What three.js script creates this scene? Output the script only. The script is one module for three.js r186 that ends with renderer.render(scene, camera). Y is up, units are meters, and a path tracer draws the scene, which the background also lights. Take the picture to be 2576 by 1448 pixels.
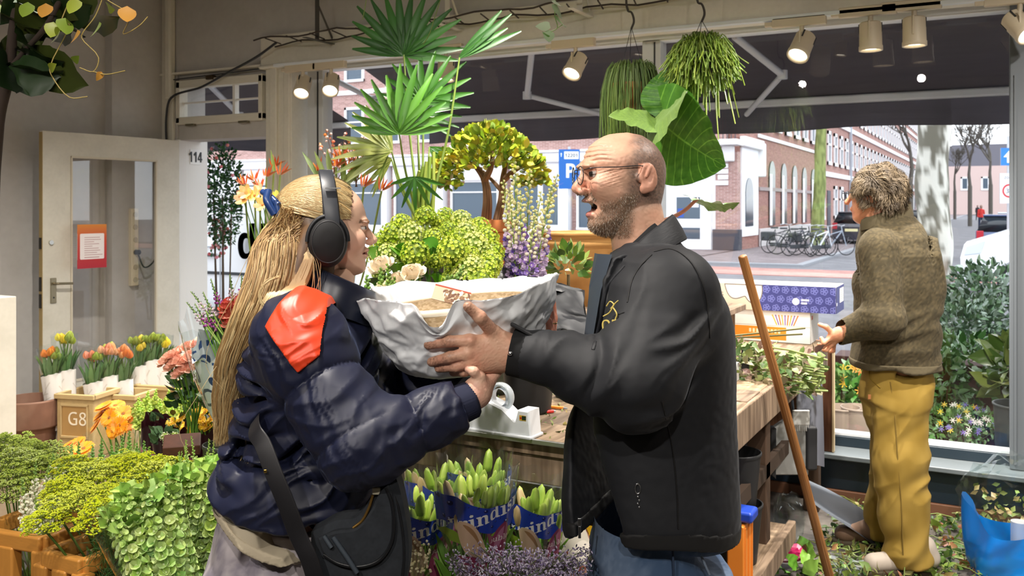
import * as THREE from 'three';
import { RoundedBoxGeometry } from 'three/addons/geometries/RoundedBoxGeometry.js';
import { mergeGeometries, mergeVertices } from 'three/addons/utils/BufferGeometryUtils.js';
import { ImprovedNoise } from 'three/addons/math/ImprovedNoise.js';
import { RectAreaLightUniformsLib } from 'three/addons/lights/RectAreaLightUniformsLib.js';
import { TextGeometry } from 'three/addons/geometries/TextGeometry.js';
import { FontLoader } from 'three/addons/loaders/FontLoader.js';
RectAreaLightUniformsLib.init();

// ---------------------------------------------------------------- camera, sky, exposure
// The shop is axis-aligned: x runs along the shop window, -z points out to the street, y is up, the floor is y = 0.
const scene = new THREE.Scene();
const YAW = Math.atan2(0.469, 0.883), CY = Math.cos(YAW), SY = Math.sin(YAW), F = 2300, EYE = 1.63, HOR = 516;
const camera = new THREE.PerspectiveCamera(2 * Math.atan(932 / F) * 180 / Math.PI, 2576 / 1864, 0.05, 600);
camera.setViewOffset(2576, 1864, 0, 416, 2576, 1448);
camera.position.set(0, EYE, 0);
camera.rotation.y = YAW;
camera.focus = 2.15; camera.userData.fStop = 9;
camera.updateMatrixWorld();
scene.background = new THREE.Color(0.90, 0.95, 1.0).multiplyScalar(2.9);      // even white overcast
const renderer = new THREE.WebGLRenderer({ antialias: true });
renderer.toneMapping = THREE.LinearToneMapping;
renderer.toneMappingExposure = 1.06;
renderer.shadowMap.enabled = true;
const WARM = new THREE.Color(1, 0.93, 0.85);

// ---------------------------------------------------------------- helpers
const V = (x, y, z) => new THREE.Vector3(x, y, z);
// a point of the place from where it is sighted: right / down angle and distance along the view axis
const P = (px, py, d) => { const a = (px - 1288) / F * d; return V(CY * a - SY * d, EYE + (HOR - py) / F * d, -SY * a - CY * d); };
const PW = (px, py, w) => P(px, py, w / (SY * (px - 1288) / F + CY));        // on the plane z = -w
const PY = (px, py, y) => P(px, py, (EYE - y) * F / (py - HOR));             // at height y (below the eye)
function rng(s) { return () => { s = (s + 0x6d2b79f5) | 0; let t = Math.imul(s ^ (s >>> 15), 1 | s); t = (t + Math.imul(t ^ (t >>> 7), 61 | t)) ^ t; return ((t ^ (t >>> 14)) >>> 0) / 4294967296; }; }
const PN = new ImprovedNoise(), N3 = (x, y, z) => PN.noise(x, y, z);
const fbm = (x, y, z, o = 3) => { let s = 0, a = 0.5; for (let i = 0; i < o; i++) { s += a * N3(x, y, z); x *= 2.03; y *= 2.03; z *= 2.03; a *= 0.5; } return s; };
const lerp = (a, b, t) => a + (b - a) * t, clamp = (x, a = 0, b = 1) => Math.min(b, Math.max(a, x));
const smooth = (a, b, x) => { const t = clamp((x - a) / (b - a)); return t * t * (3 - 2 * t); };
const C = (c) => new THREE.Color(c);
const mat = (color, roughness = 0.7, o = {}) => new THREE.MeshStandardMaterial({ color, roughness, side: THREE.DoubleSide, ...o });
const pmat = (color, roughness = 0.7, o = {}) => new THREE.MeshPhysicalMaterial({ color, roughness, side: THREE.DoubleSide, ...o });
const vmat = (roughness = 0.7, o = {}) => new THREE.MeshPhysicalMaterial({ color: 0xffffff, roughness, vertexColors: true, side: THREE.DoubleSide, ...o });

const used = new Map();
function numbered(n) { const k = used.get(n) ?? 0; used.set(n, k + 1); return k ? n + '_' + String(k).padStart(3, '0') : n; }
function tag(o, label, category, group, kind) { if (label) o.userData.label = label; if (category) o.userData.category = category; if (group) o.userData.group = group; if (kind) o.userData.kind = kind; return o; }
function thing(name, label, category, pos = [0, 0, 0], turn = 0, group) {
  const g = new THREE.Group(); g.name = numbered(name); const p = pos.isVector3 ? pos : V(...pos); g.position.copy(p); g.rotation.y = turn; scene.add(g); return tag(g, label, category, group);
}
function mesh(name, geo, m, parent) { const o = new THREE.Mesh(geo, m); o.name = name; o.castShadow = o.receiveShadow = true; if (parent) parent.add(o); return o; }
function solo(name, geo, m, label, category, group) { const o = mesh(numbered(name), geo, m); scene.add(o); return tag(o, label, category, group); }
function struct(name, geo, m) { const o = mesh(name, geo, m); o.userData.kind = 'structure'; scene.add(o); return o; }
function copy(o, pos, turn, label) { const c = o.clone(); c.name = numbered(o.name.replace(/_\d{3}$/, '')); scene.add(c); c.position.copy(pos); if (turn !== undefined) c.rotation.y = turn; if (label) c.userData.label = label; return c; }
function stuff(o) { o.userData.kind = 'stuff'; return o; }

// geometry helpers: every piece ends up non-indexed with position, normal, uv (and colour if tinted)
function plain(g, color) {
  let h = g.index ? g.toNonIndexed() : g;
  const n = h.attributes.position.count;
  if (!h.attributes.normal) h.computeVertexNormals();
  if (!h.attributes.uv) h.setAttribute('uv', new THREE.BufferAttribute(new Float32Array(n * 2), 2));
  for (const k of Object.keys(h.attributes)) if (!['position', 'normal', 'uv', 'color'].includes(k)) h.deleteAttribute(k);
  if (color) { const c = color.isColor ? color : C(color), a = new Float32Array(n * 3); for (let i = 0; i < n; i++) { a[3 * i] = c.r; a[3 * i + 1] = c.g; a[3 * i + 2] = c.b; } h.setAttribute('color', new THREE.BufferAttribute(a, 3)); }
  return h;
}
function join(list) { const l = list.map((g) => plain(g)); const col = l.some((g) => g.attributes.color); if (col) for (const g of l) if (!g.attributes.color) plain(g, 0xffffff); return l.length === 1 ? l[0] : mergeGeometries(l); }
function box(w, h, d, x = 0, y = 0, z = 0, r = 0) { const g = r ? new RoundedBoxGeometry(w, h, d, 1, Math.min(r, w / 2.01, h / 2.01, d / 2.01)) : new THREE.BoxGeometry(w, h, d); return g.translate(x, y, z); }
// box between two corners
const slab = (x0, x1, y0, y1, z0, z1, r = 0) => box(Math.abs(x1 - x0), Math.abs(y1 - y0), Math.abs(z1 - z0), (x0 + x1) / 2, (y0 + y1) / 2, (z0 + z1) / 2, r);
function cyl(r0, r1, h, x = 0, y = 0, z = 0, n = 20, open = false) { return new THREE.CylinderGeometry(r1, r0, h, n, 1, open).translate(x, y + h / 2, z); }
function lathe(pts, n = 32) { return new THREE.LatheGeometry(pts.map((p) => new THREE.Vector2(p[0], p[1])), n); }
function curve(pts, n) { return new THREE.CatmullRomCurve3(pts, false, 'centripetal').getPoints(n); }
// a tapering tube through points; r is a number or a function of 0..1
function sweep(pts, r, sides = 6, cap = true) {
  const n = pts.length, pos = [], nor = [], uv = [], idx = [], T = V(), up = V(0, 1, 0), a = V(), b = V();
  let prev = null, len = 0;
  for (let i = 0; i < n; i++) {
    T.copy(pts[Math.min(n - 1, i + 1)]).sub(pts[Math.max(0, i - 1)]).normalize();
    if (!prev) { up.set(0, 1, 0); if (Math.abs(T.y) > 0.9) up.set(1, 0, 0); } else up.copy(prev);
    a.crossVectors(up, T); if (a.lengthSq() < 1e-9) a.set(1, 0, 0); a.normalize(); b.crossVectors(T, a).normalize(); prev = b.clone();
    if (i) len += pts[i].distanceTo(pts[i - 1]);
    const R = typeof r === 'function' ? r(i / (n - 1)) : r;
    for (let k = 0; k <= sides; k++) { const t = k / sides * 2 * Math.PI, c = Math.cos(t), s = Math.sin(t); const nx = a.x * c + b.x * s, ny = a.y * c + b.y * s, nz = a.z * c + b.z * s; pos.push(pts[i].x + nx * R, pts[i].y + ny * R, pts[i].z + nz * R); nor.push(nx, ny, nz); uv.push(k / sides, len); }
  }
  const w = sides + 1;
  for (let i = 0; i < n - 1; i++) for (let k = 0; k < sides; k++) { const q = i * w + k; idx.push(q, q + 1, q + w, q + 1, q + w + 1, q + w); }
  if (cap) for (const i of [0, n - 1]) { const c = pos.length / 3; T.copy(pts[i]).sub(pts[i ? n - 2 : 1]).normalize(); pos.push(pts[i].x, pts[i].y, pts[i].z); nor.push(T.x, T.y, T.z); uv.push(0, 0); for (let k = 0; k < sides; k++) i ? idx.push(c, i * w + k, i * w + k + 1) : idx.push(c, k + 1, k); }
  const g = new THREE.BufferGeometry();
  g.setAttribute('position', new THREE.Float32BufferAttribute(pos, 3)); g.setAttribute('normal', new THREE.Float32BufferAttribute(nor, 3)); g.setAttribute('uv', new THREE.Float32BufferAttribute(uv, 2)); g.setIndex(idx);
  return g;
}
// a leaf blade along +y in the xy plane (thin closed sheet): outline width w(t), fold = V-keel, bend = droop towards -z over its length
function leaf(L, W, { n = 6, fold = 0.2, bend = 0.3, shape = (t) => Math.sin(Math.PI * Math.pow(t, 0.8)), wave = 0, across = 2, stalk = 0 } = {}) {
  const pos = [], uv = [], idx = [];
  for (let i = 0; i <= n; i++) {
    const t = i / n, w = W / 2 * Math.max(0.02, shape(t)), ang = bend * t, y = L * (bend ? Math.sin(ang) / bend : t) + stalk, z = -L * (bend ? (1 - Math.cos(ang)) / bend : 0);
    for (let k = 0; k <= across; k++) { const s = k / across * 2 - 1; pos.push(s * w, y, z + Math.abs(s) * w * fold + (wave ? wave * Math.sin(t * 19 + s * 2) * Math.abs(s) : 0)); uv.push(k / across, t); }
  }
  const m = across + 1;
  for (let i = 0; i < n; i++) for (let k = 0; k < across; k++) { const q = i * m + k; idx.push(q, q + 1, q + m, q + 1, q + m + 1, q + m); }
  const g = new THREE.BufferGeometry();
  g.setAttribute('position', new THREE.Float32BufferAttribute(pos, 3)); g.setAttribute('uv', new THREE.Float32BufferAttribute(uv, 2)); g.setIndex(idx); g.computeVertexNormals();
  return g;
}
const M4 = new THREE.Matrix4(), Q4 = new THREE.Quaternion();
// moves a piece: its +y is turned to dir, rolled by roll, scaled and put at p
function put(g, p, dir, roll = 0, s = 1) {
  Q4.setFromUnitVectors(V(0, 1, 0), dir.clone().normalize());
  const q = Q4.clone().multiply(new THREE.Quaternion().setFromAxisAngle(V(0, 1, 0), roll));
  return g.clone().applyMatrix4(M4.compose(p, q, s.isVector3 ? s : V(s, s, s)));
}
function place(o, p, dir, roll = 0, s = 1) { Q4.setFromUnitVectors(V(0, 1, 0), dir.clone().normalize()); o.position.copy(p); o.quaternion.copy(Q4).multiply(new THREE.Quaternion().setFromAxisAngle(V(0, 1, 0), roll)); s.isVector3 ? o.scale.copy(s) : o.scale.setScalar(s); return o; }
const sph = (r, a = 10, b = 8) => new THREE.SphereGeometry(r, a, b);
// tint of a colour with random lightness and hue shift
function tint(c, R, l = 0.08, h = 0.02) { const k = C(c), q = {}; k.getHSL(q); return k.setHSL((q.h + (R() - 0.5) * 2 * h + 1) % 1, clamp(q.s * (1 + (R() - 0.5) * 0.2)), clamp(q.l + (R() - 0.5) * 2 * l * Math.min(1, q.l * 2.5))); }
// a stretched mesh between two profiles: rings is an array of arrays of Vector3 (closed loops)
function loft(rings, closed = true, caps = false) {
  const pos = [], uv = [], idx = [], n = rings[0].length, m = rings.length, w = closed ? n + 1 : n;
  rings.forEach((r, i) => { for (let k = 0; k < w; k++) { const p = r[k % n]; pos.push(p.x, p.y, p.z); uv.push(k / (w - 1), i / (m - 1)); } });
  for (let i = 0; i < m - 1; i++) for (let k = 0; k < w - 1; k++) { const q = i * w + k; idx.push(q, q + 1, q + w, q + 1, q + w + 1, q + w); }
  if (caps) for (const i of [0, m - 1]) { const c = pos.length / 3, s = V(); rings[i].forEach((p) => s.add(p)); s.multiplyScalar(1 / n); pos.push(s.x, s.y, s.z); uv.push(0.5, i ? 1 : 0); for (let k = 0; k < w - 1; k++) i ? idx.push(c, i * w + k, i * w + k + 1) : idx.push(c, k + 1, k); }
  const g = new THREE.BufferGeometry();
  g.setAttribute('position', new THREE.Float32BufferAttribute(pos, 3)); g.setAttribute('uv', new THREE.Float32BufferAttribute(uv, 2)); g.setIndex(idx); g.computeVertexNormals();
  return g;
}
// flat polygon with thickness from [x, y] points (extruded along z)
function poly(pts, depth, bevel = 0, holes = []) {
  const s = new THREE.Shape(pts.map((p) => new THREE.Vector2(p[0], p[1]))); for (const h of holes) s.holes.push(new THREE.Path(h.map((p) => new THREE.Vector2(p[0], p[1]))));
  return new THREE.ExtrudeGeometry(s, { depth, bevelEnabled: bevel > 0, bevelSize: bevel, bevelThickness: bevel, bevelSegments: 1 });
}
// textures
function canvasTex(w, h, draw, srgb = true) { const c = document.createElement('canvas'); c.width = w; c.height = h; const x = c.getContext('2d'); draw(x, w, h); const t = new THREE.CanvasTexture(c); if (srgb) t.colorSpace = THREE.SRGBColorSpace; t.magFilter = THREE.LinearFilter; t.wrapS = t.wrapT = THREE.RepeatWrapping; return t; }
function dataTex(w, h, f, srgb = true) { const d = new Uint8Array(w * h * 4); for (let y = 0; y < h; y++) for (let x = 0; x < w; x++) { const c = f(x / w, y / h), o = (y * w + x) * 4; for (let k = 0; k < 3; k++) d[o + k] = clamp(c[k]) * 255; d[o + 3] = 255; } const t = new THREE.DataTexture(d, w, h); if (srgb) t.colorSpace = THREE.SRGBColorSpace; t.magFilter = THREE.LinearFilter; t.wrapS = t.wrapT = THREE.RepeatWrapping; t.needsUpdate = true; return t; }
// uv in metres from the dominant axis of each face
function boxUV(g, s = 1) { g = plain(g); const p = g.attributes.position, n = g.attributes.normal, u = g.attributes.uv; for (let i = 0; i < p.count; i++) { const ax = Math.abs(n.getX(i)), ay = Math.abs(n.getY(i)), az = Math.abs(n.getZ(i)); ay > ax && ay > az ? u.setXY(i, p.getX(i) * s, p.getZ(i) * s) : ax > az ? u.setXY(i, p.getZ(i) * s, p.getY(i) * s) : u.setXY(i, p.getX(i) * s, p.getY(i) * s); } return g; }
// surface nets: meshes the zero set of f inside a box; colorAt gives a linear [r, g, b] per vertex
function nets(f, lo, hi, cell, colorAt) {
  const nx = Math.ceil((hi[0] - lo[0]) / cell) + 1, ny = Math.ceil((hi[1] - lo[1]) / cell) + 1, nz = Math.ceil((hi[2] - lo[2]) / cell) + 1, D = new Float32Array(nx * ny * nz);
  // coarse pass first: skip blocks that are far from the surface
  const B = 4;
  for (let bz = 0; bz < nz; bz += B) for (let by = 0; by < ny; by += B) for (let bx = 0; bx < nx; bx += B) {
    const cx = lo[0] + (bx + B / 2) * cell, cy = lo[1] + (by + B / 2) * cell, cz = lo[2] + (bz + B / 2) * cell, c = f(cx, cy, cz), far = Math.abs(c) > cell * B * 2.2 + 0.012;
    for (let z = bz; z < Math.min(nz, bz + B); z++) for (let y = by; y < Math.min(ny, by + B); y++) for (let x = bx; x < Math.min(nx, bx + B); x++) D[(z * ny + y) * nx + x] = far ? c : f(lo[0] + x * cell, lo[1] + y * cell, lo[2] + z * cell);
  }
  const id = new Int32Array(nx * ny * nz).fill(-1), pos = [], idx = [], at = (x, y, z) => (z * ny + y) * nx + x;
  const E = [[0, 0, 0, 1, 0, 0], [0, 1, 0, 1, 1, 0], [0, 0, 1, 1, 0, 1], [0, 1, 1, 1, 1, 1], [0, 0, 0, 0, 1, 0], [1, 0, 0, 1, 1, 0], [0, 0, 1, 0, 1, 1], [1, 0, 1, 1, 1, 1], [0, 0, 0, 0, 0, 1], [1, 0, 0, 1, 0, 1], [0, 1, 0, 0, 1, 1], [1, 1, 0, 1, 1, 1]];
  for (let z = 0; z < nz - 1; z++) for (let y = 0; y < ny - 1; y++) for (let x = 0; x < nx - 1; x++) {
    let m = 0; for (let k = 0; k < 8; k++) if (D[at(x + (k & 1), y + ((k >> 1) & 1), z + (k >> 2))] < 0) m++;
    if (m === 0 || m === 8) continue;
    let sx = 0, sy = 0, sz = 0, c = 0;
    for (const e of E) { const a = D[at(x + e[0], y + e[1], z + e[2])], b = D[at(x + e[3], y + e[4], z + e[5])]; if ((a < 0) === (b < 0)) continue; const t = a / (a - b); sx += e[0] + (e[3] - e[0]) * t; sy += e[1] + (e[4] - e[1]) * t; sz += e[2] + (e[5] - e[2]) * t; c++; }
    id[at(x, y, z)] = pos.length / 3; pos.push(lo[0] + (x + sx / c) * cell, lo[1] + (y + sy / c) * cell, lo[2] + (z + sz / c) * cell);
  }
  const quad = (a, b, c, d, flip) => { if (a < 0 || b < 0 || c < 0 || d < 0) return; flip ? idx.push(a, c, b, a, d, c) : idx.push(a, b, c, a, c, d); };
  for (let z = 1; z < nz - 1; z++) for (let y = 1; y < ny - 1; y++) for (let x = 1; x < nx - 1; x++) {
    const s = D[at(x, y, z)] < 0;
    if (s !== D[at(x + 1, y, z)] < 0) quad(id[at(x, y - 1, z - 1)], id[at(x, y, z - 1)], id[at(x, y, z)], id[at(x, y - 1, z)], !s);
    if (s !== D[at(x, y + 1, z)] < 0) quad(id[at(x - 1, y, z - 1)], id[at(x - 1, y, z)], id[at(x, y, z)], id[at(x, y, z - 1)], !s);
    if (s !== D[at(x, y, z + 1)] < 0) quad(id[at(x - 1, y - 1, z)], id[at(x, y - 1, z)], id[at(x, y, z)], id[at(x - 1, y, z)], !s);
  }
  const g = new THREE.BufferGeometry(); g.setAttribute('position', new THREE.Float32BufferAttribute(pos, 3)); g.setIndex(idx);
  const nor = new Float32Array(pos.length), e = cell * 0.6;
  for (let i = 0; i < pos.length; i += 3) { const x = pos[i], y = pos[i + 1], z = pos[i + 2]; let a = f(x + e, y, z) - f(x - e, y, z), b = f(x, y + e, z) - f(x, y - e, z), c = f(x, y, z + e) - f(x, y, z - e); const l = Math.hypot(a, b, c) || 1; nor[i] = a / l; nor[i + 1] = b / l; nor[i + 2] = c / l; }
  g.setAttribute('normal', new THREE.BufferAttribute(nor, 3)); g.setAttribute('uv', new THREE.BufferAttribute(new Float32Array(pos.length / 3 * 2), 2));
  if (colorAt) { const col = new Float32Array(pos.length); for (let i = 0; i < pos.length; i += 3) { const c = colorAt(pos[i], pos[i + 1], pos[i + 2], nor[i], nor[i + 1], nor[i + 2]); col[i] = c[0]; col[i + 1] = c[1]; col[i + 2] = c[2]; } g.setAttribute('color', new THREE.BufferAttribute(col, 3)); }
  return g;
}
const smin = (a, b, k) => { const h = Math.max(k - Math.abs(a - b), 0) / k; return Math.min(a, b) - h * h * k * 0.25; };
const smax = (a, b, k) => -smin(-a, -b, k);
// tapered capsule between two points
function cone(ax, ay, az, ra, bx, by, bz, rb) { const dx = bx - ax, dy = by - ay, dz = bz - az, L = dx * dx + dy * dy + dz * dz || 1e-9; return (x, y, z) => { const px = x - ax, py = y - ay, pz = z - az, t = clamp((px * dx + py * dy + pz * dz) / L); return Math.hypot(px - dx * t, py - dy * t, pz - dz * t) - (ra + (rb - ra) * t); }; }
const bone = (a, ra, b, rb) => cone(a.x, a.y, a.z, ra, b.x, b.y, b.z, rb);
// ellipsoid with optional turn about z then y
function ell(cx, cy, cz, rx, ry, rz, tz = 0, ty = 0) { const c = Math.cos(tz), s = Math.sin(tz), c2 = Math.cos(ty), s2 = Math.sin(ty), m = Math.min(rx, ry, rz); return (x, y, z) => { x -= cx; y -= cy; z -= cz; const X0 = x * c2 - z * s2, Z = x * s2 + z * c2, X = X0 * c + y * s, Y = -X0 * s + y * c; const k0 = Math.hypot(X / rx, Y / ry, Z / rz), k1 = Math.hypot(X / (rx * rx), Y / (ry * ry), Z / (rz * rz)); return k1 < 1e-9 ? -m : k0 * (k0 - 1) / k1; }; }
const blend = (list, k) => (x, y, z) => { let d = list[0](x, y, z); for (let i = 1; i < list.length; i++) d = smin(d, list[i](x, y, z), k); return d; };
const font = await new FontLoader().loadAsync('fonts/droid/droid_sans_bold.typeface.json');
const fontR = await new FontLoader().loadAsync('fonts/droid/droid_sans_regular.typeface.json');
function text(s, size, depth = 0.002, f = font) { const g = new TextGeometry(s, { font: f, size, depth, curveSegments: 4, bevelEnabled: false }); g.computeBoundingBox(); const b = g.boundingBox; return g.translate(-(b.min.x + b.max.x) / 2, -(b.min.y + b.max.y) / 2, 0); }
const plateUV = (w, h) => new THREE.PlaneGeometry(w, h);
const GLASS = pmat(0xffffff, 0.0, { transmission: 1, thickness: 0, ior: 1.5 });
const CELLO = pmat(0xf4f8f8, 0.06, { transmission: 1, thickness: 0, ior: 1.45 });
// ---------------------------------------------------------------- the shop: walls, floor, ceiling, window, door
const PX = (px, py, x) => P(px, py, x / (CY * (px - 1288) / F - SY));        // on the plane x = const
const LW = -6.13, FW = -5.36, FO = -5.66, CE = 3.4, RW = 2.6, BW = 3.2;
const plaster = (a, b, c, k) => dataTex(256, 256, (u, v) => { const n = fbm(u * 6, v * 6, k, 4) * 0.05 + fbm(u * 40, v * 40, k, 2) * 0.03; const s = Math.max(0, fbm(u * 3 + 9, v * 3, k + 4, 3) - 0.12) * 0.07; return [a + n - s, b + n - s, c + n - s * 1.2]; });
const wallT = plaster(0.74, 0.725, 0.705, 1), woodT = plaster(0.86, 0.84, 0.78, 7);
const M_wall = mat(0xffffff, 0.85, { map: wallT }), M_white = mat(0xffffff, 0.45, { map: woodT }), M_white2 = mat(0xe9e7e2, 0.5), M_frame = mat(0xc9cdcf, 0.4), M_dark = mat(0x26282c, 0.5);
const floorT = dataTex(512, 512, (u, v) => { const n = fbm(u * 8, v * 8, 3, 5), m = fbm(u * 60, v * 60, 8, 2), s = Math.max(0, fbm(u * 5, v * 5 + 7, 2, 3) - 0.05); return [0.36 + n * 0.18 + m * 0.1 - s * 0.15, 0.34 + n * 0.17 + m * 0.1 - s * 0.15, 0.32 + n * 0.15 + m * 0.1 - s * 0.14]; });
struct('floor', boxUV(slab(LW - 0.3, RW, -0.12, 0, BW, FO), 0.5), mat(0xffffff, 0.55, { map: floorT }));
struct('ceiling', boxUV(slab(LW - 0.3, RW + 0.2, CE, CE + 0.15, BW + 0.2, FO)), M_wall);
struct('wall_left', boxUV(join([slab(LW - 0.3, LW - 0.07, 0, CE, BW, -4.85), slab(LW - 0.3, LW + 0.01, 0, CE, -4.85, FO)]), 0.5), M_wall);
struct('wall_right', boxUV(slab(RW, RW + 0.2, 0, CE, BW, FO), 0.5), M_wall);
struct('wall_back', boxUV(slab(LW - 0.3, RW + 0.2, 0, CE, BW, BW + 0.2), 0.5), M_wall);
struct('wall_front', boxUV(join([
  slab(LW, -5.97, 0, CE, FW, FO), slab(-5.97, RW, 2.72, CE, FW, FO), slab(0.42, RW, 0, 2.72, FW, FO), slab(-5.97, -4.99, 2.165, 2.31, FW - 0.02, FO + 0.05), slab(-5.97, -4.99, 2.62, 2.73, FW - 0.02, FO + 0.05),
  slab(-5.97, -5.93, 2.3, 2.63, FW - 0.02, FO + 0.05), slab(-5.05, -4.99, 2.3, 2.63, FW - 0.02, FO + 0.05)]), 0.5), M_wall);
struct('trim_1', boxUV(join([slab(-5.02, RW, 2.70, 2.93, FW + 0.045, FW, 0.008), slab(LW + 0.01, -5.02, 2.70, 2.715, FW + 0.05, FW), slab(-5.02, 0.3, 2.675, 2.70, FW + 0.07, FW - 0.03, 0.01)])), M_white);
struct('trim_2', boxUV(join([slab(-4.99, -4.73, 0, 2.7, FW + 0.02, FO + 0.1, 0.006), slab(-4.93, -4.86, 0, 2.7, FW + 0.045, FW, 0.01), slab(-4.80, -4.74, 0, 2.7, FW + 0.035, FW, 0.01)])), M_white);
struct('trim_3', boxUV(join([slab(-6.12, -5.99, 0.0, CE, FW + 0.03, FW, 0.006), slab(-6.05, -5.98, 2.5, CE, FW + 0.07, FW, 0.02)])), M_white);
struct('wall_sill', join([slab(-4.73, 0.42, 0.06, 0.24, -5.31, -5.50, 0.004)]), mat(0x1d2a36, 0.35));
struct('baseboard_front', slab(-4.73, 0.42, 0, 0.06, -5.29, -5.45, 0.004), mat(0x6a4630, 0.6));
struct('trim_4', boxUV(slab(-4.73, 0.42, 0.24, 0.268, -5.24, -5.50, 0.006)), mat(0x7d8488, 0.35, { map: plaster(0.85, 0.86, 0.86, 5) }));
// shop window: two mullions, bottom frame, panes
const win = new THREE.Group(); win.name = 'window_1'; win.userData.kind = 'structure'; scene.add(win);
mesh('bottom_frame', slab(-4.73, 0.10, 0.268, 0.325, -5.44, -5.52, 0.004), mat(0x22303a, 0.4), win);
mesh('bottom_bead', slab(-4.73, 0.10, 0.325, 0.345, -5.45, -5.53, 0.004), mat(0xdfe4e8, 0.4), win);
mesh('top_frame', slab(-4.73, 0.10, 2.645, 2.70, -5.42, -5.52, 0.004), mat(0xe4e8ec, 0.4), win);
for (const [x, w] of [[-4.57, 0.075], [-1.9, 0.06]]) { mesh('mullion', slab(x - w, x + w, 0.32, 2.66, -5.42, -5.54, 0.006), M_frame, win); mesh('mullion_groove', slab(x + w * 0.3, x + w * 0.45, 0.33, 2.64, -5.415, -5.43), M_dark, win); }
mesh('end_post', join([slab(0.055, 0.42, 0.27, 2.7, -5.36, -5.62, 0.006), slab(0.075, 0.085, 0.3, 2.3, -5.35, -5.4)]), mat(0x62686d, 0.45), win);
mesh('pane', slab(-4.70, -4.64, 0.34, 2.66, -5.478, -5.482), GLASS, win); mesh('pane', slab(-4.495, -1.955, 0.34, 2.66, -5.478, -5.482), GLASS, win); mesh('pane', slab(-1.84, 0.06, 0.34, 2.66, -5.478, -5.482), GLASS, win);
// transom window over the doorway
const tw = new THREE.Group(); tw.name = 'window_2'; tw.userData.kind = 'structure'; scene.add(tw);
mesh('sash', join([slab(-5.96, -5.02, 2.29, 2.35, FW + 0.028, FW - 0.06, 0.006), slab(-5.96, -5.02, 2.585, 2.65, FW + 0.028, FW - 0.06, 0.006), slab(-5.96, -5.915, 2.3, 2.64, FW + 0.028, FW - 0.06, 0.004), slab(-5.06, -5.02, 2.3, 2.64, FW + 0.028, FW - 0.06, 0.004)]), M_white, tw);
mesh('glazing_bar', slab(-5.36, -5.335, 2.35, 2.59, FW - 0.005, FW - 0.05), M_white2, tw); mesh('glazing_bar', slab(-5.92, -5.05, 2.462, 2.475, FW - 0.02, FW - 0.05), M_white2, tw);
mesh('pane', slab(-5.92, -5.05, 2.345, 2.59, FW - 0.03, FW - 0.034), GLASS, tw);
for (const x of [-5.8, -5.22]) mesh('hinge', slab(x - 0.05, x + 0.05, 2.275, 2.292, FW + 0.03, FW, 0.004), mat(0x7d7560, 0.4, { metalness: 0.7 }), tw);
mesh('stay_rod', sweep([V(-6.0, 2.66, FW + 0.03), V(-5.0, 2.685, FW + 0.03)], 0.005, 5), M_dark, tw);
mesh('latch', join([slab(-5.6, -5.53, 2.635, 2.67, FW + 0.05, FW, 0.005)]), mat(0x4a3b28, 0.5, { metalness: 0.5 }), tw);
// doorway reveal with the house number, threshold
struct('trim_5', boxUV(join([slab(-6.02, -5.955, 0, 2.17, FW + 0.01, FW - 0.09, 0.004), slab(-6.05, -5.965, 0, 2.17, FW - 0.09, FO - 0.02), slab(-5.97, -4.99, -0.02, 0.02, FW, FO)])), M_white2);
const num = thing('house_number', 'black house number 114 on the white doorway reveal', 'house number', [-5.962, 2.035, -5.545], Math.PI / 2);
mesh('plate', box(0.115, 0.125, 0.004, 0, 0, 0), mat(0xf0f0ee, 0.5), num); mesh('digits', text('114', 0.078, 0.003).scale(0.82, 1.12, 1).translate(0, 0, 0.0025), mat(0x101418, 0.5), num);
// open door leaf
const door = new THREE.Group(); door.name = 'door_1'; door.userData.kind = 'structure'; scene.add(door); door.position.set(-5.93, 0.02, -5.33); door.rotation.y = -0.055;   // leaf runs along +z from the hinge
const LL = 1.17, LH = 2.14;
mesh('stile', boxUV(slab(-0.02, 0.02, 0, LH, 0, 0.215, 0.004)), M_white, door); mesh('stile', boxUV(slab(-0.02, 0.02, 0, LH, LL - 0.215, LL, 0.004)), M_white, door);
mesh('rail', boxUV(slab(-0.02, 0.02, LH - 0.17, LH, 0.21, LL - 0.21)), M_white, door); mesh('rail', boxUV(slab(-0.02, 0.02, 0, 0.32, 0.21, LL - 0.21)), M_white, door);
mesh('glazing_bead', join([slab(0.012, 0.024, 0.32, 0.335, 0.215, LL - 0.215), slab(0.012, 0.024, LH - 0.185, LH - 0.17, 0.215, LL - 0.215), slab(0.012, 0.024, 0.32, LH - 0.17, 0.215, 0.227), slab(0.012, 0.024, 0.32, LH - 0.17, LL - 0.227, LL - 0.215)]), mat(0xd8ceb8, 0.5), door);
mesh('pane', slab(-0.002, 0.002, 0.3, LH - 0.16, 0.2, LL - 0.2), GLASS, door);
mesh('edge_strip', slab(-0.018, 0.018, 0.01, LH - 0.01, LL - 0.002, LL + 0.004), mat(0xa8905e, 0.6), door);
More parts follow.
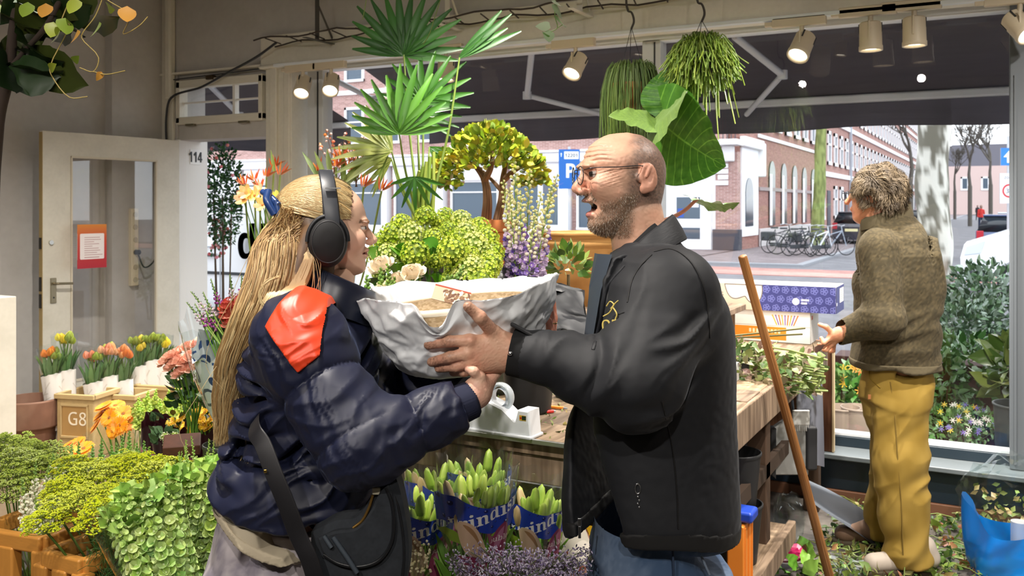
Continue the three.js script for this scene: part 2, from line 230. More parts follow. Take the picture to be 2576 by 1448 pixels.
{ const brass = mat(0x9a9078, 0.35, { metalness: 0.85 });
  const hp = mesh('lock_plate', slab(0.02, 0.028, 0.91, 1.09, LL - 0.10, LL - 0.055, 0.003), brass, door);
  mesh('lever', sweep([V(0.028, 1.05, LL - 0.078), V(0.06, 1.05, LL - 0.08), V(0.065, 1.05, LL - 0.10), V(0.065, 1.045, LL - 0.2)], 0.009, 8), brass, hp);
  mesh('keyhole', cyl(0.006, 0.006, 0.003, 0, 0, 0, 8).rotateZ(-Math.PI / 2).translate(0.028, 0.95, LL - 0.078), M_dark, hp);
  mesh('lock_cylinder', cyl(0.016, 0.016, 0.012, 0, 0, 0, 14).rotateZ(-Math.PI / 2).translate(0.02, 1.345, LL - 0.06), mat(0xc9c9c4, 0.3, { metalness: 0.9 }), door);
  mesh('latch_plate', join([slab(-0.014, 0.014, 1.0, 1.1, LL, LL + 0.008), slab(-0.014, 0.014, 0.88, 0.98, LL, LL + 0.008), slab(-0.014, 0.014, 1.3, 1.38, LL, LL + 0.008)]), mat(0x3a3631, 0.5, { metalness: 0.6 }), door); }
const posterT = canvasTex(256, 384, (x, w, h) => {
  const g = x.createLinearGradient(0, 0, 0, h); g.addColorStop(0, '#d9861f'); g.addColorStop(0.35, '#c8461f'); g.addColorStop(1, '#b3122a'); x.fillStyle = g; x.fillRect(0, 0, w, h);
  x.fillStyle = '#f3e9e6'; x.beginPath(); x.roundRect(22, 80, 212, 225, 10); x.fill(); x.fillStyle = '#b98d8d';
  const R = rng(5); for (let i = 0; i < 9; i++) { const l = 60 + R() * 110; x.fillRect(60, 112 + i * 19, l, 5); } x.fillRect(60, 285, 130, 7);
});
solo('door_poster', new THREE.BoxGeometry(0.003, 0.32, 0.235).translate(0, 0, 0), mat(0xffffff, 0.35, { map: posterT }), 'orange to red poster with a white notice taped to the door glass', 'poster').position.set(-5.862, 1.33, -4.475);
scene.children.at(-1).rotation.y = -0.055;
// socket strip and its cable on the wall behind the door
const sk = thing('socket_strip', 'cream multi socket strip with black plug on wall behind the glass door', 'socket strip', PX(335, 640, LW + 0.02), Math.PI / 2);
mesh('strip', box(0.07, 0.62, 0.05, 0, 0.06, 0, 0.008), mat(0xd9cdb0, 0.5), sk);
for (const y of [-0.2, -0.1, 0.02, 0.12, 0.22, 0.32]) mesh('socket', cyl(0.021, 0.021, 0.006, 0, 0, 0, 14).rotateX(Math.PI / 2).translate(0, y, 0.024), mat(0xb7ab90, 0.5), sk);
const plug = mesh('plug', sweep([V(0, 0.02, 0.025), V(0, 0.02, 0.07)], 0.02, 10), mat(0x15161a, 0.5), sk);
mesh('cable', sweep(curve([V(0, 0.0, 0.06), V(0.04, -0.1, 0.08), V(0.15, -0.06, 0.06), V(0.25, 0.2, 0.04), V(0.3, 0.65, 0.03), V(0.3, 1.15, 0.02)], 30), 0.006, 6), mat(0x15161a, 0.5), plug);
// loose cable along the front wall over the door
solo('power_cable', sweep(curve([V(-6.04, 2.05, FW + 0.045), V(-6.03, 2.35, FW + 0.06), V(-5.97, 2.5, FW + 0.07), V(-5.6, 2.575, FW + 0.08), V(-5.35, 2.66, FW + 0.08), V(-5.0, 2.76, FW + 0.11), V(-4.78, 2.85, FW + 0.13)], 50), 0.0095, 6), mat(0x2a2b2e, 0.5), 'dark cable sagging across the wall above the transom window', 'cable');
// wire ladder trellis on wall brackets
{ const g = thing('wire_trellis', 'rusty wire ladder trellis lying on brackets above the window', 'trellis', [0, 2.84, 0]);
  const R = rng(8), rust = mat(0x3a3028, 0.8), zs = [FW + 0.1, FW + 0.33];
  for (const z of zs) { const pts = []; for (let i = 0; i <= 40; i++) pts.push(V(-4.82 + i * 0.085, 0.012 * Math.sin(i * 0.9 + z * 5) + (R() - 0.5) * 0.01 + i * 0.0006, z + (R() - 0.5) * 0.012)); mesh('wire', sweep(pts, 0.0065, 5), rust, g); }
  for (let i = 0; i < 17; i++) { const x = -4.75 + i * 0.2 + (R() - 0.5) * 0.03; mesh('rung', sweep([V(x, 0.004, zs[0]), V(x + 0.06, 0.004, zs[1])], 0.005, 5), rust, g); }
  const steel = mat(0x5c5a55, 0.5, { metalness: 0.6 }), pale = mat(0xd6d2c6, 0.6);
  [[803, 60, 1], [1130, 20, 0], [1462, 5, 0]].forEach(([px, py, d]) => { const p = PW(px, py, -FW - 0.2), b = thing('shelf_bracket', d ? 'dark steel wall bracket holding the trellis above the left spotlights' : px < 1300 ? 'pale painted wall bracket holding the trellis above the palm' : 'pale painted wall bracket holding the trellis over the variegated vine', 'bracket', [p.x, 2.83, 0]);
    mesh('upright', join([slab(-0.018, 0.018, -0.02, 0.3, FW + 0.22, FW + 0.225), slab(-0.018, 0.018, -0.02, -0.015, FW, FW + 0.36)]), d ? steel : pale, b); mesh('brace', sweep([V(-0.01, 0, FW + 0.02), V(0, 0.25, FW + 0.22)], 0.008, 5), d ? steel : pale, b); }); }
// ---------------------------------------------------------------- lamps
const M_lamp = mat(0xcdbfa6, 0.45), M_glow = mat(0xffffff, 0.4, { emissive: C(0xfff4e0), emissiveIntensity: 4 });
const housing = lathe([[0.0, 0.075], [0.05, 0.075], [0.056, 0.068], [0.058, -0.05], [0.061, -0.052], [0.061, -0.075], [0.052, -0.075], [0.05, -0.062], [0.05, -0.058]], 24), disc = new THREE.CircleGeometry(0.05, 24).rotateX(Math.PI / 2).translate(0, -0.06, 0);
const SLOTS = [slab(-0.004, 0.004, 0.02, 0.07, 0.056, 0.0595), slab(0.054, 0.0595, 0.02, 0.07, -0.004, 0.004), slab(-0.0595, -0.054, 0.02, 0.07, -0.004, 0.004)];
function spotlight(p, aim, power, label, group, angle = 0.75, rail = true) {
  const t = thing('track_spotlight', label, 'spotlight', p, 0, group), dir = aim.clone().normalize(), up = dir.clone().negate();
  if (rail) { mesh('adapter', join([slab(-0.16, 0.13, 0.11, 0.165, -0.02, 0.02, 0.006), slab(-0.2, -0.15, 0.12, 0.145, -0.015, 0.015, 0.004)]), M_lamp, t); }
  mesh('bracket', join([sweep([V(0, 0.12, 0), V(0, 0.09, 0), V(-0.005, 0.05, 0)], 0.013, 8), slab(-0.004, 0.004, -0.02, 0.075, 0.055, 0.062), slab(-0.004, 0.004, -0.02, 0.075, -0.062, -0.055)]), M_lamp, t);
  const h = place(mesh('lamp_head', housing, M_lamp, t), V(0, 0, 0), up); mesh('diffuser', disc, M_glow, h);
  for (const s of SLOTS) mesh('slot', s, M_dark, h);
  const L = new THREE.SpotLight(WARM, power, 0, angle, 0.7, 2); L.position.copy(dir.clone().multiplyScalar(0.085)); L.target.position.copy(dir.clone().multiplyScalar(2)); L.castShadow = true; L.shadow.radius = 2.2; t.add(L, L.target); return t;
}
struct('trim_6', slab(-4.75, 0.4, 2.655, 2.678, -5.16, -5.20, 0.003), mat(0xd9dde0, 0.4));   // lamp track
const wl = (px, py) => PW(px, py, 5.18);
[[762, 218, V(0.35, -1, 0.75), 'left of the pair of tilted spotlights beside the door post'], [833, 212, V(0.45, -1, 0.8), 'right of the pair of tilted spotlights beside the door post'], [1122, 175, V(0.05, -1, 0.15), 'spotlight half hidden behind the palm leaves'],
 [1448, 165, V(-0.15, -1, 0.8), 'single spotlight tilted towards the room above the parking sign'], [2017, 116, V(-0.25, -1, 0.75), 'spotlight tilted left beside the right hanging plant'], [2190, 92, V(0.02, -1, 0.02), 'left of two spotlights pointing straight down near the right end'],
 [2300, 80, V(0.02, -1, 0.02), 'right of two spotlights pointing straight down near the right end'], [2566, 66, V(0.5, -0.7, 0.5), 'spotlight cut off by the right picture edge']]
  .forEach(([px, py, a, l]) => spotlight(wl(px, py), a, 14, 'cream track ' + l, 'window track spotlights'));
// unseen ceiling lamps, out of view, placed to light the flowers, workbench and people
[[-4.2, -3.4, V(-0.15, -1, -0.1), 12], [-3.2, -2.2, V(-0.1, -1, -0.1), 13], [-1.9, -3.6, V(0, -1, -0.1), 13], [-1.4, -1.2, V(-0.1, -1, -0.1), 11], [-0.6, -4.2, V(0.1, -1, 0), 18], [0.1, -2.6, V(0, -1, -0.2), 16], [-5.0, -2.2, V(-0.3, -1, -0.2), 5], [-2.9, -4.3, V(0, -1, 0), 14], [0.9, -3.6, V(-0.2, -1, -0.4), 16],
 [0.6, 0.9, V(-0.55, -0.6, -1), 7], [-0.8, 1.3, V(-0.3, -0.6, -1), 8], [-2.2, 1.2, V(-0.15, -0.6, -1), 7], [1.4, -0.6, V(-0.5, -0.6, -1), 6], [-3.6, 0.6, V(-0.3, -0.55, -1), 5]]  // out of view on the camera side, placed to light people and pot paper
  .forEach(([x, z, a, p]) => { spotlight(V(x, 3.22, z), a, p * 1.6, 'unseen cream ceiling spotlight, out of view, lighting the shop', 'unseen ceiling spotlights', p < 9 ? 0.6 : 0.95); });
// ---------------------------------------------------------------- the street outside
const GY = -0.1;
const noiseT = (a, b, c, amp, k, f = 8) => dataTex(256, 256, (u, v) => { const n = fbm(u * f, v * f, k, 4) * amp + fbm(u * f * 9, v * f * 9, k, 2) * amp * 0.8; return [a + n, b + n, c + n]; });
const paverT = canvasTex(512, 512, (x, w, h) => { const R = rng(3); x.fillStyle = '#6d6268'; x.fillRect(0, 0, w, h); for (let j = 0; j < 16; j++) for (let i = -1; i < 8; i++) { const l = R() * 26 - 13; x.fillStyle = `rgb(${122 + l},${112 + l},${114 + l})`; x.fillRect(i * 64 + (j % 2) * 32 + 1, j * 32 + 1, 62, 30); } });
struct('street_ground', boxUV(slab(-140, 90, GY - 0.3, GY - 0.06, FO, -260), 0.2), mat(0xffffff, 0.9, { map: noiseT(0.43, 0.43, 0.45, 0.1, 4) }));
struct('pavement_near', boxUV(slab(-60, 60, GY - 0.2, GY, FO, -8.2, 0), 0.5), mat(0xb79a98, 0.85, { map: paverT }));
struct('pavement_far', boxUV(join([slab(-140, -8.8, GY - 0.2, GY, -27.5, -36), slab(-9, -5.2, GY - 0.2, GY, -27.5, -200), slab(5.5, 60, GY - 0.2, GY, -26.5, -200)]), 0.35), mat(0xffffff, 0.85, { map: paverT }));
struct('kerb_far', join([slab(-140, -5.2, GY - 0.1, GY + 0.012, -27.2, -27.6), slab(-5.2, -4.95, GY - 0.1, GY + 0.012, -27.2, -200)]), mat(0x8d9096, 0.8));
struct('cycle_lane', boxUV(slab(-140, 60, GY - 0.2, GY - 0.045, -23.6, -26.2), 0.4), mat(0xc58f86, 0.85, { map: noiseT(0.85, 0.85, 0.85, 0.2, 9) }));
// awnings over the pavement
const M_cloth = pmat(0x68646b, 0.8, { transmission: 0.12, thickness: 0, map: noiseT(0.8, 0.8, 0.82, 0.1, 12, 3) }), M_arm = mat(0xdfe2e6, 0.4);
function awning(name, x0, x1, label, arms) {
  const t = thing(name, label, 'awning', [0, 0, 0], 0);
  const wall = [2.86, -5.72], front = [2.43, -7.02];
  mesh('fabric', join([loft([[V(x0, wall[0], wall[1]), V(x1, wall[0], wall[1])], [V(x0, 2.655, -6.35), V(x1, 2.655, -6.35)], [V(x0, front[0], front[1]), V(x1, front[0], front[1])]], false), loft([[V(x0, wall[0] + 0.01, wall[1]), V(x1, wall[0] + 0.01, wall[1])], [V(x0, front[0] + 0.01, front[1]), V(x1, front[0] + 0.01, front[1])]], false)]), M_cloth, t);
  mesh('front_bar', slab(x0, x1, 2.37, 2.43, -6.98, -7.04, 0.015), M_arm, t);
  const row = (y, k) => { const r = []; for (let i = 0; i <= 60; i++) r.push(V(lerp(x0, x1, i / 60), y + (k ? 0.012 * Math.sin(i * 0.5) : 0), -7.045 - k * 0.01 * Math.sin(i * 1.1))); return r; };
  mesh('valance', loft([row(2.42, 0), row(2.3, 1), row(2.19, 1)], false), M_cloth, t);
  mesh('cassette', slab(x0, x1, 2.83, 2.95, -5.67, -5.8, 0.02), mat(0xa9b6c6, 0.4), t);
  for (const [a, b, c] of arms) { mesh('folding_arm', sweep([a, b], 0.024, 8), M_arm, t); mesh('folding_arm', sweep([b, c], 0.02, 8), M_arm, t); mesh('elbow', sweep([b.clone().add(V(0, 0.03, 0)), b.clone().add(V(0, -0.03, 0))], 0.035, 10), M_arm, t); }
  return t;
}
awning('awning', -4.6, 3.5, 'wide charcoal fabric awning with white folding arms over the shop window', [[PW(1338, 128, 5.75), PW(1326, 240, 6.35), PW(1522, 290, 6.95)], [PW(1848, 92, 5.75), PW(1968, 188, 6.35), PW(1878, 288, 6.95)], [PW(848, 204, 5.8), PW(940, 250, 6.3), PW(1000, 285, 6.8)]]);
awning('awning', -10.5, -5.5, 'narrow charcoal fabric awning over the shop door', [[PW(521, 208, 5.8), PW(603, 290, 6.4), PW(690, 330, 6.95)]]);
// shop front outside, left of the door and above
struct('wall_outside', boxUV(join([slab(-12, -6.05, GY, 4.6, FO, FO - 0.05), slab(-12, 6, 2.95, 5.2, FO, FO - 0.04)])), M_white2);
// brick houses
const brickT = canvasTex(512, 512, (x, w, h) => { const R = rng(11); x.fillStyle = '#c4b3ae'; x.fillRect(0, 0, w, h); for (let j = 0; j < 32; j++) for (let i = -1; i < 8; i++) { const l = R() * 30 - 15; x.fillStyle = `rgb(${166 + l},${128 + l},${122 + l})`; x.fillRect(i * 64 + (j % 2) * 32 + 2, j * 16 + 2, 60, 13); } });
const M_brick = mat(0xffffff, 0.9, { map: brickT }), M_brick2 = mat(0xe3cfc9, 0.9, { map: brickT }), M_stone = mat(0xe6e6e8, 0.7), M_pane = mat(0x4a5968, 0.12, { metalness: 0.2 }), M_plinth = mat(0x3a3c48, 0.6), M_shop = mat(0xf0f2f6, 0.6);
function windowPart(parent, x0, x1, y0, y1, z, fr, o = {}) {      // on a wall facing +z
  const w = mesh('window', join([slab(x0, x0 + fr, y0, y1, z, z + 0.09), slab(x1 - fr, x1, y0, y1, z, z + 0.09), slab(x0, x1, y0, y0 + fr, z, z + 0.12), slab(x0, x1, y1 - fr, y1, z, z + 0.09), ...(o.bar ? [slab(x0, x1, lerp(y0, y1, o.bar) - fr * 0.3, lerp(y0, y1, o.bar) + fr * 0.3, z, z + 0.08)] : [])]), M_stone, parent);
  mesh('pane', slab(x0 + fr, x1 - fr, y0 + fr, y1 - fr, z + 0.01, z + 0.02), M_pane, w); return w;
}
// terrace across the road: white shop fronts, brick above; faces the shop
{ const t = thing('terrace_house', 'long brick terrace with white shop fronts across the road', 'building', [-8.8, GY, -35]);
  mesh('wall', boxUV(slab(-46, -0.45, 3.75, 11, 0, -8), 0.5), M_brick, t); mesh('wall_lower', boxUV(join([slab(-46, -0.45, 0, 3.75, -0.35, -8), slab(-3.9, -3.2, 0, 3.8, 0.02, -0.4), slab(-0.85, 0, 0, 3.8, 0.02, -0.4)]), 0.5), M_brick, t);
  mesh('cornice', join([slab(-46, -4.0, 3.55, 3.95, 0.18, -0.3, 0.04), slab(-46, -4, 3.95, 4.05, 0.28, -0.3, 0.03), slab(-46, 0, 7.0, 7.2, 0.1, -0.2)]), M_shop, t);
  const R = rng(21);
  for (let i = 0; i < 13; i++) { const x = -4.0 - i * 3.1; mesh('pilaster', slab(x - 0.32, x, 0, 3.7, 0.06, -0.4, 0.03), M_shop, t); mesh('stall_riser', slab(x - 2.8, x - 0.3, 0, 0.7, -0.05, -0.4), i % 3 ? M_shop : M_plinth, t); mesh('fascia', slab(x - 2.8, x - 0.3, 2.85, 3.6, -0.02, -0.4), M_shop, t);
    if (i % 2) { const d = mesh('shop_door', slab(x - 1.4, x - 0.4, 0, 2.85, -0.1, -0.36), M_shop, t); mesh('pane', slab(x - 1.25, x - 0.55, 0.9, 2.7, -0.09, -0.1), M_pane, d); windowPart(t, x - 2.8, x - 1.4, 0.7, 2.85, -0.2, 0.1); } else windowPart(t, x - 2.8, x - 0.32, 0.7, 2.85, -0.2, 0.1, { bar: 0.75 }); }
  for (let i = 0; i < 20; i++) { const x = -3.0 - i * 2.1; windowPart(t, x - 1.15, x, 4.6, 6.4, 0.0, 0.12, { bar: 0.6 }); windowPart(t, x - 1.15, x, 7.6, 9.4, 0.0, 0.12, { bar: 0.6 }); }
  // corner entrance bay
  const bay = mesh('entrance_bay', slab(-3.2, -0.85, 0, 3.7, -0.15, -0.5), M_shop, t); mesh('medallion', new THREE.TorusGeometry(0.22, 0.03, 6, 24).translate(-1.9, 3.05, -0.14), mat(0xcfd3da, 0.6), bay);
  const d = mesh('entrance_door', slab(-2.9, -1.05, 0, 2.2, -0.1, -0.3, 0.01), mat(0xf3f5fa, 0.5), t); mesh('pane', slab(-2.45, -1.5, 1.2, 2.05, -0.09, -0.1), M_pane, d); mesh('pane', slab(-2.45, -1.5, 0.4, 0.85, -0.09, -0.1), M_pane, d);
  mesh('notice', join([slab(-2.4, -2.15, 1.25, 1.6, -0.085, -0.09)]), mat(0x2f57b0, 0.6), d); mesh('notice', slab(-1.85, -1.55, 1.65, 1.9, -0.085, -0.09), M_shop, d);
  mesh('plinth', slab(-3.9, -3.2, 0, 0.55, 0.1, -0.3, 0.02), M_plinth, t); mesh('plinth', slab(-0.95, 0.1, 0, 0.8, 0.12, -0.3, 0.02), M_plinth, t);
  for (const x of [-3.45, -0.55]) for (let k = 0; k < 5; k++) mesh('quoin', slab(x - (k % 2 ? 0.2 : 0.3), x + 0.2, 2.5 + k * 0.22, 2.68 + k * 0.22, 0.1, -0.1, 0.02), M_shop, t);
  mesh('balcony_slab', join([slab(-3.2, 0.2, 4.0, 4.22, 0.9, 0, 0.03), slab(-0.5, -0.1, 3.4, 4.0, 0.5, 0, 0.05)]), M_stone, t);
  const rl = mesh('balcony_railing', join([slab(-3.2, 0.2, 5.1, 5.16, 0.84, 0.8), ...Array.from({ length: 22 }, (_, i) => slab(-3.15 + i * 0.155, -3.12 + i * 0.155, 4.2, 5.12, 0.83, 0.81))]), mat(0x3c414b, 0.5), t); rl.userData.label = 'dark railing of the balcony';
}
// wing of the corner house along the side street: built facing +z, turned to face +x
{ const t = thing('corner_house', 'pink brick corner house with tall arched windows along the side street', 'building', [-8.8, GY, -35], Math.PI / 2);
  const W = 17.5; mesh('wall', boxUV(slab(0.35, W, 0, 12, -0.02, -0.42), 0.5), M_brick2, t);
  // display window bay
  const dw = mesh('display_bay', slab(0.5, 3.2, 0.5, 4.0, 0.06, -0.1, 0.02), M_shop, t); const s = new THREE.Shape(); s.moveTo(0.95, 0.9); s.lineTo(2.2, 0.9); s.lineTo(2.2, 2.2); s.absarc(1.575, 2.2, 0.625, 0, Math.PI); s.lineTo(0.95, 0.9);
  mesh('pane', new THREE.ExtrudeGeometry(s, { depth: 0.03, bevelEnabled: false, curveSegments: 10 }).translate(0, 0, 0.06), mat(0x33404c, 0.15), dw); mesh('bay_cornice', slab(0.3, 3.5, 4.0, 4.4, 0.25, 0, 0.04), M_stone, t); mesh('console', slab(3.2, 3.6, 2.9, 4.3, 0.3, 0, 0.06), M_stone, t);
  mesh('plinth', slab(3.5, W, 0, 0.75, 0.08, 0, 0.02), mat(0xc9c5c6, 0.8), t); mesh('string_course', slab(3.5, W, 2.35, 2.5, 0.05, 0), mat(0x9b8f90, 0.8), t); mesh('string_course', slab(3.3, W, 4.55, 4.7, 0.05, 0), M_stone, t);
  for (let i = 0; i < 5; i++) { const x = 5.4 + i * 2.55, a = new THREE.Shape(); a.moveTo(x, 0.85); a.lineTo(x + 1.15, 0.85); a.lineTo(x + 1.15, 3.1); a.absarc(x + 0.575, 3.1, 0.575, 0, Math.PI); a.lineTo(x, 0.85);
    const w = mesh('arched_window', new THREE.ExtrudeGeometry(a, { depth: 0.04, bevelEnabled: false, curveSegments: 8 }), mat(0x2e3038, 0.2), t); mesh('window_reveal', slab(x, x + 0.42, 0.85, 3.1, 0.04, 0.07), M_stone, w); }
  for (let i = 0; i < 6; i++) for (let j = 0; j < 2; j++) windowPart(t, 4.4 + i * 2.2, 5.5 + i * 2.2, 5.0 + j * 3.1, 6.8 + j * 3.1, 0, 0.16, { bar: 0.6 });
}
{ const t = thing('row_house', 'long row of pale brick houses receding along the side street', 'building', [-8.8, GY, -52.6], Math.PI / 2);
  const W = 76; mesh('wall', boxUV(slab(0, W, 0, 14, 0, -8), 0.5), mat(0xf0e2dc, 0.9, { map: brickT }), t);
  for (const y of [3.4, 6.6, 9.8]) mesh('string_course', slab(0, W, y, y + 0.28, 0.12, 0), M_stone, t);
  for (let i = 0; i < 32; i++) for (let j = 0; j < 4; j++) { const x = 0.8 + i * 2.35; if (j === 0 && i % 3 === 1) { mesh('house_door', slab(x, x + 1.1, 0, 2.6, 0.05, -0.1), M_plinth, t); continue; } windowPart(t, x, x + 1.25, 0.9 + j * 3.2, 2.9 + j * 3.2, 0, 0.2, { bar: 0.6 }); }
  mesh('downpipe', join([slab(0.1, 0.3, 0, 13, 0.25, 0.05), slab(12, 12.2, 0, 13, 0.2, 0.05)]), mat(0xaeb6c2, 0.5), t);
}
{ const t = thing('far_house', 'distant pale house closing the end of the side street', 'building', [0.5, GY, -190]); mesh('wall', slab(-12, 12, 0, 9, 0, -6), mat(0xc9b2ad, 0.9), t); for (let i = 0; i < 6; i++) windowPart(t, -10 + i * 3.4, -8.6 + i * 3.4, 4.5, 7, 0, 0.3); mesh('roof', poly([[-12.5, 9], [12.5, 9], [8, 13], [-8, 13]], 6).translate(0, 0, -6), mat(0x6b6a74, 0.8), t); }
// vehicles
const M_tyre = mat(0x1c1d20, 0.8), M_hub = mat(0xb9bcc2, 0.4, { metalness: 0.5 }), M_vanw = pmat(0xf2f5fa, 0.3, { clearcoat: 0.6 }), M_trim = mat(0x33373d, 0.6), M_glassd = pmat(0x2a3138, 0.08);
const wheelG = lathe([[0.0, -0.1], [0.2, -0.1], [0.31, -0.11], [0.34, -0.08], [0.34, 0.08], [0.31, 0.11], [0.22, 0.1]], 24).rotateX(Math.PI / 2), hubG = lathe([[0, 0.1], [0.07, 0.11], [0.2, 0.095], [0.23, 0.105], [0.23, 0.08]], 24).rotateX(Math.PI / 2);
function van(label, pos, turn, letters) {            // front at -x, near side faces +z
  const t = thing('delivery_van', label, 'van', pos, turn);
  const prof = [[0.02, 0.35], [0.0, 0.75], [0.06, 0.98], [0.75, 1.22], [0.95, 1.3], [1.72, 1.92], [2.0, 1.99], [4.85, 1.99], [4.95, 1.9], [5.0, 0.9], [4.98, 0.35]];
  const arch = (cx) => { const r = []; for (let i = 0; i <= 10; i++) { const a = Math.PI * i / 10; r.push([cx + 0.42 * Math.cos(a), 0.35 + 0.36 * Math.sin(a)]); } return r; };
  const pts = [...prof]; pts.push(...arch(4.1), ...arch(0.92));
  mesh('body', poly(pts, 1.78, 0.05).translate(0, 0, -1.84), M_vanw, t);
  mesh('side_trim', join([slab(0.05, 0.5, 0.3, 0.52, 0.012, -1.85, 0.02), slab(1.4, 3.6, 0.28, 0.42, 0.015, -1.85, 0.02), slab(1.4, 4.9, 0.86, 0.9, 0.004, 0.0)]), M_trim, t);
  if (letters !== 0) mesh('side_window', poly([[1.08, 1.28], [1.75, 1.84], [2.15, 1.86], [2.15, 1.26]], 0.01).translate(0, 0, 0), M_glassd, t);
  mesh('windscreen', loft([[V(0.93, 1.33, -0.1), V(0.93, 1.33, -1.7)], [V(1.66, 1.92, -0.18), V(1.66, 1.92, -1.62)]], false).translate(-0.06, 0.02, 0), M_glassd, t);
  mesh('headlight', poly([[0.02, 0.82], [0.06, 0.98], [0.38, 1.1], [0.3, 0.86]], 0.02).translate(0, 0, -0.01), pmat(0xd8e4f0, 0.1), t);
  mesh('door_seam', join([slab(2.2, 2.215, 0.42, 1.85, 0.003, 0.012), slab(1.15, 1.165, 0.45, 1.25, 0.003, 0.012), slab(3.5, 3.515, 0.45, 1.85, 0.003, 0.012), slab(2.2, 4.8, 1.22, 1.235, 0.003, 0.012)]), mat(0xaab0b8, 0.5), t);
  mesh('mirror', slab(1.05, 1.2, 1.25, 1.5, 0.05, 0.2, 0.03), M_trim, t); mesh('door_handle', slab(2.3, 2.5, 1.1, 1.14, 0.0, 0.03), M_trim, t);
  for (const x of [0.92, 4.1]) for (const z of [-0.12, -1.68]) { const w = mesh('wheel', wheelG, M_tyre, t); w.position.set(x, 0.34, z); const h = mesh('hub_cap', hubG, M_hub, w); if (z < -1) h.rotation.y = Math.PI; }
  return t;
}
van('white delivery van with large dark letters parked outside the shop door', [-5.9, GY - 0.06, -9.0], 0, 0);
{ const v = scene.children.at(-1); v.scale.x = -1; v.position.x = -7.0; mesh('lettering', text('db', 0.44, 0.004).scale(-1, 1, 1).translate(1.5, 1.32, 0.052), mat(0x4a5462, 0.5), v); }
van('white van parked beyond the shrubs at the right edge', [-0.6, GY - 0.06, -20.0], 0, null);
function car(label, pos, turn, color, group) {     // front at -x
  const t = thing('parked_car', label, 'car', pos, turn, group), paint = pmat(color, 0.3, { clearcoat: 0.7 });
  mesh('body', poly([[0, 0.3], [0, 0.62], [0.1, 0.78], [1.1, 0.95], [1.35, 0.98], [4.1, 0.98], [4.25, 0.8], [4.25, 0.3]], 1.6, 0.06).translate(0, 0, -1.66), paint, t);
  mesh('cabin', loft([[V(1.0, 0.95, -0.02), V(4.2, 0.95, -0.02), V(4.2, 0.95, -1.64), V(1.0, 0.95, -1.64)], [V(1.75, 1.46, -0.22), V(3.9, 1.46, -0.22), V(3.9, 1.46, -1.44), V(1.75, 1.46, -1.44)]], true, true), M_glassd, t);
  mesh('roof', slab(1.7, 3.95, 1.44, 1.5, -0.2, -1.46, 0.03), paint, t);
  mesh('tail_light', slab(4.2, 4.33, 0.72, 1.0, -0.02, -0.22, 0.02), mat(0xb02030, 0.3), t); mesh('tail_light', slab(4.2, 4.33, 0.72, 1.0, -1.44, -1.64, 0.02), mat(0xb02030, 0.3), t); mesh('number_plate', slab(4.3, 4.325, 0.62, 0.74, -0.55, -1.1), mat(0xe9e2b0, 0.5), t);
  mesh('headlight', slab(-0.07, 0.1, 0.62, 0.76, -0.05, -0.3, 0.02), pmat(0xe8f0f8, 0.1), t); mesh('headlight', slab(-0.07, 0.1, 0.62, 0.76, -1.36, -1.61, 0.02), pmat(0xe8f0f8, 0.1), t);
  for (const x of [0.8, 3.4]) for (const z of [-0.08, -1.58]) { const w = mesh('wheel', wheelG, M_tyre, t); w.position.set(x, 0.31, z); w.scale.setScalar(0.92); const h = mesh('hub_cap', hubG, M_hub, w); if (z < -1) h.rotation.y = Math.PI; }
}
car('dark plum hatchback seen from behind beside the bicycles', [-6.6, GY - 0.06, -47.5], -Math.PI / 2, 0x2b2838);
car('blue car with red tail lights parked behind the right van', [-0.6, GY - 0.06, -36], -Math.PI / 2, 0x31456e);
car('pale silver car parked behind the blue car', [-0.2, GY - 0.06, -46], -Math.PI / 2, 0xb9c4d4);
car('dark grey car, nearest of the row parked left in the far street', [-3.9, GY - 0.06, -60], Math.PI / 2, 0x39414e);
car('red car in the row parked left in the far street', [-3.9, GY - 0.06, -70], Math.PI / 2, 0x7a3340);
car('light blue car, last of the row parked left in the far street', [-3.9, GY - 0.06, -82], Math.PI / 2, 0x9db4d4);
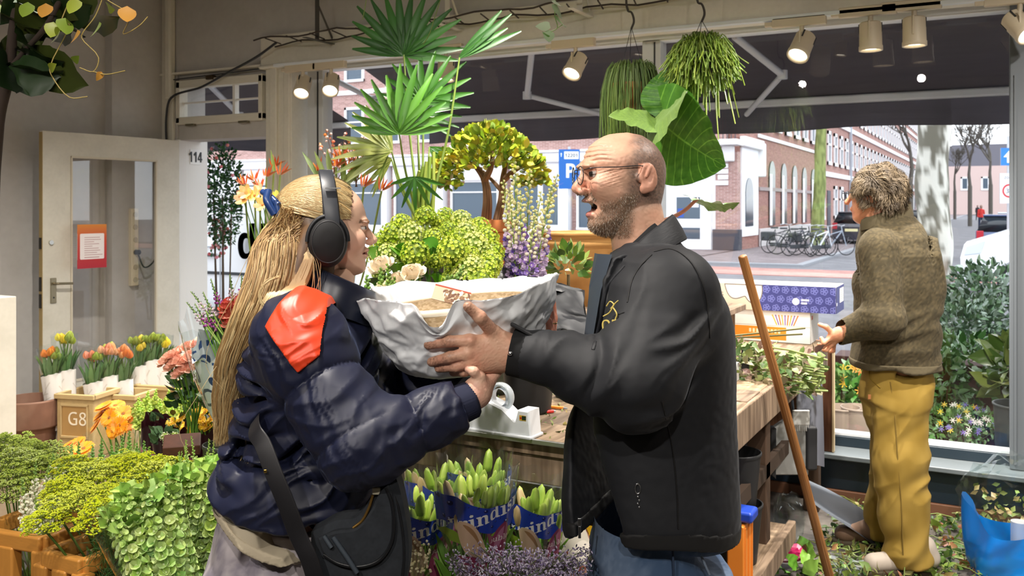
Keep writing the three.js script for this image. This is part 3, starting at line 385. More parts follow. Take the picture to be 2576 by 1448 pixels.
// bicycles
{ const tyreG = new THREE.TorusGeometry(0.33, 0.017, 6, 28), spokes = join(Array.from({ length: 10 }, (_, i) => sweep([V(0, 0, 0), V(0.32 * Math.cos(i * 0.628), 0.32 * Math.sin(i * 0.628), 0)], 0.003, 3, false)));
  const spots = [[1965, 636, 0.2, 0x22252c, 'dark bicycle with black panniers, leftmost of the parked row'], [1992, 640, -0.1, 0x3c4250, 'grey bicycle second from the left in the parked row'], [2015, 643, 0.25, 0x20242c, 'black bicycle in the middle of the parked row'], [2040, 642, 0.0, 0x566074, 'slate bicycle right of the middle in the parked row'], [2066, 645, 0.35, 0xdfe6ee, 'white bicycle with bright frame in the parked row'], [2095, 643, 0.15, 0x9aa4b2, 'silver bicycle, rightmost of the parked row']];
  spots.forEach(([px, py, a, c, l], i) => { const p = PY(px, py, GY), t = thing('bicycle', l, 'bicycle', p, YAW + a * 1.6, 'bicycles parked across the road'), M = mat(c, 0.4);
    for (const x of [-0.52, 0.52]) { const w = mesh('wheel', tyreG, M_tyre, t); w.position.set(x, 0.35, 0); mesh('spokes', spokes, M_hub, w); }
    mesh('frame', join([sweep([V(-0.52, 0.35, 0), V(-0.12, 0.3, 0), V(-0.25, 0.85, 0), V(-0.52, 0.35, 0)], 0.02, 6), sweep([V(-0.12, 0.3, 0), V(0.36, 0.85, 0)], 0.022, 6), sweep([V(-0.22, 0.7, 0), V(0.36, 0.85, 0)], 0.018, 6), sweep([V(0.52, 0.35, 0), V(0.36, 0.85, 0), V(0.33, 1.0, 0)], 0.018, 6)]), M, t);
    mesh('handlebar', sweep(curve([V(0.15, 1.02, 0.28), V(0.32, 1.05, 0.2), V(0.34, 1.02, 0), V(0.32, 1.05, -0.2), V(0.15, 1.02, -0.28)], 12), 0.013, 5), M_hub, t); mesh('saddle', box(0.26, 0.06, 0.15, -0.28, 0.92, 0, 0.025), M_trim, t);
    mesh('carrier', join([box(0.4, 0.02, 0.13, -0.55, 0.74, 0), sweep([V(-0.52, 0.35, 0.06), V(-0.6, 0.73, 0.06)], 0.008, 4)]), M_trim, t); mesh('chain_case', box(0.42, 0.14, 0.04, -0.3, 0.32, 0.05, 0.03), M_trim, t); if (i === 0 || i === 3) mesh('pannier', box(0.38, 0.32, 0.42, -0.55, 0.62, 0, 0.04), M_trim, t); });
}
// plane tree and other trees
function barkTrunk(h, r0, r1, dark, pale, k, lean = 0) { const g = sweep(Array.from({ length: 60 }, (_, i) => V(lean * i / 59 + 0.02 * Math.sin(i * 0.3 + k), h * i / 59, 0.02 * Math.cos(i * 0.23 + k))), (t) => lerp(r0, r1, t) * (1 + 0.25 * Math.pow(1 - t, 14)) + 0.008 * Math.sin(t * 40 + k), 36); const p = g.attributes.position, a = new Float32Array(p.count * 3), cd = C(dark), cp = C(pale), c = new THREE.Color(); for (let i = 0; i < p.count; i++) { const n = fbm(p.getX(i) * 8 + k, p.getY(i) * 3.4, p.getZ(i) * 8, 4); c.copy(cp).lerp(cd, smooth(-0.06, 0.08, n)); a[3 * i] = c.r; a[3 * i + 1] = c.g; a[3 * i + 2] = c.b; } g.setAttribute('color', new THREE.BufferAttribute(a, 3)); return g; }
{ const t = thing('plane_tree', 'thick mottled plane tree trunk on the pavement outside the window', 'tree', PY(2348, 880, GY)); mesh('trunk', barkTrunk(4.5, 0.2, 0.165, 0x6f6c60, 0xd9d8cf, 3), vmat(0.85), t);
  const u = thing('street_tree', 'slim mossy green tree trunk beside the bicycles', 'tree', P(2056, 611, 38).setY(GY)); mesh('trunk', barkTrunk(9, 0.26, 0.18, 0x6f7a45, 0x8f9a5c, 9, 0.3), vmat(0.9), u); }
function bareTree(label, pos, h, seed, n, col) { const t = thing('bare_tree', label, 'tree', pos), R = rng(seed), gs = []; const grow = (p, d, l, r, k) => { const q = p.clone().addScaledVector(d, l); gs.push(sweep([p, p.clone().lerp(q, 0.5).add(V((R() - 0.5) * l * 0.12, 0, (R() - 0.5) * l * 0.12)), q], (u) => lerp(r, r * 0.65, u), k > 2 ? 5 : 3, false)); if (k > 0) for (let i = 0; i < n; i++) grow(q, d.clone().add(V((R() - 0.5) * 1.5, (R() - 0.3) * 0.7, (R() - 0.5) * 1.5)).normalize(), l * (0.6 + R() * 0.25), r * 0.6, k - 1); }; const q = V(0, h * 0.35, 0); mesh('trunk', sweep([V(0, 0, 0), q], h * 0.018, 7), mat(col, 0.9), t); grow(q, V(0, 1, 0), h * 0.2, h * 0.015, 4); mesh('branches', join(gs), mat(col, 0.9), t); }
bareTree('small bare street tree between the far houses and the plane tree', P(2290, 600, 46).setY(GY), 8, 4, 3, 0x5a5650);
bareTree('bare tree at the right of the far street behind the signs', P(2545, 590, 54).setY(GY), 12, 6, 3, 0x5a5650);
bareTree('bare tree in the middle of the far street skyline', P(2440, 560, 75).setY(GY), 9.5, 8, 4, 0x5a5650);
bareTree('bare tree left of the far street skyline', P(2402, 560, 112).setY(GY), 10, 12, 4, 0x5a5650);
bareTree('bare tree at the far right of the street skyline', P(2492, 560, 85).setY(GY), 10.5, 15, 4, 0x5a5650);
// far pedestrians
function pedestrian(label, pos, jacket, legs) { const t = thing('person', label, 'person', pos, 0.3); const sk = blend([bone(V(0, 1.42, 0), 0.1, V(0, 1.0, 0), 0.13), bone(V(0, 1.45, 0), 0.05, V(0, 1.56, 0.01), 0.05), ell(0, 1.64, 0.02, 0.09, 0.12, 0.1), bone(V(0.16, 1.4, 0), 0.06, V(0.22, 0.95, 0.08), 0.04), bone(V(-0.16, 1.4, 0), 0.06, V(-0.22, 0.95, 0.02), 0.04), bone(V(0.09, 0.95, 0), 0.09, V(0.1, 0.05, 0.15), 0.05), bone(V(-0.09, 0.95, 0), 0.09, V(-0.1, 0.05, -0.12), 0.05)], 0.05), ca = C(jacket), cl = C(legs); mesh('body', nets(sk, [-0.35, -0.02, -0.3], [0.35, 1.82, 0.35], 0.03, (x, y) => y > 1.52 ? [0.3, 0.2, 0.16] : y > 0.9 ? ca.toArray() : cl.toArray()), vmat(0.8), t); }
pedestrian('pedestrian in a red jacket walking down the far street', P(2468, 578, 62).setY(GY), 0xc0302c, 0x24304a);
pedestrian('pedestrian in dark clothes far down the street', P(2459, 545, 105).setY(GY), 0x24252c, 0x24252c);
// traffic signs
function board(w, h, draw) { return mat(0xffffff, 0.4, { map: canvasTex(256, Math.round(256 * h / w), draw) }); }
{ const p = P(1432, 425, 26), t = thing('parking_sign', 'blue parking sign with a white P and the number 12201', 'sign', [p.x, GY, p.z], YAW);
  mesh('pole', cyl(0.035, 0.035, 3.4, 0, 0, -0.03, 10), M_hub, t);
  mesh('board', box(0.6, 1.12, 0.03, 0, p.y - GY, 0), mat(0x1566b8, 0.4), t); mesh('panel', new THREE.PlaneGeometry(0.6, 1.12).translate(0, p.y - GY, 0.017), board(0.6, 1.12, (x, w, h) => { x.fillStyle = '#1563b5'; x.fillRect(0, 0, w, h); x.fillStyle = '#eef3f8'; x.fillRect(66, 26, 176, 92); x.fillStyle = '#222'; x.font = 'bold 58px sans-serif'; x.textAlign = 'center'; x.fillText('12201', 154, 94); x.fillStyle = '#eef3f8'; x.font = 'bold 240px sans-serif'; x.fillText('P', 140, 345); x.beginPath(); x.moveTo(30, 40); x.lineTo(42, 60); x.lineTo(34, 60); x.lineTo(34, 90); x.lineTo(26, 90); x.lineTo(26, 60); x.lineTo(18, 60); x.fill(); }), t); }
{ const p = P(2538, 394, 22), t = thing('street_sign', 'blue one-way arrow sign above a white 30 zone sign', 'sign', [p.x, GY, p.z], YAW);
  mesh('pole', cyl(0.03, 0.03, 3.4, 0, 0, -0.03, 10), M_hub, t);
  const sq = (name, y, w, h, draw) => { mesh(name, join([box(w, h, 0.02, 0, y, 0)]), mat(0x9aa2ac, 0.4), t); mesh('panel', new THREE.PlaneGeometry(w, h).translate(0, y, 0.011), board(w, h, draw), t); };
  sq('arrow_board', p.y - GY, 0.4, 0.42, (x, w, h) => { x.fillStyle = '#1c78d2'; x.fillRect(0, 0, w, h); x.fillStyle = '#fff'; x.beginPath(); x.moveTo(128, 40); x.lineTo(215, 140); x.lineTo(160, 140); x.lineTo(160, 228); x.lineTo(96, 228); x.lineTo(96, 140); x.lineTo(41, 140); x.fill(); });
  sq('zone_board', p.y - GY - 0.76, 0.44, 0.72, (x, w, h) => { x.fillStyle = '#e9edf2'; x.fillRect(0, 0, w, h); x.fillStyle = '#555a63'; x.font = 'bold 52px sans-serif'; x.textAlign = 'center'; x.fillText('ZONE', 128, 80); x.strokeStyle = '#c03038'; x.lineWidth = 26; x.beginPath(); x.arc(128, 245, 84, 0, 7); x.stroke(); x.font = 'bold 88px sans-serif'; x.fillText('30', 128, 277); });
}
// ---------------------------------------------------------------- people
function person(label, D, px) {
  const o = P(px, HOR, D), g = thing('person', label, 'person', [o.x, 0, o.z], YAW);
  const J = (x, y, dz = 0) => { const d = D - dz; return V((x - 1288) / F * d - (px - 1288) / F * D, EYE + (HOR - y) / F * d, dz); };
  return { g, J, D };
}
// torso as a stack of ovals: rows [py, left px, right px, half depth, z shift]
function stack(J, rows, pow = 2.3) {
  const R = rows.map(([py, l, r, rz, z = 0]) => { const a = J(l, py, z), b = J(r, py, z); return [a.y, (a.x + b.x) / 2, (b.x - a.x) / 2, rz, z]; }).sort((a, b) => a[0] - b[0]);
  return (x, y, z) => {
    let i = 0; const yy = clamp(y, R[0][0], R[R.length - 1][0]); while (i < R.length - 2 && yy > R[i + 1][0]) i++;
    const a = R[i], b = R[i + 1], t = smooth(0, 1, (yy - a[0]) / (b[0] - a[0])) * 0.5 + 0.5 * (yy - a[0]) / (b[0] - a[0]), cx = lerp(a[1], b[1], t), rx = lerp(a[2], b[2], t), rz = lerp(a[3], b[3], t), cz = lerp(a[4], b[4], t);
    const k = Math.pow(Math.pow(Math.abs((x - cx) / rx), pow) + Math.pow(Math.abs((z - cz) / rz), pow), 1 / pow);
    return smax((k - 1) * Math.min(rx, rz), Math.abs(y - yy), 0.01);
  };
}
// distance to a closed 2-D outline, negative inside
function outline(pts) { return (x, y) => { let d = 1e9, s = 1; for (let i = 0, j = pts.length - 1; i < pts.length; j = i++) { const ex = pts[j][0] - pts[i][0], ey = pts[j][1] - pts[i][1], wx = x - pts[i][0], wy = y - pts[i][1], t = clamp((wx * ex + wy * ey) / (ex * ex + ey * ey)), bx = wx - ex * t, by = wy - ey * t; d = Math.min(d, bx * bx + by * by); const c1 = y >= pts[i][1], c2 = y < pts[j][1], c3 = ex * wy > ey * wx; if ((c1 && c2 && c3) || (!c1 && !c2 && !c3)) s = -s; } return s * Math.sqrt(d); }; }
// head: a mid-line profile (facing +x, eye level y = 0) rounded sideways, with nose, lips, ears and eyes added
function headField(prof, W, o) {
  const pts = new THREE.SplineCurve(prof.map((p) => new THREE.Vector2(...p))).getPoints(prof.length * 4).map((p) => [p.x, p.y]), D2 = outline(pts), R = 0.078;
  const half = (y) => { let i = 0; while (i < W.length - 2 && y < W[i + 1][0]) i++; const t = smooth(W[i][0], W[i + 1][0], y); return lerp(W[i][1], W[i + 1][1], clamp(t)); };
  const add = o.add, cut = o.cut;
  return (x, y, z) => {
    const s = -D2(x, y), w = half(y), a = (R - Math.min(s, R)) / R; let d = (Math.hypot(a, z / w) - 1) * Math.min(R, w) * 0.92; if (s < -0.02) d = Math.max(d, -s * 0.8);
    const az = Math.abs(z);
    for (const [f, k] of add) d = smin(d, f(x, y, az), k);
    for (const [f, k] of cut) d = smax(d, -f(x, y, az), k);
    if (o.hard) for (const f of o.hard) d = Math.min(d, f(x, y, az));
    if (o.bump && d < 0.02 && d > -0.02) d -= o.bump(x, y, az);
    return d;
  };
}
const noiseBump = (s, a) => (x, y, z) => a * fbm(x * s, y * s, z * s, 3);
// ribbons that follow strands: many thin strips with their own tone
function strands(list) {     // list of { pts, w, c0, c1, n }
  const pos = [], nor = [], col = [], idx = [], T = V(), S = V(), c = new THREE.Color();
  for (const s of list) { const n = s.pts.length, b = pos.length / 3;
    for (let i = 0; i < n; i++) { T.copy(s.pts[Math.min(n - 1, i + 1)]).sub(s.pts[Math.max(0, i - 1)]).normalize(); const N = s.out ? s.out(s.pts[i]) : s.n; S.crossVectors(T, N).normalize(); const N2 = V().crossVectors(S, T).normalize(), t = i / (n - 1), w = s.w * (t < 0.7 ? 1 : 1 - (t - 0.7) / 0.3 * 0.85) / 2; c.copy(s.c0).lerp(s.c1, t); for (const k of [-1, 1]) { pos.push(s.pts[i].x + S.x * w * k, s.pts[i].y + S.y * w * k, s.pts[i].z + S.z * w * k); nor.push(N2.x + S.x * 0.6 * k, N2.y + S.y * 0.6 * k, N2.z + S.z * 0.6 * k); col.push(c.r, c.g, c.b); } }
    for (let i = 0; i < n - 1; i++) { const q = b + i * 2; idx.push(q, q + 1, q + 2, q + 1, q + 3, q + 2); } }
  const g = new THREE.BufferGeometry(); g.setAttribute('position', new THREE.Float32BufferAttribute(pos, 3)); g.setAttribute('normal', new THREE.Float32BufferAttribute(nor, 3)); g.setAttribute('color', new THREE.Float32BufferAttribute(col, 3)); g.setAttribute('uv', new THREE.BufferAttribute(new Float32Array(pos.length / 3 * 2), 2)); g.setIndex(idx); return g;
}
const L3 = (c) => C(c).toArray();
const mix3 = (a, b, t) => [lerp(a[0], b[0], t), lerp(a[1], b[1], t), lerp(a[2], b[2], t)];
// crease field: sharp-ridged folds stretched along dir
function creases(dir, across, freq, amp, seed) { const d = dir.clone().normalize(), a = across.clone().normalize(); return (x, y, z) => { const u = (x * d.x + y * d.y + z * d.z) * freq * 0.28, v = (x * a.x + y * a.y + z * a.z) * freq; const n = N3(u + seed, v + 0.6 * N3(u * 2, v * 0.7, seed), seed * 1.7); return amp * (1 - Math.abs(n) * 2.6); }; }
function fingers(J, defs, palm) { const bones = []; for (const [r0, r1, ...pts] of defs) { const q = pts.map((p) => J(...p)); for (let i = 0; i < q.length - 1; i++) bones.push([bone(q[i], lerp(r0, r1, i / (q.length - 1)), q[i + 1], lerp(r0, r1, (i + 1) / (q.length - 1))), 0]); }
  const pb = palm.map(([r0, r1, a, b]) => bone(J(...a), r0, J(...b), r1));
  return (x, y, z) => { let d = pb[0](x, y, z); for (let i = 1; i < pb.length; i++) d = smin(d, pb[i](x, y, z), 0.02); for (const [f] of bones) d = smin(d, f(x, y, z), 0.006); return d - 0.0006 * N3(x * 260, y * 260, z * 260); }; }
const M_skin = vmat(0.48, { sheen: 0.15 }), UPV = V(0, 1, 0);

// ================================================================ the shopkeeper
{
  const { g, J } = person('bald man in glasses and black jacket handing over the wrapped pot', 2.08, 1640);
  g.name = 'person';
  const E = J(1577, 439, 0.0);                                  // eye level under the crown
  const add = [], cut = [];
  add.push([cone(0.098, 0.004, 0, 0.0065, 0.1165, -0.031, 0, 0.0125), 0.014], [ell(0.106, -0.039, 0.014, 0.012, 0.009, 0.008), 0.006], [ell(0.1, 0.017, 0.028, 0.011, 0.008, 0.024), 0.014], [ell(0.07, -0.026, 0.045, 0.026, 0.022, 0.02), 0.02]);
  add.push([ell(0.093, -0.06, 0.0, 0.010, 0.006, 0.028), 0.008], [ell(0.083, -0.091, 0.0, 0.0125, 0.0075, 0.023), 0.008]);
  cut.push([ell(0.103, 0.0, 0.031, 0.018, 0.011, 0.017), 0.012], [ell(0.088, -0.073, 0, 0.03, 0.0105, 0.026), 0.004], [ell(0.105, -0.049, 0.0085, 0.006, 0.003, 0.004), 0.003]);
  // nasolabial fold
  cut.push([cone(0.1, -0.04, 0.022, 0.002, 0.075, -0.075, 0.036, 0.003), 0.008]);
  const hard = [ell(0.083, 0.0, 0.031, 0.0135, 0.0125, 0.0135), cone(-0.02, -0.09, 0, 0.062, -0.045, -0.24, 0, 0.068)];
  const earO = ell(-0.026, -0.008, 0.080, 0.0195, 0.033, 0.009, -0.12), earI = ell(-0.021, -0.006, 0.091, 0.0115, 0.022, 0.0085, -0.12), lobe = ell(-0.016, -0.034, 0.078, 0.01, 0.011, 0.007);
  add.push([(x, y, z) => smax(smin(earO(x, y, z), lobe(x, y, z), 0.008), -earI(x, y, z), 0.006), 0.004], [ell(-0.005, -0.01, 0.078, 0.006, 0.009, 0.005), 0.006], [ell(-0.024, 0.004, 0.0845, 0.004, 0.015, 0.0035, 0.35), 0.003]);
  const prof = [[0.0, 0.0955], [0.045, 0.09], [0.08, 0.07], [0.096, 0.047], [0.101, 0.02], [0.096, 0.0], [0.094, -0.03], [0.094, -0.055], [0.085, -0.075], [0.088, -0.1], [0.089, -0.118], [0.076, -0.131], [0.045, -0.14], [0.012, -0.132], [-0.04, -0.12], [-0.07, -0.09], [-0.082, -0.05], [-0.089, 0.0], [-0.084, 0.035], [-0.062, 0.07], [-0.032, 0.09]];
  const headF = headField(prof, [[0.1, 0.06], [0.04, 0.076], [0.0, 0.074], [-0.04, 0.069], [-0.09, 0.059], [-0.14, 0.05]], { add, cut, hard, bump: (x, y, z) => { let b = 0; if (x > 0.04 && y > 0.022 && y < 0.078) b += 0.0012 * Math.sin((y + 0.25 * (x - 0.09) * (x - 0.05) * 20) * 620 + 1.2 * N3(x * 40, y * 40, z * 40)) * smooth(0.04, 0.07, x) * smooth(0.022, 0.032, y) * smooth(0.078, 0.06, y); if (x > 0.02 && x < 0.08 && y < 0.012 && y > -0.03 && z > 0.035) b += 0.0004 * Math.sin((y - 0.35 * (0.08 - x)) * 900) * smooth(0.02, 0.045, x); return b + 0.0005 * N3(x * 150, y * 150, z * 150); } });
  const skin = L3(0xe0b296), red = L3(0xcf8b74), stub = L3(0x4f4a47), beard = L3(0x6d5a48), lip = L3(0xb2736a), dark = L3(0x2a1512), tooth = L3(0xd9cfb6), eyew = L3(0xcfc6bf), iris = L3(0x2d2a28);
  const beardAt = (x, y, z) => { const jaw = smooth(-0.042, -0.075, y + (x - 0.05) * 0.42) * smooth(-0.02, 0.004, x + 0.1 * y) , lipz = Math.hypot((x - 0.1) * 1.1, (y + 0.075) * 1.2); const m = jaw * smooth(0.018, 0.034, Math.hypot(x - 0.098, (y + 0.078) * 1.0)) ; const mo = smooth(0.016, 0.009, Math.abs(y + 0.051)) * smooth(0.07, 0.085, x) * smooth(0.045, 0.03, z); const neck = smooth(-0.152, -0.132, y); return clamp(Math.max(m * neck, mo * 0.7)) * smooth(0.125, 0.1, Math.abs(x)); };
  const hairAt = (x, y, z) => smooth(0.035, -0.012, x + 0.2 * (y - 0.03) + 0.012 * N3(x * 60, y * 60, z * 60)) * smooth(-0.09, -0.055, y) * smooth(0.112, 0.07, y + x * 0.3) * (x > -0.045 && x < -0.004 && y < 0.022 && y > -0.045 && z > 0.073 ? 0.1 : 1);
  const colorAt = (x, y, z0) => { const z = Math.abs(z0); let c = mix3(skin, red, clamp(0.35 + fbm(x * 30, y * 30, z0 * 30) * 1.2) * 0.45);
    if (x > 0.085 && y < -0.015 && y > -0.05) c = mix3(c, red, 0.5); if (z > 0.075 && x < 0 && x > -0.05) c = mix3(c, red, 0.55);
    const nz = N3(x * 420, y * 420, z0 * 420) * 0.5 + 0.5; c = mix3(c, stub, hairAt(x, y, z) * (0.5 + 0.5 * nz)); c = mix3(c, beard, beardAt(x, y, z) * (0.5 + 0.45 * nz));
    if (Math.hypot((x - 0.098) * 0.8, y + 0.062, z * 0.35) < 0.0075 || Math.hypot((x - 0.087) * 0.7, y + 0.09, z * 0.4) < 0.0085) c = lip;
    if (x < 0.1 && Math.hypot((x - 0.086) / 0.032, (y + 0.073) / 0.0115, z / 0.028) < 1.02) { c = dark; if (x > 0.075 && y > -0.071) c = tooth; if (x > 0.07 && y < -0.078) c = lip; }
    if (Math.hypot(x - 0.083, y, z - 0.031) < 0.0142) { c = eyew; if (x > 0.0905) c = iris; if (y > 0.006 || y < -0.0065) c = mix3(skin, red, 0.5); } return c; };
  const hg = nets(headF, [-0.12, -0.21, -0.1], [0.142, 0.108, 0.1], 0.0027, colorAt);
  const hm = new THREE.Matrix4().compose(E, new THREE.Quaternion().setFromEuler(new THREE.Euler(0, Math.PI + 0.16, 0)), V(1, 1, 1)); hg.applyMatrix4(hm);
  // hands
  const near = fingers(J, [[0.0145, 0.0105, [1243, 838, 0.25], [1207, 797, 0.29], [1178, 771, 0.296]], [0.0125, 0.0098, [1182, 856, 0.268], [1128, 858, 0.262], [1078, 867, 0.242]], [0.0125, 0.0098, [1176, 888, 0.268], [1130, 899, 0.262], [1086, 910, 0.242]], [0.0115, 0.009, [1182, 911, 0.262], [1146, 921, 0.256], [1104, 926, 0.238]], [0.0105, 0.0085, [1192, 928, 0.25], [1166, 934, 0.244], [1140, 936, 0.228]]],
    [[0.026, 0.0135, [1284, 884, 0.232], [1182, 856, 0.262]], [0.026, 0.0135, [1284, 888, 0.232], [1176, 888, 0.262]], [0.026, 0.013, [1284, 892, 0.23], [1184, 910, 0.257]], [0.024, 0.012, [1284, 896, 0.228], [1194, 927, 0.246]], [0.024, 0.0165, [1280, 874, 0.235], [1243, 838, 0.25]], [0.027, 0.029, [1284, 888, 0.23], [1330, 894, 0.222]]]);
  const far = fingers(J, [[0.0105, 0.0085, [1384, 845, -0.04], [1386, 795, -0.05], [1381, 747, -0.05]], [0.0105, 0.0085, [1388, 845, -0.06], [1392, 800, -0.07], [1390, 762, -0.07]], [0.0105, 0.008, [1386, 850, -0.02], [1388, 812, -0.03], [1384, 784, -0.03]], [0.01, 0.008, [1384, 855, 0.0], [1385, 830, 0.0], [1380, 806, 0.0]], [0.012, 0.009, [1385, 868, -0.03], [1360, 850, -0.03], [1350, 830, -0.03]]], [[0.02, 0.024, [1386, 848, -0.04], [1400, 880, -0.07]], [0.018, 0.022, [1386, 852, -0.01], [1402, 882, -0.06]], [0.024, 0.026, [1402, 884, -0.08], [1440, 890, -0.14]]]);
  const dirt = L3(0x6b4632), tipL = [[1078, 867], [1086, 910], [1104, 926], [1178, 771], [1128, 858], [1130, 899]].map(([a, b], i) => [J(a, b, 0.25), i < 4 ? 1 : 0.7]);
  const handCol = (x, y, z) => { let c = mix3(L3(0xdcae92), red, clamp(0.4 + fbm(x * 40, y * 40, z * 40) * 1.5) * 0.6); let m = 0; for (const [p, k] of tipL) m = Math.max(m, k * smooth(0.028, 0.008, Math.hypot(x - p.x, y - p.y))); return mix3(c, dirt, clamp(m * (0.55 + 0.6 * N3(x * 300, y * 300, z * 300)))); };
  const n0 = J(1200, 860, 0.24), f0 = J(1385, 815, -0.04);
  const ng = nets(near, [n0.x - 0.13, n0.y - 0.09, 0.17], [n0.x + 0.13, n0.y + 0.11, 0.335], 0.0027, handCol), fg = nets(far, [f0.x - 0.06, f0.y - 0.1, -0.2], [f0.x + 0.08, f0.y + 0.08, 0.06], 0.003, () => red);
  // body under the clothes
  const hip = J(1640, 1330), kn = V(hip.x - 0.02, 0.5, 0.1), an = V(hip.x + 0.02, 0.1, 0.11);
  const torsoF = blend([stack(J, [[640, 1560, 1700, 0.12], [760, 1560, 1765, 0.14], [1000, 1580, 1780, 0.11], [1300, 1600, 1770, 0.09], [1420, 1600, 1770, 0.1]]), bone(J(1690, 740, 0.17), 0.06, J(1595, 965, 0.25), 0.05), bone(J(1595, 965, 0.25), 0.05, J(1300, 887, 0.225), 0.03), bone(J(1640, 740, -0.17), 0.06, J(1545, 950, -0.24), 0.05), bone(J(1545, 950, -0.24), 0.05, J(1440, 890, -0.14), 0.03), bone(J(1612, 620), 0.06, J(1640, 700), 0.07), bone(V(hip.x, hip.y - 0.16, 0.09), 0.07, kn, 0.06), bone(kn, 0.06, an, 0.04), bone(V(hip.x, hip.y - 0.16, -0.09), 0.07, V(kn.x, 0.5, -0.1), 0.06), bone(V(kn.x, 0.5, -0.1), 0.06, V(an.x, 0.1, -0.11), 0.04)], 0.03);
  const bg = nets(torsoF, [hip.x - 0.6, 0.06, -0.34], [hip.x + 0.24, 1.62, 0.34], 0.016, () => skin);
  mesh('body', join([hg, ng, fg, bg]), M_skin, g);
  // finger nails
  mesh('wedding_ring', new THREE.TorusGeometry(0.0105, 0.0016, 6, 18).rotateX(Math.PI / 2).translate(J(1389, 812, -0.03).x, J(1389, 812, -0.03).y, -0.03), mat(0xd8c48a, 0.25, { metalness: 1 }), g);
  // stubble and beard hairs
  { const R = rng(41), list = [], p = hg.attributes.position, n = hg.attributes.normal, inv = hm.clone().invert(), v = V(); for (let i = 0; i < p.count; i++) { v.fromBufferAttribute(p, i).applyMatrix4(inv); const b = beardAt(v.x, v.y, Math.abs(v.z)); if (b < 0.3 || Math.abs(v.y + 0.073) < 0.012 && v.x > 0.07) continue; for (let k = 0; k < 2; k++) if (R() < b * 0.62) { const N = V(n.getX(i), n.getY(i), n.getZ(i)), o = V().fromBufferAttribute(p, i).add(V((R() - 0.5) * 0.002, (R() - 0.5) * 0.002, (R() - 0.5) * 0.002)), e = o.clone().addScaledVector(N, 0.0016 + R() * 0.0012).add(V((R() - 0.5) * 0.0016, -0.002 - R() * 0.0018, (R() - 0.5) * 0.002)); const c = R() < 0.3 ? C(0xcfc4b4) : R() < 0.5 ? C(0x8a6f52) : C(0x54412f); list.push({ pts: [o, e], w: 0.0007, c0: c, c1: c, n: V(R() - 0.5, R() - 0.5, 1) }); } } mesh('beard', strands(list), vmat(0.6), g); }
  // glasses
  { const G = new THREE.Group(); G.name = 'glasses'; g.add(G); G.applyMatrix4(hm); const wire = mat(0x55555a, 0.25, { metalness: 0.9 }), ring = (z) => new THREE.TorusGeometry(1, 0.055, 6, 28).scale(0.02, 0.0205, 0.02).rotateY(Math.PI / 2 + (z > 0 ? -0.12 : 0.12)).translate(0.117, -0.004, z);
    mesh('rim', ring(0.034), wire, G); mesh('rim', ring(-0.034), wire, G); for (const z of [0.034, -0.034]) mesh('lens', new THREE.CircleGeometry(1, 24).scale(0.0195, 0.02, 1).rotateY(Math.PI / 2 + (z > 0 ? -0.12 : 0.12)).translate(0.117, -0.004, z), pmat(0xffffff, 0.02, { transmission: 1, thickness: 0 }), G);
    mesh('bridge', sweep(curve([V(0.116, -0.001, 0.0145), V(0.121, 0.003, 0), V(0.116, -0.001, -0.0145)], 8), 0.001, 5), wire, G); for (const s of [1, -1]) mesh('temple', sweep(curve([V(0.113, 0.008, s * 0.053), V(0.1, 0.012, s * 0.068), V(0.04, 0.014, s * 0.08), V(-0.015, 0.016, s * 0.082), V(-0.04, 0.005, s * 0.08)], 20), 0.0012, 5), wire, G); }
  // jacket
  const rows = [[612, 1560, 1702, 0.1], [645, 1508, 1752, 0.185], [700, 1482, 1784, 0.225], [760, 1474, 1806, 0.228], [850, 1462, 1826, 0.222], [950, 1452, 1838, 0.215], [1050, 1440, 1844, 0.212], [1150, 1430, 1847, 0.215], [1250, 1420, 1849, 0.22], [1335, 1424, 1843, 0.212]];
  const tors = stack(J, rows, 2.5), sh = J(1688, 735, 0.165), el = J(1597, 958, 0.262), wr = J(1292, 884, 0.222), sh2 = J(1640, 735, -0.16), el2 = J(1545, 945, -0.245), wr2 = J(1405, 876, -0.08);
  const ua = bone(sh, 0.098, el, 0.082), fa = bone(el, 0.082, wr, 0.047), ua2 = bone(sh2, 0.095, el2, 0.075), fa2 = bone(el2, 0.075, wr2, 0.047);
  const dU = el.clone().sub(sh), dF = wr.clone().sub(el), c1 = creases(V(1, 0.55, 0), V(-0.5, 1, 0.2), 17, 0.02, 3), c2 = creases(V(0.35, 1, 0), V(1, -0.4, 0), 21, 0.014, 9), c3 = creases(V(0.25, 1, 0), V(1, 0, 0.6), 4, 0.014, 5);
  const yHem = (x) => { const a = J(1415, 1322).x, b = J(1640, 1366).x, c = J(1847, 1318).x; return x < b ? lerp(J(0, 1322).y, J(0, 1366, 0.2).y, smooth(a, b, x)) : lerp(J(0, 1366, 0.2).y, J(0, 1318).y, smooth(b, c, x)); };
  const cuffN = dF.clone().normalize(), cuffN2 = wr2.clone().sub(el2).normalize();
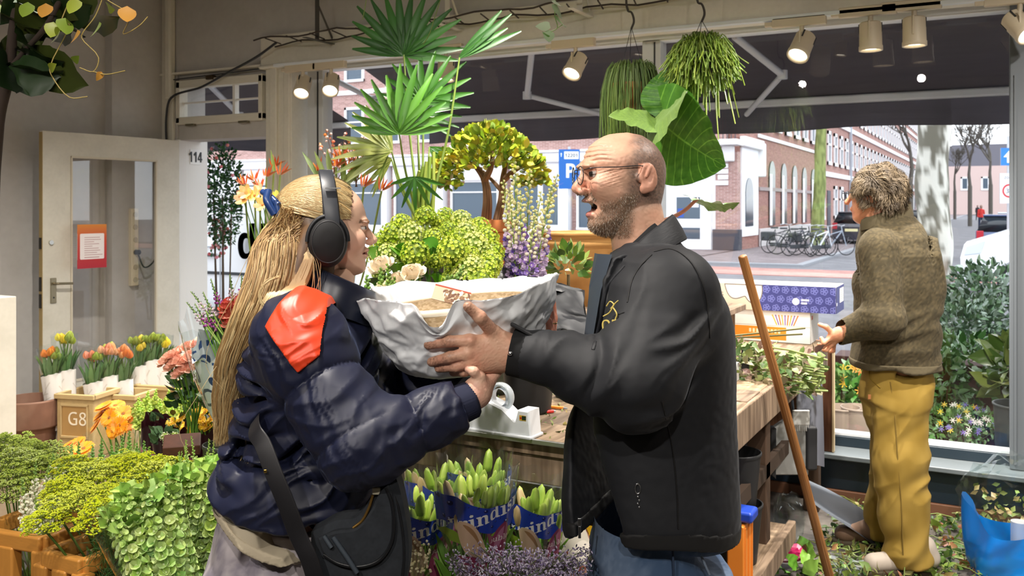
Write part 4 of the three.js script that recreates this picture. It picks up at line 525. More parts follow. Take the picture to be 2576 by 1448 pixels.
  const jac = (x, y, z) => {
    let a = smin(ua(x, y, z), fa(x, y, z), 0.05); const t = tors(x, y, z), a2 = smin(ua2(x, y, z), fa2(x, y, z), 0.05);
    a = smax(a, (x - wr.x) * cuffN.x + (y - wr.y) * cuffN.y + (z - wr.z) * cuffN.z, 0.006); const b2 = smax(a2, (x - wr2.x) * cuffN2.x + (y - wr2.y) * cuffN2.y + (z - wr2.z) * cuffN2.z, 0.006);
    let d = smin(smin(t, a, 0.028), b2, 0.03);
    d = smax(d, yHem(x) - y, 0.008);
    if (d < 0.05 && d > -0.05) { const arm = smooth(0.05, -0.02, a); d -= arm * (c1(x, y, z) * smooth(sh.y - 0.02, el.y + 0.1, y) * smooth(el.x - 0.08, sh.x, x) + c2(x, y, z) * smooth(el.x + 0.05, el.x - 0.06, x) * smooth(wr.x + 0.0, wr.x + 0.12, x)) + (1 - arm) * c3(x, y, z) * 0.8 + 0.0004 * N3(x * 60, y * 60, z * 60); }
    return d;
  };
  // front opening
  const f1 = J(1562, 660, 0.13), f2 = J(1515, 760, 0.155), f3 = J(1490, 880, 0.13), f4 = J(1455, 1310, 0.12), slit = [bone(f1, 0.014, f2, 0.014), bone(f2, 0.014, f3, 0.012), bone(f3, 0.012, f4, 0.01)];
  const jacF = (x, y, z) => { let d = jac(x, y, z); for (const s of slit) d = smax(d, -s(x, y, z), 0.006); return d; };
  const M_jack = pmat(0x1a1c21, 0.66, { sheen: 0.3, sheenColor: C(0x9098a4), sheenRoughness: 0.5, bumpMap: dataTex(128, 128, (u, v) => { const n = 0.5 + fbm(u * 40, v * 40, 3, 2); return [n, n, n]; }, false), bumpScale: 0.0004 });
  mesh('jacket', nets(jacF, [J(1240, 0).x, yHem(J(1640, 0).x) - 0.05, -0.34], [J(1870, 0).x, J(0, 596).y, 0.38], 0.0068), M_jack, g);
  // hem band, cuff, seams
  const bandF = (x, y, z) => smax(jac(x, y, z) - 0.0015, y - yHem(x) - 0.034, 0.002);
  mesh('hem_band', nets(bandF, [J(1380, 0).x, yHem(J(1640, 0).x) - 0.03, -0.3], [J(1870, 0).x, yHem(J(1415, 0).x) + 0.06, 0.32], 0.0075), mat(0x1b1b1c, 0.7), g);
  const cuff = (w, n, r) => sweep([w.clone().addScaledVector(n, -0.034), w.clone().addScaledVector(n, -0.03), w.clone().addScaledVector(n, 0.003), w.clone().addScaledVector(n, 0.006)], (t) => t < 0.1 || t > 0.9 ? r - 0.003 : r, 28, true);
  const cf = mesh('cuff', cuff(wr, cuffN, 0.0495), mat(0x131416, 0.9), g); mesh('cuff_tab', box(0.05, 0.006, 0.028, 0, 0, 0, 0.002).rotateZ(-0.5).translate(J(1312, 828, 0.24).x, J(1312, 828, 0.24).y, 0.24), mat(0x1d1e21, 0.7), cf); mesh('snap', sph(0.005, 8, 6).translate(J(1284, 889, 0.272).x, J(1284, 889, 0.272).y, 0.272), mat(0xc8ccd0, 0.2, { metalness: 1 }), cf);
  mesh('cuff', cuff(wr2, cuffN2, 0.049), mat(0x131416, 0.9), g);
  const onSurf = (pts, off = 0.001) => pts.map(([px, py]) => { let lo = 0.0, hi = 0.4; for (let k = 0; k < 22; k++) { const m = (lo + hi) / 2, q = J(px, py, m); jac(q.x, q.y, q.z) < 0 ? lo = m : hi = m; } return J(px, py, (lo + hi) / 2 + off); });
  for (const l of [[[1645, 632], [1690, 626], [1735, 655], [1768, 715], [1782, 790], [1786, 850]], [[1640, 640], [1612, 668], [1590, 705], [1578, 760]], [[1665, 1010], [1690, 1120], [1702, 1230], [1706, 1330]]]) mesh('seam', sweep(onSurf(curve(l.map((q) => V(q[0], q[1], 0)), 30).map((v) => [v.x, v.y]), 0.0005), 0.0017, 5), mat(0x0b0b0d, 0.6), g);
  mesh('front_edge', sweep(onSurf(curve([V(1572, 668, 0), V(1530, 720, 0), V(1512, 800, 0), V(1492, 880, 0)], 24).map((v) => [v.x, v.y]), -0.002), 0.004, 6), mat(0x222429, 0.5), g);
  { const zp = onSurf([[1604, 1228]])[0], z = mesh('pocket_zip', join([new THREE.TorusGeometry(0.007, 0.0014, 5, 12).scale(0.8, 1.5, 1).translate(zp.x, zp.y, zp.z + 0.002), ...[0, 1, 2, 3].map((k) => sph(0.0028, 6, 5).translate(zp.x + (k % 2) * 0.003, zp.y - 0.016 - k * 0.007, zp.z + 0.002))]), mat(0xd0d3d8, 0.25, { metalness: 1 }), g); z.userData.label = 'chrome pocket zip pull';
    const b = J(1458, 1312, 0.13); mesh('zip_slider', join([box(0.009, 0.018, 0.006, b.x, b.y, b.z, 0.002), box(0.006, 0.026, 0.003, b.x, b.y - 0.022, b.z, 0.001)]), mat(0xb9bcc2, 0.25, { metalness: 1 }), g); }
  // collar, shirt collar, lapel facing
  const ring = (l, r, py, slope, rz, n = 40) => Array.from({ length: n }, (_, i) => { const a = i / n * 2 * Math.PI, q = J((l + r) / 2 + (r - l) / 2 * Math.cos(a), py - slope * Math.cos(a), rz * Math.sin(a)); return q; });
  mesh('shirt_collar', loft([ring(1530, 1680, 640, 55, 0.085), ring(1545, 1664, 598, 52, 0.072), ring(1550, 1658, 598, 52, 0.066)]), mat(0x101115, 0.85), g);
  { // turned-down collar: open at the front (left), deep at the back
    const arc = (rad, dy, dx, n = 30) => Array.from({ length: n }, (_, i) => { const a = -2.25 + 4.5 * i / (n - 1); const c = Math.cos(a), s = Math.sin(a); return J(1616 + dx + rad * 74 * c * (c > 0 ? 1.0 : 0.85), 612 + dy - 60 * c, 0.088 * rad * s); });
    mesh('collar', loft([arc(0.92, -8, 0), arc(1.02, -14, 0), arc(1.1, -8, 2), arc(1.32, 22, 4), arc(1.5, 46, 2), arc(1.48, 50, 2), arc(1.3, 30, 2)], false), M_jack, g); }
  mesh('jacket_facing', loft([[J(1496, 636, 0.02), J(1540, 640, 0.11)], [J(1482, 720, 0.0), J(1512, 730, 0.13)], [J(1474, 860, 0.0), J(1490, 860, 0.13)]].map((r) => [r[0], r[0].clone().lerp(r[1], 0.5).add(V(-0.012, 0, 0)), r[1]]), false), mat(0x3a4450, 0.6, { bumpScale: 0 }), g);
  // embroidered emblem on the shirt front
  { const e = onSurf([[1541, 800]], 0.0)[0], em = new THREE.Group(); em.name = 'emblem'; g.add(em); em.position.set(e.x, e.y, e.z + 0.003); em.rotation.set(0, -0.75, 0.1); const gold = mat(0xd8c36a, 0.5); mesh('letters', text('OP', 0.024, 0.002, fontR).translate(-0.004, -0.014, 0.004), gold, em); mesh('stitching', join([sweep(curve([V(-0.02, 0.005, 0.004), V(-0.004, 0.012, 0.004), V(0.012, 0.03, 0.004), V(0.02, 0.035, 0.004)], 14), 0.0016, 5), sweep(curve([V(0.006, 0.022, 0.004), V(0.014, 0.008, 0.004), V(0.01, -0.002, 0.004), V(0.02, -0.012, 0.004)], 14), 0.0016, 5), sweep(curve([V(-0.01, 0.025, 0.004), V(0.0, 0.034, 0.004), V(0.008, 0.028, 0.004), V(0.0, 0.02, 0.004)], 12), 0.0014, 5)]), gold, em); }
  // jeans and shoes
  const legF = blend([stack(J, [[1240, 1490, 1832, 0.17], [1330, 1490, 1840, 0.185], [1420, 1492, 1838, 0.185], [1470, 1500, 1825, 0.18]], 2.4), bone(V(hip.x - 0.005, hip.y - 0.12, 0.1), 0.115, V(kn.x, 0.5, 0.11), 0.085), bone(V(kn.x, 0.5, 0.11), 0.085, V(an.x, 0.1, 0.12), 0.075), bone(V(hip.x - 0.02, hip.y - 0.12, -0.1), 0.115, V(kn.x - 0.03, 0.5, -0.11), 0.085), bone(V(kn.x - 0.03, 0.5, -0.11), 0.085, V(an.x - 0.03, 0.1, -0.12), 0.075)], 0.04);
  const cj = creases(V(1, 0.3, 0), V(0, 1, 0), 10, 0.006, 12), denim = L3(0x39506f), worn = L3(0x7d90aa);
  mesh('jeans', nets((x, y, z) => smax(legF(x, y, z) - cj(x, y, z), 0.07 - y, 0.005), [hip.x - 0.3, 0.05, -0.32], [hip.x + 0.28, J(0, 1290).y, 0.34], 0.009, (x, y, z) => mix3(denim, worn, clamp(0.3 + fbm(x * 7, y * 5, z * 7) * 1.6 + 0.35 * N3(x * 160, y * 260, z * 160)))), vmat(0.85), g);
  mesh('jeans_pocket', sweep(onSurf([], 0).concat([J(1757, 1350, 0.165), J(1765, 1400, 0.172), J(1785, 1445, 0.175)]), 0.003, 5), mat(0x6c7a8c, 0.8), g); mesh('jeans_seam', sweep([J(1692, 1366, 0.19), J(1695, 1448, 0.198)], 0.0026, 5), mat(0x24344c, 0.8), g);
  const shoe = (x, z) => blend([bone(V(x + 0.05, 0.045, z), 0.045, V(x - 0.13, 0.035, z + 0.01), 0.038), bone(V(x + 0.02, 0.1, z), 0.05, V(x, 0.05, z), 0.05)], 0.03);
  for (const s of [0.12, -0.12]) { const f = shoe(an.x, s); mesh('shoe', nets((x, y, z) => smax(f(x, y, z), 0.002 - y, 0.004), [an.x - 0.2, -0.01, s - 0.08], [an.x + 0.12, 0.17, s + 0.08], 0.008), mat(0x2a221c, 0.5), g); }
}
// ================================================================ the customer
{
  const { g, J } = person('blonde woman with black headphones, navy puffer jacket and orange shoulder panel', 2.0, 760);
  const E = J(826, 573, 0.01), TURN = -0.0 + 0.24;                      // face turned a little away
  const prof = [[0.0, 0.098], [0.04, 0.09], [0.067, 0.066], [0.078, 0.04], [0.083, 0.014], [0.079, 0.0], [0.077, -0.02], [0.079, -0.045], [0.079, -0.065], [0.081, -0.085], [0.075, -0.098], [0.05, -0.105], [0.02, -0.098], [-0.03, -0.085], [-0.06, -0.07], [-0.085, -0.035], [-0.096, 0.01], [-0.086, 0.05], [-0.06, 0.08], [-0.03, 0.095]];
  const add = [[cone(0.08, -0.001, 0, 0.0055, 0.0975, -0.027, 0, 0.0088), 0.012], [ell(0.089, -0.032, 0.0105, 0.009, 0.007, 0.006), 0.006], [ell(0.08, 0.012, 0.026, 0.008, 0.005, 0.02), 0.012], [ell(0.055, -0.025, 0.042, 0.022, 0.02, 0.016), 0.02], [ell(0.08, -0.049, 0, 0.0085, 0.005, 0.02), 0.006], [ell(0.0775, -0.0605, 0, 0.008, 0.0055, 0.018), 0.006]];
  const cut = [[ell(0.087, 0.0, 0.029, 0.014, 0.0085, 0.015), 0.01], [cone(0.088, -0.0548, 0, 0.0012, 0.07, -0.056, 0.022, 0.0012), 0.003], [ell(0.09, -0.038, 0.007, 0.005, 0.0022, 0.003), 0.002]];
  const hard = [ell(0.069, 0.0, 0.029, 0.0112, 0.0108, 0.0115), cone(-0.02, -0.07, 0, 0.05, -0.035, -0.22, 0, 0.055)];
  const headF = headField(prof, [[0.1, 0.055], [0.04, 0.07], [0.0, 0.068], [-0.04, 0.062], [-0.08, 0.05], [-0.11, 0.04]], { add, cut, hard });
  const skin = L3(0xe6bda3), red = L3(0xdc9f8a), lip = L3(0xb8756a), brow = L3(0x7a5a45), eyew = L3(0xd8d0ca), iris = L3(0x35302c);
  const colorAt = (x, y, z0) => { const z = Math.abs(z0); let c = mix3(skin, red, clamp(0.25 + 0.5 * smooth(0.035, 0.0, Math.hypot(x - 0.06, y + 0.03, z - 0.045)) + fbm(x * 30, y * 30, z0 * 30) * 0.6) * 0.6);
    if (x < 0.012 + 0.5 * Math.max(0, y - 0.02) && y > -0.1) c = mix3(L3(0x6e4e2d), L3(0x4f3620), clamp(0.5 + N3(x * 150, y * 12, z0 * 150))); if (x > 0.07 && Math.abs(y + 0.0545) < 0.0085 && z < 0.021 - Math.abs(y + 0.055) * 1.1) c = lip; if (Math.abs(y - 0.016 - 0.1 * (0.03 - z)) < 0.0035 && z > 0.012 && z < 0.045 && x > 0.05) c = brow;
    if (Math.hypot(x - 0.0695, y, z - 0.029) < 0.0131) { c = x > 0.0755 ? iris : eyew; if (y > 0.0035) c = y < 0.0056 ? brow : skin; if (y < -0.0032) c = skin; } return c; };
  const hm = new THREE.Matrix4().compose(E, new THREE.Quaternion().setFromEuler(new THREE.Euler(0, TURN, 0)), V(1, 1, 1));
  const hg = nets(headF, [-0.11, -0.2, -0.08], [0.115, 0.108, 0.08], 0.0027, colorAt).applyMatrix4(hm);
  // arms and hands
  const sh = J(752, 850, 0.155), el = J(898, 1128, 0.25), wr = J(1190, 1003, 0.185), sh2 = J(815, 850, -0.16), el2 = J(960, 1010, -0.2), wr2 = J(1165, 905, -0.06);
  const near = fingers(J, [[0.0095, 0.0075, [1246, 938, 0.15], [1272, 922, 0.12], [1285, 900, 0.09]], [0.0095, 0.0075, [1240, 935, 0.12], [1268, 918, 0.08], [1280, 905, 0.05]], [0.009, 0.007, [1232, 936, 0.1], [1258, 920, 0.06], [1268, 908, 0.03]], [0.0085, 0.0065, [1226, 938, 0.08], [1246, 924, 0.04], [1255, 915, 0.02]], [0.0105, 0.008, [1206, 948, 0.19], [1192, 934, 0.2], [1178, 928, 0.195]]],
    [[0.021, 0.011, [1198, 988, 0.18], [1246, 938, 0.15]], [0.021, 0.011, [1198, 988, 0.175], [1240, 936, 0.12]], [0.02, 0.0105, [1198, 988, 0.17], [1230, 938, 0.09]], [0.02, 0.012, [1198, 985, 0.185], [1206, 948, 0.19]], [0.022, 0.024, [1198, 990, 0.18], [1165, 1015, 0.19]]]);
  const n0 = J(1225, 950, 0.12), ng = nets(near, [n0.x - 0.1, n0.y - 0.08, 0.0], [n0.x + 0.07, n0.y + 0.06, 0.24], 0.003, (x, y, z) => mix3(skin, red, 0.4 + fbm(x * 50, y * 50, z * 50)));
  const far = fingers(J, [[0.009, 0.007, [1200, 880, -0.1], [1225, 860, -0.12], [1240, 840, -0.13]], [0.009, 0.007, [1205, 890, -0.07], [1235, 875, -0.09], [1255, 855, -0.1]], [0.009, 0.007, [1205, 898, -0.04], [1235, 885, -0.06], [1255, 870, -0.07]], [0.0085, 0.0065, [1200, 905, -0.02], [1228, 896, -0.03], [1245, 884, -0.04]], [0.01, 0.008, [1185, 880, -0.09], [1180, 860, -0.12], [1180, 845, -0.13]]], [[0.02, 0.013, [1165, 905, -0.06], [1203, 888, -0.08]], [0.02, 0.013, [1165, 905, -0.05], [1202, 900, -0.03]], [0.022, 0.024, [1165, 905, -0.06], [1120, 930, -0.08]]]);
  const f0 = J(1190, 885, -0.07), fg = nets(far, [f0.x - 0.1, f0.y - 0.08, -0.17], [f0.x + 0.09, f0.y + 0.06, 0.02], 0.004, () => skin);
  const hip = J(745, 1330), torsoF = blend([stack(J, [[740, 750, 880, 0.12], [850, 700, 870, 0.13], [1100, 670, 870, 0.12], [1330, 640, 880, 0.13]]), bone(J(836, 690), 0.05, J(815, 760), 0.06), bone(sh, 0.05, el, 0.04), bone(el, 0.04, wr, 0.025), bone(sh2, 0.05, el2, 0.04), bone(el2, 0.04, wr2, 0.025), bone(V(hip.x, hip.y, 0.08), 0.07, V(hip.x, 0.5, 0.1), 0.05), bone(V(hip.x, 0.5, 0.1), 0.06, V(hip.x - 0.03, 0.1, 0.1), 0.04), bone(V(hip.x, hip.y, -0.08), 0.07, V(hip.x + 0.05, 0.5, -0.1), 0.06), bone(V(hip.x + 0.05, 0.5, -0.1), 0.06, V(hip.x + 0.04, 0.1, -0.1), 0.04)], 0.03);
  mesh('body', join([hg, ng, fg, nets(torsoF, [hip.x - 0.2, 0.06, -0.3], [hip.x + 0.48, 1.5, 0.34], 0.016, () => skin)]), M_skin, g);
  // puffer jacket
  const quilt = (a, ra, b, rb, n, amp, ph) => { const d = b.clone().sub(a), L = d.lengthSq(); return (x, y, z) => { const px = x - a.x, py = y - a.y, pz = z - a.z, t = clamp((px * d.x + py * d.y + pz * d.z) / L), q = Math.abs(Math.sin(Math.PI * (t * n + ph))); return Math.hypot(px - d.x * t, py - d.y * t, pz - d.z * t) - (lerp(ra, rb, t) + amp * (Math.pow(q, 0.45) - 0.75)); }; };
  const rows = [[735, 770, 890, 0.07], [770, 700, 905, 0.13], [820, 650, 930, 0.185], [900, 622, 950, 0.2], [1000, 608, 955, 0.195], [1085, 598, 955, 0.185], [1105, 572, 962, 0.2], [1200, 550, 968, 0.215], [1265, 548, 965, 0.215], [1345, 560, 955, 0.21]];
  const tors = stack(J, rows, 2.3), ua = quilt(sh, 0.096, el, 0.074, 2, 0.018, 0.12), fa = quilt(el, 0.074, wr, 0.043, 2.0, 0.014, 0.0), ua2 = quilt(sh2, 0.11, el2, 0.08, 2, 0.016, 0.1), fa2 = quilt(el2, 0.085, wr2, 0.055, 2, 0.012, 0.1);
  const cN = wr.clone().sub(el).normalize(), cN2 = wr2.clone().sub(el2).normalize();
  const w1 = creases(V(0.5, -0.9, 0), V(0.9, 0.5, 0.3), 34, 0.0075, 21), w2 = creases(V(0.35, 1, 0), V(1, -0.2, 0.5), 30, 0.008, 31), w3 = creases(V(0.9, 0.25, 0), V(-0.25, 0.9, 0.2), 26, 0.007, 7);
  const hemY = (x) => lerp(J(0, 1262, 0.15).y, J(0, 1338, 0.18).y, smooth(J(548, 0).x, J(760, 0).x, x));
  const jac = (x, y, z) => {
    const a = smax(smin(ua(x, y, z), fa(x, y, z), 0.035), (x - wr.x) * cN.x + (y - wr.y) * cN.y + (z - wr.z) * cN.z + 0.035, 0.012), a2 = smax(smin(ua2(x, y, z), fa2(x, y, z), 0.035), (x - wr2.x) * cN2.x + (y - wr2.y) * cN2.y + (z - wr2.z) * cN2.z + 0.03, 0.012);
    let t = tors(x, y, z); t -= 0.009 * (Math.pow(Math.abs(Math.sin((y - 0.98 - 0.1 * x) * Math.PI / 0.135)), 0.45) - 0.7);
    let d = smin(smin(t, a, 0.02), a2, 0.02); d = smax(d, hemY(x) - y, 0.012);
    if (d < 0.04 && d > -0.04) { const arm = smooth(0.03, -0.02, a); d -= arm * (w1(x, y, z) * 0.8 + w2(x, y, z) * smooth(el.x - 0.03, el.x + 0.1, x)) + (1 - arm) * (w3(x, y, z) * 0.9); }
    return d;
  };
  const navy = L3(0x181d36);
  const M_puff = vmat(0.5, { sheen: 0.25, sheenColor: C(0x8fa3d8), sheenRoughness: 0.4 });
  const box6 = [[J(530, 0).x, hemY(1) - 0.05, -0.34], [J(1215, 0).x, J(0, 690).y, 0.38]];
  mesh('jacket', nets(jac, box6[0], box6[1], 0.0062, () => navy), M_puff, g);
  // orange shoulder panels
  const pan = outline([[665, 822], [690, 770], [728, 722], [780, 726], [806, 758], [828, 812], [840, 866], [800, 898], [760, 930], [712, 872]].map(([a, b]) => { const q = J(a, b, 0.24); return [q.x, q.y]; }));
  mesh('shoulder_panel', nets((x, y, z) => smax(Math.abs(jac(x, y, z) - 0.001) - 0.0065, smax(pan(x, y), 0.02 - z, 0.002), 0.002), [J(640, 0).x, J(0, 945, 0.2).y, 0.0], [J(870, 0).x, J(0, 700).y, 0.34], 0.0038), pmat(0xe2431f, 0.42, { sheen: 0.3, sheenColor: C(0xffa080) }), g);
  // stand-up collar
  { const ring = (cx, rx, py, sl, rz, n = 44) => Array.from({ length: n }, (_, i) => { const a = i / n * 2 * Math.PI; return J(cx + rx * Math.cos(a) * (1 + 0.02 * Math.sin(a * 9)), py + sl * Math.cos(a), rz * Math.sin(a)); });
    mesh('collar', loft([ring(822, 108, 782, 40, 0.11), ring(832, 108, 750, 40, 0.104), ring(842, 104, 720, 38, 0.096), ring(848, 96, 697, 38, 0.086), ring(848, 88, 693, 38, 0.078), ring(845, 84, 715, 38, 0.076), ring(838, 84, 760, 38, 0.078)]), pmat(0x1a1f30, 0.36, { sheen: 0.25, sheenColor: C(0x8fa3d8) }), g);
    mesh('draw_cord', sweep(curve([J(938, 752, 0.03), J(940, 790, 0.04), J(936, 822, 0.04), J(942, 836, 0.04)], 14), 0.0022, 5), mat(0x0d0e12, 0.6), g); }
  // ribbed cuff
  { const pts = [], n = 9; for (let i = 0; i <= n; i++) pts.push(wr.clone().addScaledVector(cN, -0.055 + 0.06 * i / n)); const gq = sweep(pts, (t) => 0.0395 - 0.004 * t - (t > 0.95 ? 0.006 : 0), 80, true), p = gq.attributes.position, m = gq.attributes.normal; for (let i = 0; i < p.count; i++) { const s = (i % 81) % 2 ? 0.0012 : -0.0006; if (i < 81 * (n + 1)) p.setXYZ(i, p.getX(i) + m.getX(i) * s, p.getY(i) + m.getY(i) * s, p.getZ(i) + m.getZ(i) * s); } gq.computeVertexNormals(); mesh('cuff', gq, mat(0x1c213a, 0.85), g);
    mesh('cuff', sweep([wr2.clone().addScaledVector(cN2, -0.05), wr2.clone()], 0.036, 24), mat(0x14182a, 0.85), g); }
  // shirt hem and trousers
  const shirtS = stack(J, [[1200, 556, 945, 0.2], [1290, 543, 948, 0.212], [1450, 540, 945, 0.215]], 2.3), sy = (x, o) => lerp(J(0, 1288 + o, 0.1).y, J(0, 1422 + o, 0.17).y, smooth(J(540, 0).x, J(800, 0).x, x));
  const cs = creases(V(0.8, -0.5, 0), V(0.5, 0.8, 0.3), 8, 0.005, 15), M_shirt = mat(0xb5a992, 0.85);
  mesh('shirt_hem', nets((x, y, z) => smax(shirtS(x, y, z) - cs(x, y, z), sy(x, 0) - y, 0.004), [J(525, 0).x, sy(1, 0) - 0.02, -0.24], [J(980, 0).x, J(0, 1240).y, 0.26], 0.008), M_shirt, g);
  mesh('hem_facing', nets((x, y, z) => smax(shirtS(x, y, z) - cs(x, y, z) - 0.002, Math.max(sy(x, 0) + 0.003 - y, y - sy(x, -32)), 0.002), [J(525, 0).x, sy(1, 0) - 0.02, -0.24], [J(980, 0).x, J(0, 1240).y, 0.26], 0.006), mat(0xc2b59c, 0.85), g);
  const legF = blend([stack(J, [[1290, 560, 930, 0.15], [1345, 548, 930, 0.165], [1440, 528, 945, 0.19], [1520, 540, 930, 0.19]], 2.3), bone(V(hip.x - 0.06, 0.75, 0.1), 0.12, V(hip.x - 0.04, 0.1, 0.11), 0.11), bone(V(hip.x + 0.03, 0.75, -0.1), 0.12, V(hip.x + 0.06, 0.1, -0.11), 0.11)], 0.05), ct = creases(V(0.5, 0.9, 0), V(1, -0.4, 0.3), 11, 0.009, 41), ta = L3(0xb4acb0), tb = L3(0x827c88);
  mesh('trousers', nets((x, y, z) => smax(legF(x, y, z) - ct(x, y, z), 0.05 - y, 0.005), [J(505, 0).x, 0.03, -0.3], [J(985, 0).x, J(0, 1250).y, 0.32], 0.0085, (x, y, z) => mix3(ta, tb, smooth(-0.1, 0.25, fbm(x * 16, y * 16, z * 16, 4)))), vmat(0.85), g);
  for (const [dx, s] of [[-0.03, 0.11], [0.07, -0.11]]) { const f = blend([bone(V(hip.x + dx - 0.05, 0.045, s), 0.042, V(hip.x + dx + 0.12, 0.034, s), 0.036)], 0.01); mesh('shoe', nets((x, y, z) => smax(f(x, y, z), 0.002 - y, 0.004), [hip.x + dx - 0.12, -0.01, s - 0.07], [hip.x + dx + 0.2, 0.12, s + 0.07], 0.008), mat(0xd8d8d6, 0.5), g); }
  // headphones
  { const H = new THREE.Group(); H.name = 'headphones'; g.add(H); H.applyMatrix4(hm); const blk = mat(0x1b1c20, 0.55), matte = mat(0x121214, 0.75), b = [];
    for (let i = 0; i <= 40; i++) { const a = -0.2 + (Math.PI + 0.4) * i / 40, c = Math.cos(a), s = Math.sin(a); b.push([V(0.006 - 0.012 * Math.max(0, s), 0.0 + 0.122 * s, 0.094 * c), V(c, s, 0)]); }
    const band = (w, th, off) => loft(b.map(([p, n], i) => { const N = V(0, Math.sin(-0.2 + (Math.PI + 0.4) * i / 40), Math.cos(-0.2 + (Math.PI + 0.4) * i / 40)); return [[-w, 0], [-w * 0.85, th], [w * 0.85, th], [w, 0], [w * 0.85, -th], [-w * 0.85, -th]].map(([x, t]) => p.clone().addScaledVector(N, t + off).add(V(x, 0, 0))); }), true, true);
    mesh('headband', band(0.0155, 0.005, 0), mat(0x2c2f36, 0.42), H); mesh('headband_pad', band(0.0175, 0.004, -0.008), matte, H); mesh('band_accent', join([slab(-0.010, 0.022, 0.084, 0.0862, 0.078, 0.0865).rotateX(0)]), mat(0xd8dadd, 0.3, { metalness: 0.8 }), H);
    for (const s of [1, -1]) { const cup = mesh('ear_cup', lathe([[0, 0.026], [0.02, 0.0255], [0.036, 0.021], [0.0405, 0.014], [0.041, 0.0], [0.04, -0.006]], 40).rotateX(s * Math.PI / 2).scale(0.88, 1.14, 1).translate(-0.005, -0.026, s * 0.094), matte, H); mesh('ear_cushion', new THREE.TorusGeometry(0.033, 0.0135, 12, 36).scale(0.9, 1.18, 1.0).translate(-0.005, -0.026, s * 0.083), mat(0x1e1e20, 0.6), cup); mesh('yoke', sweep(Array.from({ length: 19 }, (_, i) => { const a = Math.PI * (0.0 + i / 18 * 1.0); return V(-0.005 + 0.042 * Math.cos(a), -0.026 + 0.053 * Math.sin(a), s * 0.09); }), 0.0045, 7), blk, cup); mesh('cup_rim', new THREE.TorusGeometry(0.0375, 0.0012, 5, 40).scale(0.88, 1.14, 1).translate(-0.005, -0.026, s * 0.1135), mat(0x3a3a3e, 0.35), cup); } }
  // hair: a solid core with strands over it
  { const R = rng(77), core = ell(-0.022, 0.026, 0, 0.094, 0.089, 0.077), cutF = ell(0.1, -0.02, 0, 0.085, 0.105, 0.12), inv = hm.clone().invert(), q = V(), H = (x, y, z) => V(x, y, z).applyMatrix4(hm);
    const fall = [[J(735, 525, 0.01), 0.045], [J(724, 600, 0.05), 0.054], [J(704, 700, 0.07), 0.06], [J(656, 800, 0.09), 0.052], [J(606, 910, 0.07), 0.042], [J(584, 1000, 0.05), 0.032], [J(574, 1085, 0.05), 0.022]], fb = []; for (let i = 0; i < fall.length - 1; i++) fb.push(bone(fall[i][0], fall[i][1], fall[i + 1][0], fall[i + 1][1])); const ear = bone(H(-0.035, 0.0, 0.055), 0.04, J(745, 700, 0.09), 0.045);
    const hf = (x, y, z) => { q.set(x, y, z).applyMatrix4(inv); let d = smax(core(q.x, q.y, q.z), -cutF(q.x, q.y, q.z), 0.012); d = Math.max(d, -(q.y + 0.085)); for (const f of fb) d = smin(d, f(x, y, z) + 0.014, 0.015); d = smin(d, ear(x, y, z) + 0.012, 0.015); return d + 0.003; };
    const gold = C(0xb3915e), pale = C(0xd9c493), brown = C(0x6e4e2d), deep = C(0x4f3620), tone = (t) => { const c = brown.clone(); return t < 0.5 ? c.lerp(gold, t * 2) : gold.clone().lerp(pale, t * 2 - 1); };
    const coreG = nets(hf, [J(540, 0).x, J(0, 1100).y, -0.12], [J(905, 0).x, J(0, 425).y, 0.18], 0.006, (x, y, z) => mix3(deep.toArray(), brown.toArray(), clamp(0.5 + 1.5 * N3(x * 120, y * 9, z * 120))));
    const list = [], clip = H(-0.112, 0.058, 0.012), cen = H(-0.02, 0.01, 0), out = (p) => p.clone().sub(cen);
    // combed back from the hairline to the clip
    for (let i = 0; i < 3000; i++) { const a = lerp(-1.75, 1.75, R()), u = R(), ph = lerp(0.0, 1.0, Math.pow(u, 0.8)); // a: around the head, ph: how far forward it starts
      const sx = 0.0 + 0.075 * ph, ang = a * 0.95, rr = 1 + (R() - 0.5) * 0.03; const st = V(-0.02 + sx * 1.0 * Math.cos(ang * 0.35), 0.026 + 0.086 * Math.cos(ang) * Math.sqrt(Math.max(0, 1 - (sx / 0.12) ** 2)) * rr, 0.079 * Math.sin(ang) * Math.sqrt(Math.max(0.1, 1 - (sx / 0.12) ** 2)) * rr);
      const pts = []; const cl = V(-0.108 + (R() - 0.5) * 0.015, 0.055 + (R() - 0.5) * 0.03, 0.01 + (R() - 0.5) * 0.03); for (let k = 0; k <= 10; k++) { const t = k / 10, p = st.clone().lerp(cl, t), c = V(-0.02, 0.022, 0), d = p.clone().sub(c); const kx = Math.hypot(d.x / 0.1, d.y / 0.093, d.z / 0.081); const w = 1 + (1 / Math.max(kx, 0.35) - 1) * (1 - 0.25 * smooth(0.75, 1, t)); d.multiplyScalar(w * (1.01 + 0.012 * Math.sin(a * 17 + t * 5))); pts.push(c.add(d).applyMatrix4(hm)); }
      const tn = 0.45 + 0.55 * R(); list.push({ pts, w: 0.0015 + R() * 0.0013, c0: tone(tn), c1: tone(tn * 0.85), out }); }
